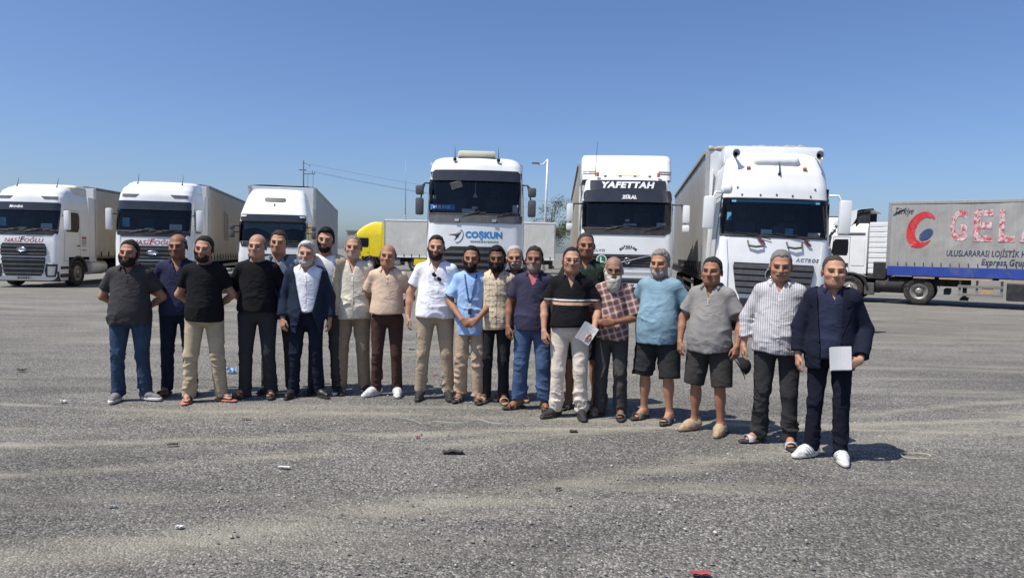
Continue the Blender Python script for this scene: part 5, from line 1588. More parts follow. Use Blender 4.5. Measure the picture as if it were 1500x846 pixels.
tg = semi_trailer(behind(g_loc, G_RZ, 2.55), G_RZ, 'grey tarpaulin trailer with rope hooks behind the star-emblem lorry', H=4.50, tarp=tarp_grey, rail=chassis_m, roof=tarp_sand, near=(-1,), top_band=tarp_sand, nstrap=26)
ld = MB()
for i in range(15):
    ld.box(-1.33, -1.30, .5 + i * .62, .53 + i * .62, 1.30, 1.52)
ld.box(-1.335, -1.305, .4, 9.4, 1.52, 1.55); ld.box(-1.335, -1.305, .4, 9.4, 1.28, 1.31); ld.build('lashing_rail', chassis_m, tg)
rp = MB()
rnd = random.Random(3)
rp.tube([(-1.22 + 2.44 * i / 30, .02 + rnd.uniform(-.03, .03), 4.52 + rnd.uniform(-.02, .03)) for i in range(31)], [.07 + rnd.uniform(-.015, .02) for _ in range(31)], 8); rp.build('gathered_tarp', tarp_sand, tg, True)

# -- white tractor and dusty grey trailer with the big red emblem
h_front = ground_depth(1297, 26.9)
h_dir = Vector((.825, -.565, 0)).normalized()           # from the front of the trailer to its tail
H_RZ = math.atan2(h_dir.y, h_dir.x) - math.pi / 2
HW = 1.275
# trailer origin: its near front corner stands at h_front
h_loc = h_front - (Matrix.Rotation(H_RZ, 3, 'Z') @ Vector((HW, 0, 0)))
tH = semi_trailer(h_loc, H_RZ, 'dusty grey trailer with large red letters, swirl emblem and blue side rail', L=13.6, W=2.55, H=3.98, zb=1.46, rail_h=.36, tarp=tarp_dusty, rail=blue_rail, top_band=tarp_dusty, folds=.022, near=(1,), nstrap=46, strap_h=.4, wheel_y=(8.6, 9.9, 11.2), guard=False)
def Fh(u, v, o):
    b = float(curtain_bulge(np.array([u]), np.array([v]), 1, 13.6, 1.46, 3.98, .022)[0])
    return (HW + .006 + max(b, -.02) + o, u, v)
LP = lambda px, py: local_point(h_loc, H_RZ, px, py, HW)
def dice(me, cuts=2):
    bm = bmesh.new(); bm.from_mesh(me); bmesh.ops.triangulate(bm, faces=bm.faces)
    for _ in range(cuts): bmesh.ops.subdivide_edges(bm, edges=[e for e in bm.edges if e.calc_length() > .06], cuts=1); bmesh.ops.triangulate(bm, faces=bm.faces)
    bm.to_mesh(me); bm.free()
def side_text(txt, pxa, pya, pxb, pyb, mat, shear=0.0, bold=0.0, spacing=1.0):
    """lettering filling the box between two pixels of the photograph"""
    u0, v0 = LP(pxa, pyb); u1, v1 = LP(pxb, pya)
    me = text_mesh(txt, 1.0, shear, bold, spacing)
    dice(me, 2 if len(txt) > 6 else 3)
    xs = [v.co.x for v in me.vertices]; ys = [v.co.y for v in me.vertices]
    for v in me.vertices:
        u = u0 + (v.co.x - min(xs)) / (max(xs) - min(xs)) * (u1 - u0); w = v0 + (v.co.y - min(ys)) / (max(ys) - min(ys)) * (v1 - v0)
        v.co = Vector(Fh(u, w, .008))
    me.materials.clear(); me.materials.append(mat)
    return link('lettering', me, tH)
faded = bpy.data.materials.new('faded_red'); t = NT(faded)
fn_ = t.noise(t.coord(), 7.0, 6, .75, .6)
t.link(t.mix(t.ramp(fn_, [(.44, 0.0), (.56, 1.0)]), (.48, .06, .09), (.62, .56, .54)), t.b.inputs['Base Color']); t.b.inputs['Roughness'].default_value = .6
ink_navy = plain('navy_lettering', (.035, .045, .10), .6, 0, .3, 9)
red_flat = plain('emblem_red', (.58, .035, .04), .55, 0, .1, 5, dirt=((.4, .3, .27), .25)); navy_flat = plain('emblem_navy', (.04, .07, .17), .55, 0, .15, 5)
for ch, xa, xb in (('G', 1391, 1418), ('E', 1425, 1456), ('L', 1462, 1489), ('A', 1493, 1527), ('L', 1533, 1560)): side_text(ch, xa, 307 - (xa - 1391) * .012, xb, 353 + (xa - 1391) * .022, faded, 0, .03)
side_text('ULUSLARARASI LOJİSTİK HİZMETLERİ', 1386, 365, 1556, 377.5, ink_navy, .12, .012)
side_text('Express Grupage', 1437, 380.5, 1520, 391, ink_navy, .25, .02, 1.1)
side_text('Türkiye', 1311, 304, 1339, 317, dark_ink, .5, .0)
m = MB(); u0, v0 = LP(1308, 316); u1, v1 = LP(1328, 305); m.tube([Fh(u0 + (u1 - u0) * t, v0 + (v1 - v0) * t ** .7, .01) for t in np.linspace(0, 1, 6)], [.004, .02, .028, .024, .014, .004], 4); m.build('flag_stroke', dark_ink, tH)
# swirl emblem: a red crescent opening to the upper right around a navy dot
cu_, cv_ = LP(1349.5, 336.5); ue, _ = LP(1371, 336); _, ve = LP(1349, 310)
au, av = abs(ue - cu_), abs(ve - cv_)
m = MB(); n = 40
for i in range(n + 1):
    th = R(38) + R(286) * i / n; wth = .10 + .42 * math.sin(math.pi * min(1, i / n * 1.02)) ** .8
    for q in range(5):
        rr = 1 - wth * q / 4
        x = math.cos(th) * rr + .16 * (1 - rr); zz = math.sin(th) * rr
        m.v.append(Fh(cu_ + au * (x + .22 * zz), cv_ + av * zz, .008))
for i in range(n):
    for q in range(4): a = i * 5 + q; m.f.append((a, a + 5, a + 6, a + 1))
m.build('swirl_emblem', red_flat, tH)
du, dv = LP(1356.5, 343.5); m = MB(); m.v = [Fh(du + .31 * au * 1.0 * math.cos(2 * math.pi * i / 20) * 1.35 + .1 * math.sin(2 * math.pi * i / 20), dv + .33 * av * math.sin(2 * math.pi * i / 20), .012) for i in range(20)]; m.f = [tuple(range(20))]; m.build('emblem_dot', navy_flat, tH)
# pale wooden strip, locker and ladder frame below the rail
wood = plain('weathered_wood', (.42, .30, .18), .8, 0, .2, 6)
for (a_, b_, z) in ((.12, .5, 1.17), (.9, 1.6, 1.07), (1.75, 3.4, 1.06), (3.6, 7.2, 1.06)): m = MB(); m.box(HW - .02, HW + .012, a_, b_, z - .05, z + .02); m.build('wooden_strip', wood, tH)
m = MB(); m.box(HW - .6, HW - .02, 3.85, 5.6, .30, .92, .03); m.build('tool_locker', black_plastic, tH)
for z in (.42, .72): m = MB(); m.box(HW - .10, HW - .05, 2.35, 3.75, z, z + .10, .01); m.build('side_guard_bar', grey_rail, tH)
for y_ in (2.42, 2.95, 3.7): m = MB(); m.box(HW - .14, HW - .10, y_ - .04, y_ + .04, .42, 1.0); m.build('guard_post', grey_rail, tH)
m = MB(); m.box(HW - .09, HW - .07, 3.1, 3.45, .52, .80, .02); m.build('spare_bracket', wood, tH)
# tractor
HC = [(.30, .10, 1.20, .22, .05, 1.70), (.5, .0, 1.24, .26, .08, 1.70), (1.3, .0, 1.25, .26, .08, 1.70), (1.88, .06, 1.24, .24, .08, 1.70), (2.62, .22, 1.21, .24, .08, 1.70), (2.78, .27, 1.20, .26, .08, 1.70), (2.95, .36, 1.17, .3, .09, 1.70), (3.12, .60, 1.10, .32, .09, 1.70), (3.18, .85, 1.0, .32, .08, 1.70)]
k_loc = behind(h_loc, H_RZ, -2.45)
rh, cabh, Fk, Sk = old_cab(k_loc, H_RZ, 'white tractor unit seen from its side, coupled to the red-lettered trailer', white_paint, dict(ws=(1.88, 2.60), fairing=False, rear_axle=3.55, side=[(1.85, .46, .98), (2.0, .40, 1.02), (2.40, .46, 1.02), (2.5, .52, 1.00)], door=(.9, 2.6, .34, 1.08), axle=1.12, tank_mat=chassis_m), levels=HC)
dfl = MB(); prof = [(.30, 3.10), (.55, 3.36), (.9, 3.60), (1.3, 3.74), (1.75, 3.78)]
for (y_, z_) in prof:
    for x_ in np.linspace(-1.15, 1.15, 9): dfl.v.append((x_, y_ + .10 * (abs(x_) / 1.15) ** 3, z_ - .04 * (abs(x_) / 1.15) ** 4))
for (y_, z_) in prof:
    for x_ in np.linspace(-1.15, 1.15, 9): dfl.v.append((x_, y_ + .04 + .10 * (abs(x_) / 1.15) ** 3, z_ - .09 - .04 * (abs(x_) / 1.15) ** 4))
for i in range(4):
    for j_ in range(8): q = i * 9 + j_; dfl.f.append((q, q + 1, q + 10, q + 9)); q += 45; dfl.f.append((q, q + 9, q + 10, q + 1))
for j_ in range(8): q = 36 + j_; dfl.f.append((q, q + 1, q + 46, q + 45))
dfl.build('roof_deflector', white_paint, rh, True)
bk = MB(); bk.box(-1.08, 1.08, 1.20, 1.26, 3.10, 3.62); bk.build('deflector_shade_back', black_plastic, rh)  # black sheet standing in for the shade inside the open deflector
for s in (-1, 1):
    w = MB(); pts_ = [(.36, 3.08), (.62, 3.36), (.98, 3.60), (1.28, 3.70), (1.26, 3.35), (1.10, 3.05)]
    w.add([(s * 1.15, a_, b_) for a_, b_ in pts_] + [(s * 1.11, a_, b_) for a_, b_ in pts_], [tuple(range(6)), tuple(reversed(range(6, 12)))] + [(q, (q + 1) % 6, (q + 1) % 6 + 6, q + 6) for q in range(6)]); w.build('deflector_side', white_paint, rh)
    dp = MB(); dp.box(s * 1.06 - .02, s * 1.06 + .02, 1.2, 1.74, 3.12, 3.66); dp.build('deflector_shade_side', black_plastic, rh)  # black panel filling the open side, imitates the shade below the lip
    pc = MB(); pc.tube([(s * 1.12, 1.25, 3.05), (s * 1.0, 1.45, 3.28), (s * .9, 1.65, 3.30)], .05, 8); pc.build('air_intake_pipe', black_plastic, rh, True)
    sd = Sk(s)
    patch('roof_stripe', [(2.66, .60, 1.62), (2.76, .70, 1.62)], sd, .002, .006, grey_plastic, rh, 4)
    patch('sleeper_panel', rows_rect(1.45, 2.52, 1.14, 1.62, .04), sd, .003, .012, white_paint, rh, 3)
    patch('vent', rows_rect(1.42, 1.54, .88, 1.04), sd, .003, .006, black_plastic, rh, 2)
    for i in range(10):
        lo_ = MB(); z = 1.15 + i * .205; x = s * 1.16
        lo_.box(x - .03, x + .03, 1.76, 2.40, z, z + .185, .03); lo_.build('side_fairing_panel', white_paint, rh)
    bx_ = MB(); bx_.box(s * 1.22 - .2 if s > 0 else s * 1.22, s * 1.22 if s > 0 else s * 1.22 + .2, 1.75, 2.38, .95, 1.14, .03); bx_.build('air_tank', chassis_m, rh)
    lk = MB(); lk.box(s * 1.10 - .12, s * 1.10 + .12, 1.66, 2.02, .30, .78, .04); lk.build('battery_box', grey_plastic, rh)
    ex = MB(); ex.box(s * 1.18 - .05, s * 1.18 + .05, 1.95, 2.42, 1.0, 1.62, .12); ex.build('spray_guard', black_plastic, rh)
# -- a lorry further back, seen only between the star-emblem lorry and the side-on tractor
i_loc = ground_depth(1226, 36); I_RZ = R(-8)
old_cab(i_loc, I_RZ, 'white lorry cab glimpsed behind the mirror of the star-emblem lorry', cool_white)
semi_trailer(behind(i_loc, I_RZ, 2.65), I_RZ, 'cream trailer glimpsed behind the mirror of the star-emblem lorry', H=4.05, tarp=tarp_light, rail=grey_rail, top_band=tarp_light, near=())


# ------------------------------------------------------------------ the men in the row
plain('button_white', (.7, .68, .64), .4); plain('button_black', (.02, .02, .02), .4)
plain('chrome', (.62, .62, .63), .22, 1.0, .05)
blk_leather = plain('black_leather', (.018, .016, .015), .42, 0, .2, 12, .2, 90)
brown_leather = plain('brown_leather', (.11, .06, .035), .5, 0, .25, 14, .2, 90)
grey_suede = plain('grey_suede', (.13, .115, .10), .85, 0, .25, 20, .3, 120)
tan_suede = plain('tan_suede', (.36, .27, .17), .9, 0, .25, 20, .3, 120)
white_shoe = plain('white_shoe', (.64, .64, .64), .6, 0, .15, 30, .4, 90, dirt=((.36, .35, .33), .5))
t = NT(white_shoe); sp_ = t.n.new('ShaderNodeSeparateXYZ'); t.link(t.coord(), sp_.inputs[0])
ax_ = t.math('ABSOLUTE', sp_.outputs[0])
side_ = t.math('MULTIPLY', t.math('MULTIPLY', t.math('GREATER_THAN', ax_, .026), t.math('LESS_THAN', ax_, .060)), t.math('MULTIPLY', t.math('GREATER_THAN', sp_.outputs[1], -.105), t.math('LESS_THAN', sp_.outputs[1], -.01)))
bar_ = t.math('GREATER_THAN', t.math('SINE', t.math('ADD', t.math('MULTIPLY', sp_.outputs[1], 210), t.math('MULTIPLY', sp_.outputs[2], 150))), .35)
lace_ = t.math('MULTIPLY', t.math('LESS_THAN', ax_, .020), t.math('GREATER_THAN', t.math('SINE', t.math('MULTIPLY', sp_.outputs[1], 330)), .2))
old_ = t.b.inputs['Base Color'].links[0].from_socket
c_ = t.mix(t.math('MULTIPLY', t.math('MULTIPLY', side_, bar_), .85), old_, (.09, .09, .10))
t.link(t.mix(t.math('MULTIPLY', lace_, .5), c_, (.28, .28, .29)), t.b.inputs['Base Color'])
black_shoe = plain('black_mesh_shoe', (.02, .02, .022), .75, 0, .3, 25, .4, 160)
grey_shoe = plain('grey_shoe', (.16, .16, .16), .8, 0, .25, 18, .3, 120)
white_sole = plain('white_sole', (.62, .6, .56), .7, 0, .12, 10, dirt=((.3, .27, .22), .6))
dark_sole = plain('dark_sole', (.03, .028, .026), .85, 0, .3, 14, dirt=((.2, .17, .13), .5))
tan_sole = plain('tan_sole', (.30, .22, .14), .85, 0, .2, 14)
coral = plain('coral_rubber', (.5, .16, .13), .6); 
LIGHT, MED, TAN, DARK, DEEP = (.46, .255, .168), (.395, .208, .13), (.315, .158, .096), (.24, .118, .072), (.165, .08, .05)

def chest_stripe(t, c):
    sep = t.n.new('ShaderNodeSeparateXYZ'); t.link(t.coord(), sep.inputs[0])
    z = sep.outputs[2]
    tone = t.ramp(t.math('MULTIPLY', t.math('SUBTRACT', z, 1.165), 10), [(0, (0.012, .012, .014)), (.09, (.55, .33, .22)), (.36, (.55, .33, .22)), (.38, (.01, .01, .012)), (.50, (.01, .01, .012)), (.52, (.62, .6, .58)), (.66, (.62, .6, .58)), (.68, (.012, .012, .014))])
    for e in tone.node.color_ramp.elements: pass
    tone.node.color_ramp.interpolation = 'CONSTANT'
    return t.mix(t.math('MULTIPLY', t.math('GREATER_THAN', z, 1.165), t.math('LESS_THAN', z, 1.245)), c, tone)
def pinstripe(t, c):
    sep = t.n.new('ShaderNodeSeparateXYZ'); t.link(t.coord(), sep.inputs[0])
    ang = t.math('ARCTAN2', sep.outputs[0], t.math('ADD', t.math('MULTIPLY', sep.outputs[1], -1), .12))
    s = t.math('SINE', t.math('MULTIPLY', sep.outputs[0], 330))
    return t.mix(t.math('MULTIPLY', t.math('GREATER_THAN', s, .25), .62), c, (.16, .155, .17))
def plaid(t, c):
    sep = t.n.new('ShaderNodeSeparateXYZ'); t.link(t.coord((1, 1, 1), rot=(0, R(18), 0)), sep.inputs[0])
    for ax, f, colr, w, th in ((0, 95, (.12, .055, .05), .6, -.1), (2, 95, (.10, .05, .048), .6, -.1), (0, 95, (.62, .5, .46), .55, .86), (2, 95, (.62, .5, .46), .55, .86)):
        s = t.math('SINE', t.math('MULTIPLY', sep.outputs[ax], f))
        s = t.math('GREATER_THAN', s if th < .5 else t.math('MULTIPLY', s, -1), th)
        c = t.mix(t.math('MULTIPLY', s, w), c, colr)
    return c
def check_line(t, c):
    sep = t.n.new('ShaderNodeSeparateXYZ'); t.link(t.coord(), sep.inputs[0])
    a = t.math('GREATER_THAN', t.math('SINE', t.math('MULTIPLY', sep.outputs[0], 150)), .93)
    b = t.math('GREATER_THAN', t.math('SINE', t.math('MULTIPLY', sep.outputs[2], 105)), .90)
    gate = t.math('GREATER_THAN', t.noise(t.coord((8, 8, 14)), 1.6, 1), .5)
    return t.mix(t.math('MULTIPLY', t.math('MULTIPLY', t.math('MAXIMUM', a, b), gate), .75), c, (.10, .08, .06))
def green_speck(t, c):
    v = t.noise(t.coord((1, 1, .4)), 75, 3, .8, 1.0)
    sep = t.n.new('ShaderNodeSeparateXYZ'); t.link(t.coord(), sep.inputs[0])
    low = t.ramp(sep.outputs[2], [(0.0, 1.0), (1.0, .0)])
    c = t.mix(t.math('GREATER_THAN', v, .60), c, (.06, .12, .05))
    return t.mix(t.math('GREATER_THAN', v, .69), c, (.14, .34, .10))
def chest_block(t, c):
    """grey body with a darker yoke and a pale band"""
    sep = t.n.new('ShaderNodeSeparateXYZ'); t.link(t.coord(), sep.inputs[0])
    z = sep.outputs[2]
    c = t.mix(t.math('GREATER_THAN', z, 1.22), c, (.20, .205, .19))
    return t.mix(t.math('GREATER_THAN', z, 1.34), c, (.045, .045, .047))
def linen(t, c):
    v = t.noise(t.coord((1, 1, 6)), 110, 2, .6)
    return t.mix(t.ramp(v, [(.35, 0.0), (.7, .3)]), c, (.42, .39, .33))
def denim(t, c):
    v = t.noise(t.coord((1, 1, .5)), 7, 4, .7)
    c = t.mix(t.ramp(v, [(.45, 0.0), (.75, .5)]), c, (.085, .135, .22))
    return t.mix(t.math('MULTIPLY', t.noise(t.coord(), 420, 1), .35), c, (.02, .03, .06))

def U(h): return h
P = {}
t0 = time.time()
# 1 charcoal polo
P[1] = person(1, 192, 585, 352, 'bearded man in charcoal polo and blue jeans beside bald man in navy polo', MED, 'short', dict(t=.016, stubble=.5), yaw=14, head_yaw=-4, head_nod=-3,
    wide=1.16, belly=.055, arms=('back', 'back'), fat=.6, hair_col=(.022, .017, .014),
    shirt=dict(mat=cloth('charcoal_pique', (.048, .047, .048)), hem=.84, sleeve=.66, loose=.02, collar=cloth('charcoal_collar', (.052, .052, .054)), v=.11, placket=1.30, button=MATS['button_black']),
    pants=dict(mat=cloth('blue_denim', (.036, .062, .108), pattern=denim), loose=.012, name='jeans', fold=.009), feet=dict(kind='sneaker', mats=(grey_shoe, white_sole)), stance=.13, toe=(.05, 1.0))
P[2] = person(2, 262, 577, 343, 'balding man in navy open-neck polo between charcoal polo and black tee', TAN, 'horseshoe', dict(stubble=.45), yaw=16, head_yaw=-6, head_tilt=-3,
    wide=1.06, belly=.015, arms=('back', 'back'), hair_col=(.03, .024, .02),
    shirt=dict(mat=cloth('navy_polo', (.026, .030, .066)), hem=.88, sleeve=.66, collar=cloth('dark_navy_collar', (.014, .017, .034)), v=.15, vw=.06),
    pants=dict(mat=cloth('dark_blue_jeans', (.014, .020, .038), pattern=None), name='jeans', loose=.006), feet=dict(kind='slide', mats=(brown_leather, dark_sole)), stance=.11)
P[3] = person(3, 300, 587, 346, 'man with trimmed beard in black tee, khaki trousers and coral flip-flops', LIGHT, 'short', dict(t=.010, stubble=.65), yaw=16, head_yaw=-6, head_tilt=3,
    wide=1.04, belly=.025, arms=('back', 'back'), hair_col=(.026, .021, .018),
    shirt=dict(mat=cloth('black_cotton', (.011, .011, .013)), hem=.86, sleeve=.62, neck=1.15, name='tee_shirt'),
    pants=dict(mat=cloth('khaki_twill', (.42, .345, .235)), loose=.016, fold=.011), feet=dict(kind='flipflop', mats=(blk_leather, coral)), stance=.15, toe=(.1, .95))
P[4] = person(4, 377, 581, 343, 'bald man in plain black top and dark grey trousers with sandals', LIGHT, 'horseshoe', dict(stubble=.2, col=(.3, .28, .26)), yaw=12, head_yaw=-8, head_nod=-2,
    wide=1.1, belly=.035, arms=('back', 'back'), fat=.4, hair_col=(.16, .14, .12), grey=.3, brow=(.12, .09, .07),
    shirt=dict(mat=cloth('black_jersey', (.010, .010, .012)), hem=.93, sleeve=.92, loose=.016, neck=1.1, name='jersey'),
    pants=dict(mat=cloth('charcoal_wool', (.036, .036, .039)), loose=.014, waist=1.0), feet=dict(kind='sandal', mats=(brown_leather, dark_sole)), stance=.12, toe=(.9, .1))
P[5] = person(5, 408, 573, 338, 'brown-haired man in slate-blue polo standing behind white-haired man in suit', LIGHT, 'short', None, yaw=12, head_yaw=-3, head_tilt=2,
    wide=1.15, belly=.03, arms=('back', 'back'), fat=.5, hair_col=(.055, .036, .026),
    shirt=dict(mat=cloth('slate_polo', (.16, .22, .28)), hem=.86, sleeve=.66, collar=cloth('slate_collar', (.04, .045, .055)), v=.12),
    pants=dict(mat=cloth('brown_grey_twill', (.07, .06, .052))), feet=dict(kind='dress', mats=(blk_leather, dark_sole)))
P[6] = person(6, 448, 580, 354, 'white-haired man in open navy suit with white shirt', LIGHT, 'full', dict(t=.007, col=(.58, .55, .52)), yaw=10, head_yaw=2, head_nod=-4,
    wide=1.02, belly=.02, arms=('hang_fwd', 'hang'), hair_col=(.62, .60, .58), grey=.6, brow=(.3, .28, .26),
    shirt=dict(mat=cloth('white_shirt', (.74, .74, .78)), hem=.98, sleeve=0, collar=cloth('white_collar', (.78, .78, .82)), v=.09, placket=1.02, fold=.006),
    jacket=dict(mat=cloth('navy_suit', (.017, .025, .046)), off=.016, hem=.74, sleeve=1.90, loose=.012, open=.98, open_w=(-.105, .105), gap=(-.03, .075), flare=.06, neck=1.45, fold=.006),
    pants=dict(mat=cloth('navy_suit_trousers', (.011, .015, .029)), waist=1.0, belt=blk_leather, loose=.008), feet=dict(kind='dress', mats=(blk_leather, dark_sole)), stance=.13, toe=(.3, .6))
P[7] = person(7, 476, 575, 334, 'young dark-haired smiling man in open beige shirt over white tee', LIGHT, 'full', dict(t=.009, stubble=.7), yaw=8, head_tilt=4,
    wide=.98, arms=('back', 'back'), hair_col=(.012, .010, .009), jaw=.94,
    shirt=dict(mat=cloth('white_tee', (.72, .72, .72)), hem=.88, sleeve=0, neck=1.2, name='tee_shirt'),
    over=dict(mat=cloth('beige_overshirt', (.44, .37, .27)), off=.013, hem=.84, sleeve=1.8, open=.86, open_w=(-.07, .07), gap=(-.05, .05), flare=.0, neck=1.5),
    pants=dict(mat=cloth('dark_chino', (.05, .045, .04))), feet=dict(kind='dress', mats=(blk_leather, dark_sole)))
P[8] = person(8, 516, 574, 345, 'grey-haired man in cream linen shirt and tan trousers beside the navy suit', LIGHT, 'buzz', dict(t=.004, col=(.45, .41, .37), only='goatee', stubble=.3), yaw=8, head_nod=-2,
    wide=1.06, belly=.03, arms=('back', 'back'), hair_col=(.26, .22, .19), grey=.4, brow=(.2, .16, .12),
    shirt=dict(mat=cloth('cream_linen', (.62, .575, .47), pattern=linen), hem=.83, sleeve=1.75, loose=.018, collar=cloth('cream_collar', (.64, .6, .5)), v=.16, vw=.05, placket=.86, fold=.012),
    pants=dict(mat=cloth('tan_chino', (.27, .205, .135)), loose=.02, fold=.012), feet=dict(kind='sneaker', mats=(black_shoe, white_sole)), stance=.12, toe=(.3, .6))
P[9] = person(9, 566, 578, 358, 'bald man in beige polo with brown trousers and white sneakers', MED, 'horseshoe', dict(stubble=.2, col=(.3, .26, .22)), yaw=6, head_tilt=2, head_nod=-3,
    wide=1.05, belly=.05, arms=('back', 'back'), fat=.4, hair_col=(.09, .075, .065), grey=.2, brow=(.1, .08, .06),
    shirt=dict(mat=cloth('beige_polo', (.56, .425, .315)), hem=.96, sleeve=.64, collar=cloth('beige_collar', (.56, .42, .31)), v=.10, placket=1.30, fold=.009),
    pants=dict(mat=cloth('maroon_brown_denim', (.062, .032, .027)), waist=1.0, belt=blk_leather, fold=.009, loose=.004), feet=dict(kind='chunky', mats=(white_shoe, white_sole)), stance=.11, toe=(.75, .1))
P[10] = person(10, 636, 583, 345, 'tall bearded man in white polo with khaki trousers and black sneakers', LIGHT, 'short', dict(t=.010, stubble=.6), yaw=4, head_nod=-2,
    wide=1.12, belly=.05, arms=('hang', 'hang'), fat=.5, hair_col=(.03, .022, .017),
    shirt=dict(mat=cloth('white_pique', (.76, .76, .80)), hem=.885, sleeve=.66, collar=cloth('white_pique_collar', (.78, .78, .82)), v=.13, vw=.055, fold=.009),
    pants=dict(mat=cloth('khaki_chino', (.36, .29, .205)), loose=.010, fold=.011, cuff=.075), feet=dict(kind='sneaker', mats=(black_shoe, dark_sole)), stance=.14, toe=(.12, .12))
P[11] = person(11, 687, 587, 361, 'slim bearded man in light blue tee with lanyard, hands clasped in front', TAN, 'widow', dict(t=.010, stubble=.7), yaw=0, head_tilt=1,
    wide=.93, arms=('clasp', 'clasp'), hair_col=(.012, .010, .009), jaw=.93,
    shirt=dict(mat=cloth('light_blue_tee', (.30, .45, .70)), hem=.76, sleeve=.78, loose=.028, neck=1.1, name='tee_shirt', fold=.010),
    pants=dict(mat=cloth('sand_cargo', (.40, .30, .215)), loose=.022, fold=.013, cuff=.08), feet=dict(kind='sandal', mats=(grey_suede, dark_sole)), stance=.09, toe=(.35, .1), step=(.03, -.02))
P[12] = person(12, 724, 588, 361, 'dark-bearded man in cream checked shirt behind lanyard man', DEEP, 'curly', dict(t=.018, stubble=.8), yaw=-2, head_tilt=-3,
    wide=.97, arms=('hang', 'hang'), hair_col=(.010, .009, .009),
    shirt=dict(mat=cloth('cream_check', (.60, .50, .36), pattern=check_line), hem=.83, sleeve=.8, loose=.02, collar=cloth('cream_check_collar', (.60, .51, .38)), v=.12, placket=.9, button=MATS['button_black']),
    pants=dict(mat=cloth('black_chino', (.022, .022, .023)), loose=.004), feet=dict(kind='slide', mats=(tan_suede, tan_sole)), stance=.09, toe=(.4, .15))
P[13] = person(13, 750, 584, 360, 'man with white moustache in grey and black polo behind navy polo', MED, 'short', dict(t=.013, col=(.72, .70, .67), only='moustache', stubble=.15), yaw=-6, head_yaw=4, head_tilt=-5,
    wide=1.0, arms=('hang_fwd', 'hang'), hair_col=(.50, .48, .46), grey=.5, brow=(.25, .23, .21),
    shirt=dict(mat=cloth('grey_block_polo', (.25, .26, .24), pattern=chest_block), hem=.86, sleeve=.66, collar=cloth('dark_polo_collar', (.03, .03, .032)), v=.1),
    pants=dict(mat=cloth('light_grey_trousers', (.20, .20, .20))), feet=dict(kind='slide', mats=(tan_suede, tan_sole)), stance=.1)
P[14] = person(14, 778, 599, 361, 'man in navy polo with pink lining and baggy blue jeans', DARK, 'short', dict(t=.004, col=(.42, .38, .35), stubble=.5), yaw=-8, head_yaw=2, head_nod=-2,
    wide=1.08, belly=.025, arms=('hang_fwd', 'hang_fwd'), hair_col=(.040, .035, .033), grey=.2, brow=(.05, .04, .035),
    shirt=dict(mat=cloth('indigo_polo', (.038, .036, .066)), hem=.85, sleeve=.70, loose=.02, collar=cloth('indigo_collar', (.03, .032, .06)), v=.16, vw=.06, under=plain('pink_lining', (.42, .10, .13), .8), fold=.010),
    pants=dict(mat=cloth('washed_denim', (.065, .11, .21), pattern=denim), loose=.03, fold=.014, cuff=.11, hem=.07, name='jeans'), feet=dict(kind='sandal', mats=(brown_leather, dark_sole)), stance=.13, toe=(.9, .25), step=(.02, -.01))
P[15] = person(15, 832, 610, 362, 'man with glasses in black polo with pink chest stripe and cream chinos', LIGHT, 'buzz', dict(stubble=.25), yaw=-6, head_yaw=4, head_nod=-2,
    wide=1.08, belly=.055, arms=('hang_fwd', dict(e=vec(.285, .05, 1.13), w=vec(.235, -.13, .90), d=vec(-.35, -.35, -.8), n=vec(-.8, .3, .2), t=vec(-.3, -.9, .2), c=.65)), fat=.4, hair_col=(.024, .018, .015), brow=(.03, .024, .02),
    shirt=dict(mat=cloth('black_stripe_polo', (.010, .010, .011), pattern=chest_stripe), hem=.94, sleeve=.70, loose=.02, collar=cloth('black_collar', (.017, .017, .019)), v=.15, vw=.05, fold=.009),
    pants=dict(mat=cloth('cream_chino', (.60, .535, .455)), waist=.99, belt=blk_leather, loose=.016, fold=.013, cuff=.06), feet=dict(kind='sneaker', mats=(black_shoe, dark_sole)), stance=.12, toe=(.75, .15), step=(-.01, -.02))
P[16] = person(16, 852, 597, 341, 'tall man in dark green speckled polo and shorts behind striped black polo', TAN, 'buzz', dict(stubble=.3), yaw=-6, head_yaw=6, head_tilt=-2,
    wide=1.16, belly=.03, arms=('back', 'back'), fat=.4, hair_col=(.055, .047, .042), grey=.2, brow=(.03, .025, .02),
    shirt=dict(mat=cloth('green_speckle', (.022, .032, .028), pattern=green_speck), hem=.86, sleeve=.68, collar=cloth('black_sport_collar', (.016, .018, .02)), v=.1),
    pants=dict(mat=cloth('dark_shorts', (.03, .03, .033)), short=.50, name='shorts', loose=.012), feet=dict(kind='slide', mats=(grey_suede, dark_sole)), stance=.12)
P[17] = person(17, 893, 610, 376, 'bald man with long white beard and glasses in brown plaid shirt', DARK, 'horseshoe', dict(t=.016, col=(.58, .54, .45), long=.022), yaw=-12, head_yaw=4,
    wide=.95, belly=.01, arms=(dict(e=vec(-.26, .02, 1.12), w=vec(-.12, -.19, 1.05), d=vec(.9, -.2, -.05), n=vec(0, 1, 0), t=vec(0, -.2, 1), c=.6), dict(e=vec(.275, -.01, 1.10), w=vec(.03, -.22, 1.06), d=vec(-1, -.05, .0), n=vec(0, 1, 0), t=vec(0, -.2, 1), c=.5)), hair_col=(.42, .39, .33), grey=.4, brow=(.3, .27, .23),
    shirt=dict(mat=cloth('brown_plaid', (.36, .235, .205), pattern=plaid), hem=.86, sleeve=.86, loose=.032, collar=cloth('plaid_collar', (.10, .07, .07)), v=.12, fold=.011, under=plain('blue_lining', (.08, .10, .35), .8)),
    pants=dict(mat=cloth('faded_black_trousers', (.055, .052, .053)), loose=.022, fold=.010, waist=.98), feet=dict(kind='slide', mats=(grey_suede, dark_sole)), stance=.105, toe=(.8, .05), step=(.02, -.02))
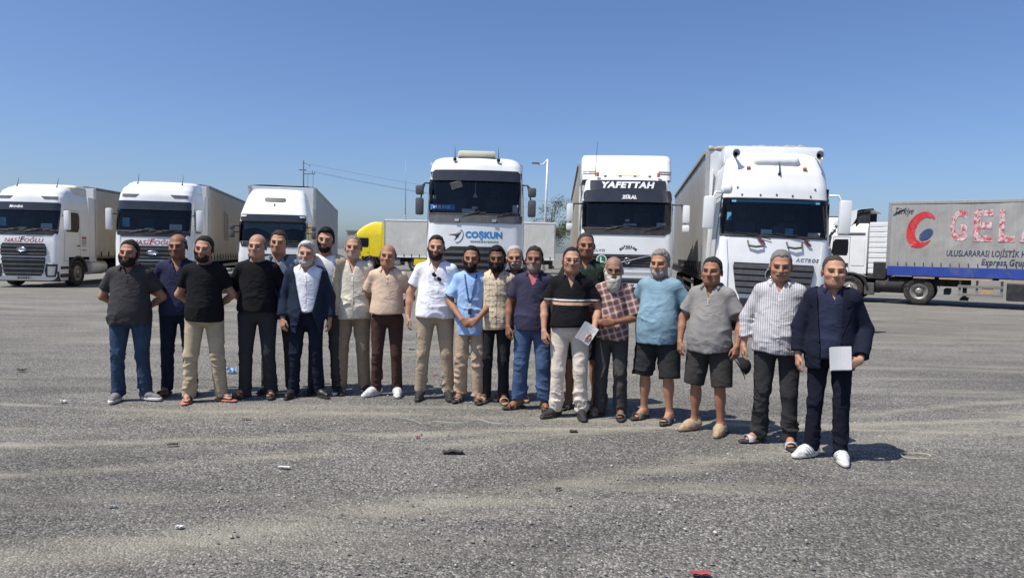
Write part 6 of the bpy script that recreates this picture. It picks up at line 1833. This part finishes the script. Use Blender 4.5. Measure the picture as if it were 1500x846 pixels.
P[18] = person(18, 960, 615, 366, 'grey-haired heavy man in sky-blue tee and black shorts', MED, 'curly', dict(t=.008, col=(.40, .37, .34), stubble=.4), yaw=-30, head_yaw=0, head_nod=2,
    wide=1.14, belly=.10, arms=('back', 'back'), fat=.3, hair_col=(.27, .25, .23), grey=.5, brow=(.08, .07, .06),
    shirt=dict(mat=cloth('sky_blue_tee', (.19, .30, .37)), hem=.80, sleeve=.80, loose=.03, neck=1.15, name='tee_shirt', fold=.012, v=.05),
    pants=dict(mat=cloth('black_cargo_shorts', (.028, .029, .032)), short=.46, name='shorts', loose=.035, fold=.012), feet=dict(kind='slide', mats=(grey_suede, dark_sole)), stance=.13, toe=(.35, -.1), step=(.02, -.02))
P[19] = person(19, 1035, 631, 377, 'man in grey polo and dark shorts with tan hiking shoes', TAN, 'short', dict(stubble=.3), yaw=-30, head_yaw=0, head_nod=-3,
    wide=1.12, belly=.085, arms=('hang_fwd', 'hang_fwd'), fat=.4, hair_col=(.034, .030, .027), grey=.15, brow=(.03, .025, .02),
    shirt=dict(mat=cloth('heather_grey', (.235, .225, .215)), hem=.82, sleeve=.72, loose=.022, collar=cloth('heather_collar', (.20, .19, .18)), v=.13, placket=1.28, fold=.011),
    pants=dict(mat=cloth('olive_black_shorts', (.042, .040, .037)), short=.47, name='shorts', loose=.03, fold=.010), feet=dict(kind='chunky', mats=(tan_suede, tan_sole)), stance=.125, toe=(.5, .0), step=(.01, -.03))
P[20] = person(20, 1133, 650, 367, 'grey-haired man in grey pinstriped shirt with rolled cuffs and black trousers', MED, 'short', dict(t=.008, col=(.30, .27, .24), only='moustache', stubble=.15), yaw=-22, head_yaw=2, head_nod=6,
    wide=1.10, belly=.065, arms=('hang', 'hang'), fat=.5, hair_col=(.22, .21, .20), grey=.5, brow=(.06, .05, .045),
    shirt=dict(mat=cloth('pinstripe_shirt', (.52, .51, .52), pattern=pinstripe), hem=.84, sleeve=1.72, loose=.022, collar=cloth('pinstripe_collar', (.50, .49, .50)), v=.11, placket=.88, fold=.011),
    pants=dict(mat=cloth('black_slacks', (.032, .032, .034)), loose=.014, fold=.009), feet=dict(kind='slide', mats=(plain('white_black_strap', (.4, .4, .4), .6), dark_sole)), stance=.12, toe=(.9, .15), step=(.02, -.03))
P[21] = person(21, 1209, 670, 374, 'man with cropped hair in navy blazer, navy polo and white sneakers', LIGHT, 'buzz', dict(stubble=.22), yaw=-16, head_yaw=0, head_nod=-2,
    wide=1.0, belly=.03, arms=('hang', dict(e=vec(.27, .06, 1.12), w=vec(.205, -.165, .885), d=vec(-.75, -.35, -.35), n=vec(-.3, .9, .1), t=vec(-.2, -.5, .8), c=.75)), hair_col=(.075, .058, .048), fat=.3, brow=(.05, .04, .032),
    shirt=dict(mat=cloth('navy_knit_polo', (.022, .026, .052)), hem=.87, sleeve=0, collar=cloth('navy_knit_collar', (.02, .026, .055)), v=.11, vw=.045),
    jacket=dict(mat=cloth('navy_blazer', (.011, .013, .026)), off=.017, hem=.78, sleeve=1.88, loose=.012, open=.80, open_w=(-.05, .045), gap=(-.085, .02), flare=.015, neck=1.45, fold=.006),
    pants=dict(mat=cloth('dark_indigo_jeans', (.010, .011, .020)), loose=.004, name='jeans'), feet=dict(kind='chunky', mats=(white_shoe, white_sole)), stance=.10, toe=(.85, .05), step=(.02, -.05))

# ------------------------------------------------------------------ ground, poles, tree, litter
def ground_material():
    m = bpy.data.materials.new('dusty_asphalt'); t = NT(m)
    v = t.coord()
    base = t.ramp(t.noise(v, .35, 5, .6, .3), [(.25, (.112, .108, .098)), (.55, (.158, .152, .137)), (.8, (.205, .197, .175))])
    # aggregate: light and dark chips
    vo = t.n.new('ShaderNodeTexVoronoi'); vo.inputs['Scale'].default_value = 78; t.link(v, vo.inputs['Vector'])
    sp = t.n.new('ShaderNodeSeparateColor'); t.link(vo.outputs['Color'], sp.inputs[0])
    chip = t.ramp(sp.outputs[0], [(0.0, .38), (.35, .78), (.62, 1.05), (.86, 1.4), (.97, 2.3)])
    c = t.mix(1.0, base, chip, 'MULTIPLY')
    fine = t.ramp(t.noise(v, 210, 3, .7), [(.3, .72), (.7, 1.3)])
    c = t.mix(1.0, c, fine, 'MULTIPLY')
    # wheel-blown dust lying in long streaks, and darker worn patches
    st = t.noise(t.coord((.16, 1.25, 1), rot=(0, 0, R(6))), 1.1, 5, .62, .7)
    c = t.mix(t.ramp(st, [(.52, 0.0), (.68, .55)]), c, (.285, .265, .210))
    st2 = t.noise(t.coord((.22, 1.6, 1), rot=(0, 0, R(-9))), .9, 5, .65, .9)
    c = t.mix(t.ramp(st2, [(.54, 0.0), (.72, .5)]), c, (.30, .285, .24))
    dk = t.noise(t.coord((.34, 1.0, 1), rot=(0, 0, R(14))), .8, 6, .7, .8)
    c = t.mix(t.ramp(dk, [(.47, 0.0), (.66, .62)]), c, t.mix(1.0, (.078, .075, .070), chip, 'MULTIPLY'))
    dk2 = t.noise(t.coord((.7, 1.5, 1), rot=(0, 0, R(-20))), .95, 5, .65, .6)
    c = t.mix(t.ramp(dk2, [(.54, 0.0), (.70, .5)]), c, t.mix(1.0, (.085, .082, .076), chip, 'MULTIPLY'))
    # two dust ridges pushed up across the yard
    sep = t.n.new('ShaderNodeSeparateXYZ'); t.link(v, sep.inputs[0])
    wob = t.math('MULTIPLY', t.math('SUBTRACT', t.noise(t.coord((.25, .25, 1)), 1.3, 3), .5), .9)
    jag = t.ramp(t.noise(t.coord((.45, 2, 1)), 1.7, 6, .7, .5), [(.36, .0), (.62, 1.0)])
    ridges = []
    for (pa, pb, w, amt) in (((0, 650), (930, 626), .13, .85), ((0, 591), (480, 604), .11, .7), ((930, 628), (1500, 585), .15, .5), ((250, 792), (930, 692), .26, .45), ((930, 692), (1500, 620), .22, .25), ((0, 500), (700, 500), .3, .4), ((800, 520), (1500, 545), .25, .4)):
        a_, b_ = ground_at(*pa), ground_at(*pb); sl_ = (b_.y - a_.y) / (b_.x - a_.x); ridges.append((a_.y - sl_ * a_.x, sl_, w, amt))
    for (y0, sl, w, amt) in ridges:
        dd = t.math('ABSOLUTE', t.math('ADD', t.math('SUBTRACT', t.math('ADD', sep.outputs[1], t.math('MULTIPLY', sep.outputs[0], -sl)), y0), t.math('MULTIPLY', wob, .8)))
        k = t.ramp(t.math('DIVIDE', dd, w), [(.15, amt), (1.0, 0.0)])
        c = t.mix(t.math('MULTIPLY', k, jag), c, (.34, .318, .250))
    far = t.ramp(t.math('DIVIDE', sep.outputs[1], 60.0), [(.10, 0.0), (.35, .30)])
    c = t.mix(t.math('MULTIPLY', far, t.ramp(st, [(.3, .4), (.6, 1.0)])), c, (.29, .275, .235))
    t.link(c, t.b.inputs['Base Color'])
    t.b.inputs['Roughness'].default_value = .9
    t.b.inputs['Specular IOR Level'].default_value = .25
    h = t.math('ADD', t.math('MULTIPLY', vo.outputs['Distance'], -1.0), t.math('MULTIPLY', t.noise(v, 12, 4), .8))
    b = t.bump(h, .75, .012)
    return m
gm = ground_material()
n = 60
g = MB()
ext = np.concatenate([-np.geomspace(2500, 40, 10), np.linspace(-36, 36, 90), np.geomspace(40, 2500, 10)])
eyt = np.concatenate([-np.geomspace(600, 6, 5), np.linspace(0, 40, 110), np.geomspace(44, 3000, 12)])
gx, gy = np.meshgrid(ext, eyt, indexing='ij')
gz = vnoise(np.stack([gx.ravel() * .5, gy.ravel() * .5, 0 * gx.ravel()], -1), 2) * .010 + vnoise(np.stack([gx.ravel() * 1.4, gy.ravel() * 1.9, 0 * gx.ravel() + 5], -1), 3) * .005
gz = gz - .012
gV = np.stack([gx.ravel(), gy.ravel(), gz], -1)
ny = len(eyt); a = (np.arange(len(ext) - 1)[:, None] * ny + np.arange(ny - 1)[None]).ravel()
gF = np.stack([a, a + ny, a + ny + 1, a + 1], 1)
go = link('ground', np_mesh('ground', gV, gF, gm), None); tag(go, kind='structure')

# loose chippings on the surface
V = []; Fc_ = []
ico = [(0, 0, 1), (.9, 0, .2), (-.3, .85, .2), (-.3, -.85, .2), (.4, .5, -.5), (.4, -.5, -.5), (-.7, 0, -.4)]
icf = [(0, 1, 2), (0, 2, 3), (0, 3, 1), (1, 4, 2), (1, 5, 4), (1, 3, 5), (3, 6, 5), (2, 6, 3), (2, 4, 6), (4, 5, 6)]
rs = np.random.default_rng(11)
N = 5200
d_ = 3.0 + 11 * rs.random(N) ** 1.6; ang = (rs.random(N) - .5) * 1.45
sx = d_ * np.tan(ang * .62); sy = d_
sz = rs.gamma(2.0, .0022, N) + .0022; sz = np.minimum(sz, .016)
for i in range(N):
    rz_ = rs.random() * 6.28; c_, s_ = math.cos(rz_), math.sin(rz_); b0 = len(V); q = sz[i]
    for (x, y, z) in ico: V.append((sx[i] + (x * c_ - y * s_) * q * 1.2, sy[i] + (x * s_ + y * c_) * q, -.004 + (z + .35) * q * .7))
    Fc_ += [tuple(b0 + k_ for k_ in f) for f in icf]
cm = bpy.data.materials.new('chippings'); t = NT(cm)
oi = t.n.new('ShaderNodeTexWhiteNoise'); oi.noise_dimensions = '3D'
sn = t.n.new('ShaderNodeVectorMath'); sn.operation = 'SNAP'; sn.inputs[1].default_value = (.05, .05, 5); t.link(t.coord(), sn.inputs[0]); t.link(sn.outputs[0], oi.inputs[0])
t.link(t.ramp(oi.outputs[0], [(0, (.12, .115, .105)), (.5, (.2, .195, .18)), (.85, (.32, .31, .28)), (1, (.55, .54, .5))]), t.b.inputs['Base Color']); t.b.inputs['Roughness'].default_value = .85
gr_ = link('gravel', mesh('gravel', V, Fc_, cm)); tag(gr_, 'loose grey stone chippings scattered over the asphalt', 'gravel', kind='stuff')

# power pole with wires
steel_pole = plain('galvanised_pole', (.30, .29, .28), .6, .3, .1)
dark_pole = plain('creosote_pole', (.10, .085, .07), .8, 0, .2)
pw = ground_depth(444, 120)
def pole_thing(name, loc, label, cat): return empty(name, loc, 0, label, cat)
pp_ = pole_thing('power_pole', pw, 'tall power pole with crossarms rising behind the grey trailer', 'pole')
PH = 16.9
m = MB(); m.tube([(0, 0, 0), (0, 0, PH)], [.20, .11], 8); m.build('pole', dark_pole, pp_, True)
m = MB(); m.box(-.75, .45, -.06, .06, PH - 1.75, PH - 1.6); m.build('crossarm', dark_pole, pp_)
m = MB(); m.box(-.12, 2.0, -.05, .05, PH - 2.4, PH - 2.28); m.xform(Matrix.Translation((0, 0, 0))); m.build('crossarm', dark_pole, pp_)
for x, z0_, z1_ in ((1.1, PH - 1.1, PH - .6), (1.55, PH - 2.25, PH - 1.7), (1.9, PH - 2.25, PH - 1.9)):
    m = MB(); m.tube([(x, 0, z0_), (x, 0, z1_)], .07, 6); m.build('insulator', steel_pole, pp_)
m = MB(); m.tube([(.1, 0, PH - .4), (1.1, 0, PH - .95)], .04, 5); m.build('stay', dark_pole, pp_)
for x in (.8, 1.7): m = MB(); m.tube([(x, 0, PH - 2.4), (x - .15, 0, 6)], .03, 5); m.build('drop_cable', dark_pole, pp_)
for k_, (x, z) in enumerate(((1.1, PH - .62), (1.9, PH - 1.9), (-.6, PH - 1.6))):
    a0 = Vector((pw.x + x, pw.y, z)); b0 = Vector((pw.x + 95, pw.y + 10, z - 5.2 - .4 * k_))
    m = MB(); m.tube([a0.lerp(b0, s_) - Vector((0, 0, 3.0 * 4 * s_ * (1 - s_))) for s_ in np.linspace(0, 1, 22)], .022, 4)
    wr = m.build('power_line', dark_pole); tag(wr, ['highest power line running off the power pole crossarm', 'middle power line running off the power pole crossarm', 'lowest power line running off the power pole crossarm'][k_], 'wire', 'overhead power lines')
# thin mast
mp = ground_depth(593, 90)
ms = pole_thing('antenna_mast', mp, 'thin white mast rising above the yellow lorry trailer', 'mast')
m = MB(); m.tube([(0, 0, 0), (0, 0, 6.2)], .10, 6); m.build('mast_base', steel_pole, ms, True)
m = MB(); m.tube([(0, 0, 6.2), (-.05, 0, 13.2)], [.06, .03], 6); m.build('mast_rod', steel_pole, ms, True)
for z in (5.8, 6.1): m = MB(); m.lathe([(.05, -.08), (.13, -.06), (.13, .06), (.05, .08)], 8, 'z', (0, 0, z)); m.build('mast_clamp', alu, ms, True)
# street lamp
lp = ground_depth(796.5, 62)
LH = 10.1
lm = pole_thing('street_lamp', lp, 'pale street lamp with curved arm beside the leafy tree', 'street lamp')
m = MB(); m.tube([(0, 0, 0), (.05, 0, LH * .6), (.12, 0, LH)], [.14, .11, .08], 10); m.build('pole', plain('lamp_post_white', (.62, .62, .60), .5, .2), lm, True)
m = MB(); m.tube([(.12, 0, LH - .02), (.0, 0, LH - .16), (-.22, 0, LH - .42), (-.5, 0, LH - .52), (-.8, 0, LH - .42)], .06, 8); m.build('arm', MATS['lamp_post_white'], lm, True)
m = MB(); m.box(-1.3, -.62, -.14, .14, LH - .44, LH - .30, .05); m.xform(Matrix.Translation((0, 0, 0))); m.build('lamp_head', plain('lamp_grey', (.12, .125, .13), .5), lm)

# leafy tree behind the pale trailer
def tree(loc, h, rad, label, seed, group=None, n=5200):
    root = empty('tree', loc, 0, label, 'tree', group)
    r_ = random.Random(seed); bark = plain('bark', (.12, .085, .055), .9, 0, .3, 8, .4, 30)
    m = MB(); m.tube([(0, 0, 0), (.08, .03, h * .3), (-.05, .0, h * .55), (.1, .05, h * .85)], [.22, .17, .10, .03], 8)
    clumps = []
    for i in range(26):
        z = h * r_.uniform(.34, .95); q = math.sqrt(max(.05, 1 - ((z / h - .58) / .45) ** 2)); a = r_.uniform(0, 6.28); rr = rad * q * math.sqrt(r_.uniform(.1, 1)) * .82
        c = Vector((rr * math.cos(a), rr * math.sin(a), z)); clumps.append((c, rad * r_.uniform(.22, .40)))
        if i < 12: m.tube([(0, 0, h * r_.uniform(.25, .5)), tuple(c * .55 + Vector((0, 0, z * .40))), tuple(c)], [.06, .04, .015], 5)
    m.build('trunk', bark, root, True)
    V = []; F_ = []
    for i in range(n):
        c, cr = clumps[r_.randrange(len(clumps))]
        d = Vector((r_.gauss(0, 1), r_.gauss(0, 1), r_.gauss(0, .8))).normalized() * cr * r_.uniform(.35, 1.08)
        p = c + d; s_ = r_.uniform(.07, .15)
        u = Vector((r_.gauss(0, 1), r_.gauss(0, 1), r_.gauss(0, 1))).normalized(); w = u.orthogonal().normalized(); w = Matrix.Rotation(r_.uniform(0, 6.28), 3, u) @ w
        b0 = len(V); V += [tuple(p - u * s_ * .6), tuple(p + w * s_ * .3), tuple(p + u * s_), tuple(p - w * s_ * .3)]; F_.append((b0, b0 + 1, b0 + 2, b0 + 3))
    lf = bpy.data.materials.new('leaf'); t = NT(lf)
    t.link(t.ramp(t.noise(t.coord(), 1.8, 4, .7), [(.3, (.045, .07, .022)), (.55, (.085, .115, .04)), (.75, (.14, .16, .065))]), t.b.inputs['Base Color']); t.b.inputs['Roughness'].default_value = .6
    t.b.inputs['Transmission Weight'].default_value = 0.0
    link('crown', mesh('crown', V, F_, lf), root)
    return root
tree(ground_depth(806, 72), 7.6, 2.6, 'leafy green tree behind the pale trailer beside the street lamp', 4)
# far low building, seen between the grey trailer and the yellow lorry
bl = empty('building', ground_depth(523, 150), 0, 'low grey far building between grey trailer and yellow lorry', 'building')
m = MB(); m.box(-2.2, 3.2, 0, 8, 0, 5.4); m.build('wall', plain('render_grey', (.34, .32, .29), .85), bl)
m = MB(); m.box(-2.4, 3.4, -.2, 8.2, 5.4, 5.75); m.build('roof', plain('roof_grey', (.2, .19, .18), .85), bl)
for x in (-1.2, .6, 2.0): m = MB(); m.box(x - .4, x + .4, -.03, .02, 3.0, 4.3); m.build('window', side_glass, bl)

# litter
def flat_scrap(name, px, py, w, d, h, mat, label, cat, seed, rz=0.0, lift=.004):
    r_ = random.Random(seed); nx_, ny_ = 7, 5; mb = MB()
    for lay in (1, 0):
        for i in range(nx_):
            for j in range(ny_):
                x = (i / (nx_ - 1) - .5) * w; y = (j / (ny_ - 1) - .5) * d
                rr = random.Random(seed * 100 + i * 10 + j)
                mb.v.append((x * (1 + .12 * rr.uniform(-1, 1)), y * (1 + .18 * rr.uniform(-1, 1)), lift + (h * rr.random() if lay else max(0, h * rr.random() * .2 - .002)) + (.003 if lay else 0)))
    for i in range(nx_ - 1):
        for j in range(ny_ - 1):
            q = i * ny_ + j; mb.f.append((q, q + ny_, q + ny_ + 1, q + 1)); k_ = q + nx_ * ny_; mb.f.append((k_, k_ + 1, k_ + ny_ + 1, k_ + ny_))
    o = mb.build(name, mat); o.location = ground_at(px, py); o.rotation_euler = (0, 0, rz); tag(o, label, cat, 'litter on the asphalt'); autosmooth(o, 30)
    return o
blue_film = plain('blue_film', (.25, .42, .70), .35, 0, .2, 20); white_film = plain('white_film', (.62, .63, .64), .5, 0, .1, 20); tar = plain('black_scrap', (.035, .033, .03), .8, 0, .2, 14)
rust_red = plain('red_rag', (.30, .06, .07), .8, 0, .25, 18); card = plain('cardboard', (.34, .26, .17), .85, 0, .2, 14)
flat_scrap('plastic_wrapper', 339, 545, .12, .09, .07, blue_film, 'crumpled pale blue plastic wrapper beside flip-flopped man', 'litter', 1)
flat_scrap('plastic_wrapper', 312, 473, .12, .08, .02, plain('violet_film', (.10, .10, .35), .5), 'small violet plastic scrap behind man in black tee', 'litter', 2)
flat_scrap('rubber_scrap', 663, 663, .17, .055, .02, tar, 'long dark strip of rubber lying on the bare asphalt', 'litter', 3, R(2))
flat_scrap('paper_scrap', 840, 632, .075, .04, .014, tar, 'small black and white scrap at feet of man in cream chinos', 'litter', 4)
flat_scrap('paper_scrap', 263, 772, .045, .03, .008, white_film, 'small white paper scrap on open asphalt', 'litter', 5)
flat_scrap('stone_scrap', 31, 543, .13, .05, .03, tar, 'dark stone-like scrap on asphalt before the red-named lorry', 'litter', 6)
flat_scrap('paper_scrap', 92, 588, .07, .05, .012, white_film, 'pale paper scrap beside sneakers of man in blue jeans', 'litter', 7)
flat_scrap('red_rag', 1026, 840, .10, .045, .008, rust_red, 'faded red rag lying flat on asphalt', 'litter', 8)
flat_scrap('red_scrap', 612, 640, .04, .02, .01, rust_red, 'small red plastic scrap near the tangled string', 'litter', 9)
flat_scrap('red_scrap', 638, 549, .07, .03, .01, rust_red, 'thin red scrap behind the man in white polo', 'litter', 12)
flat_scrap('black_scrap', 603, 512, .10, .04, .015, tar, 'black scrap behind the man in white polo', 'litter', 13)
flat_scrap('brown_leaf', 818, 716, .05, .02, .01, plain('dark_brown', (.08, .05, .035), .8), 'curled brown leaf on open asphalt', 'litter', 10, .5)
flat_scrap('cardboard_scrap', 253, 651, .09, .03, .008, tar, 'dark cardboard scrap lying across the dust ridge', 'litter', 11, .3)
flat_scrap('cardboard_scrap', 360, 613, .09, .03, .006, card, 'tan cardboard scrap before the bald man in black', 'litter', 14, .1)
flat_scrap('plastic_scrap', 165, 742, .05, .02, .006, plain('teal_film', (.18, .24, .25), .5), 'dull teal plastic scrap on open asphalt', 'litter', 15, .2)
flat_scrap('white_smear', 416, 684, .09, .03, .003, white_film, 'thin torn white film on open asphalt', 'litter', 16, -.2)
rr_ = random.Random(5)
m = MB(); p0, p1 = ground_at(515, 612), ground_at(735, 622)
pts = []
for i in range(60):
    t_ = i / 59; p = p0.lerp(p1, t_); a = t_ * 9
    pts.append(p + Vector((.05 * math.sin(a * 2.1), (.10 * math.sin(a) + .06 * math.sin(a * 2.7)) * min(1, t_ * 2.2), .006 + .010 * abs(math.sin(a * 1.3)))))
m.tube(pts, .0035, 4); o = m.build('string', plain('green_twine', (.30, .36, .30), .7)); tag(o, 'thin pale green twine tangled on the asphalt before the men', 'twine')
m = MB(); c0 = ground_at(1342, 668); m.tube([c0 + Vector((.13 * math.cos(t_) , .09 * math.sin(t_), .008 + .004 * math.sin(3 * t_))) for t_ in np.linspace(0, 5.2, 26)], .0045, 5); o = m.build('wire_loop', plain('straw_wire', (.42, .40, .28), .6)); tag(o, 'bent loop of pale wire on asphalt beside the man in blazer', 'wire')

# ------------------------------------------------------------------ things held or worn
def head_curve(I, pts, r, mat, name):
    q = I['from_h'](np.array(pts, np.float32)); m = MB(); m.tube([tuple(p) for p in q], r, 5); return m.build(name, mat, I['root'], True)
for i_, fr_m in ((15, plain('thin_frame', (.25, .22, .2), .3, .6)), (17, blk_leather)):
    I = P[i_]; m = MB()
    for s in (-1, 1):
        loop = [I['from_h'](np.array([s * .033 + .023 * math.cos(t_), -.099 + .006 * abs(math.cos(t_)), -.006 + .016 * math.sin(t_)], np.float32)) for t_ in np.linspace(0, 2 * math.pi, 17)[:-1]]
        m.tube([tuple(p) for p in loop], .0022, 4, closed=True)
        m.tube([tuple(I['from_h'](np.array(p, np.float32))) for p in ((s * .056, -.095, -.002), (s * .078, -.05, 0), (s * .086, .015, .0))], .0022, 4)
    m.tube([tuple(I['from_h'](np.array(p, np.float32))) for p in ((-.011, -.101, -.002), (0, -.108, .001), (.011, -.101, -.002))], .0022, 4)
    m.build('glasses', fr_m, I['root'], True)
def front_y(I, x, z):
    ys = np.linspace(-.5, .05, 250); d = I['sfn'](np.stack([np.full(250, x), ys, np.full(250, z)], -1).astype(np.float32)); h = np.nonzero(d < 0)[0]
    return float(ys[h[0]]) if len(h) else -.12
# lanyard
I = P[11]; k = I['k']; m = MB()
for s in (-1, 1):
    zs_ = np.linspace(1.44 * k, 1.12 * k, 12); row = []
    for j, z_ in enumerate(zs_):
        t_ = j / 11; x_ = s * (.062 * (1 - t_) ** .8 + .004); row.append((x_, front_y(I, x_, z_) - .006, z_))
    for (x_, y_, z_) in row: m.v += [(x_ - .009, y_, z_), (x_ + .009, y_, z_)]
    b0 = len(m.v) - 24
    for j in range(11): m.f.append((b0 + 2 * j, b0 + 2 * j + 1, b0 + 2 * j + 3, b0 + 2 * j + 2))
m.build('lanyard', plain('lanyard_blue', (.03, .09, .24), .7), I['root'])
m = MB(); y_ = front_y(I, 0, 1.06 * k); m.box(-.018, .018, y_ - .02, y_ - .008, 1.0 * k, 1.06 * k, .004); m.build('whistle', blk_leather, I['root'])
m = MB(); m.box(-.016, .016, y_ - .018, y_ - .008, 1.065 * k, 1.12 * k, .004); m.build('badge', white_film, I['root'])
# sunglasses hooked into the white polo
I = P[10]; k = I['k']; R10 = I['root']
sg = empty('sunglasses', (0, 0, 0), 0, 'black sunglasses hooked in the collar of the white polo', 'sunglasses')
Mw = Matrix.Translation(R10.location) @ Matrix.Rotation(R10.rotation_euler[2], 4, 'Z')
y_ = front_y(I, .0, 1.33 * k) - .02
sg.matrix_world = Mw @ Matrix.Translation((.015, y_, 1.315 * k)) @ Matrix.Rotation(R(38), 4, 'Y')
for s in (-1, 1):
    m = MB(); nn = 14; m.v = [(s * .036 + .029 * math.cos(2 * math.pi * i / nn), yy, .021 * math.sin(2 * math.pi * i / nn)) for yy in (-.004, .004) for i in range(nn)]
    m.f = [tuple(range(nn))] + [tuple(reversed(range(nn, 2 * nn)))] + [(i, i + nn, (i + 1) % nn + nn, (i + 1) % nn) for i in range(nn)]
    m.build('lens', side_glass, sg)
m = MB(); m.tube([(-.01, 0, .006), (.01, 0, .006)], .003, 5); m.tube([(-.064, 0, .006), (-.064, .02, 0), (-.05, .03, .06)], .003, 5); m.build('frame', blk_leather, sg)
# papers and cap
def paper_at(I, loc, rot, w, h, label, name='paper_sheets'):
    R_ = I['root']; Mw = Matrix.Translation(R_.location) @ Matrix.Rotation(R_.rotation_euler[2], 4, 'Z')
    o = empty(name, (0, 0, 0), 0, label, 'papers'); o.matrix_world = Mw @ Matrix.Translation(loc) @ Euler([R(a) for a in rot]).to_matrix().to_4x4()
    for i in range(3):
        m = MB(); nn = 6
        for a in range(nn + 1):
            for b in range(2): m.v.append((-w / 2 + w * a / nn + .006 * i, -.004 * i + .006 * math.sin(a * .6), -h / 2 + h * b + .004 * i))
        nV = len(m.v); m.v += [(x, y + .002, z) for (x, y, z) in m.v]
        for a in range(nn): m.f.append((2 * a, 2 * a + 2, 2 * a + 3, 2 * a + 1)); m.f.append((nV + 2 * a, nV + 2 * a + 1, nV + 2 * a + 3, nV + 2 * a + 2))
        m.build('sheet', paper, o)
    return o
I = P[21]; w = I['AP'][1][1]; paper_at(I, (w[0] - .165, w[1] - .055, w[2] + .01), (0, -4, 8), .155, .19, 'folded white papers held by the man in navy blazer')
I = P[15]; w = I['AP'][1][1]; pp2 = paper_at(I, (w[0] - .075, w[1] - .055, w[2] - .005), (0, 32, 10), .15, .19, 'printed white papers held by the man in striped black polo')
m = MB(); 
for i in range(9): m.box(-.06, .05 - .02 * (i % 3), -.016, -.0145, .085 - i * .02, .088 - i * .02)
m.build('print', grey_ink, pp2)
I = P[15]; w = I['AP'][1][1]; e = I['AP'][1][0]; d = unit(w - e); c0 = Vector(w - d * .015); q = Vector(d).to_track_quat('Z', 'Y').to_matrix().to_4x4()
m = MB(); m.lathe([(.027, -.012), (.031, -.012), (.031, .012), (.027, .012)], 14, 'z'); m.xform(Matrix.Translation(c0) @ q); m.build('watch', blk_leather, I['root'], True)
I = P[20]; w = I['AP'][-1][1]; R_ = I['root']; Mw = Matrix.Translation(R_.location) @ Matrix.Rotation(R_.rotation_euler[2], 4, 'Z')
cp = empty('cap', (0, 0, 0), 0, 'black peaked cap dangling from the hand of the man in pinstriped shirt', 'cap')
cp.matrix_world = Mw @ Matrix.Translation((w[0] - .02, w[1] - .03, w[2] - .20)) @ Euler((R(10), R(60), R(20))).to_matrix().to_4x4()
black_cloth = cloth('black_cap_cloth', (.018, .018, .02))
m = MB(); rows_ = 7; nn = 18
for i in range(rows_):
    a = math.pi / 2 * i / (rows_ - 1)
    for j in range(nn): b = 2 * math.pi * j / nn; m.v.append((.085 * math.cos(a) * math.cos(b), .095 * math.cos(a) * math.sin(b), .095 * math.sin(a) + .004))
for i in range(rows_ - 1):
    for j in range(nn): m.f.append((i * nn + j, i * nn + (j + 1) % nn, (i + 1) * nn + (j + 1) % nn, (i + 1) * nn + j))
m.build('crown', black_cloth, cp, True)
m = MB(); nn = 12
for i in range(nn + 1):
    b = -math.pi * .38 + math.pi * .76 * i / nn - math.pi / 2
    for rr2, zz in ((.0, 0), (1.0, -.012)): m.v.append((math.cos(b) * (.083 + .055 * rr2 * (1 - .25 * abs(i / nn * 2 - 1))), math.sin(b) * (.093 + .075 * rr2 * (1 - (abs(i / nn * 2 - 1)) ** 2)), zz - .01 * abs(i / nn * 2 - 1) ** 2))
nV = len(m.v); m.v += [(x, y, z + .004) for x, y, z in m.v]
for i in range(nn): m.f.append((2 * i, 2 * i + 1, 2 * i + 3, 2 * i + 2)); m.f.append((nV + 2 * i, nV + 2 * i + 2, nV + 2 * i + 3, nV + 2 * i + 1)); m.f.append((2 * i + 1, nV + 2 * i + 1, nV + 2 * i + 3, 2 * i + 3))
m.build('peak', black_cloth, cp, True)
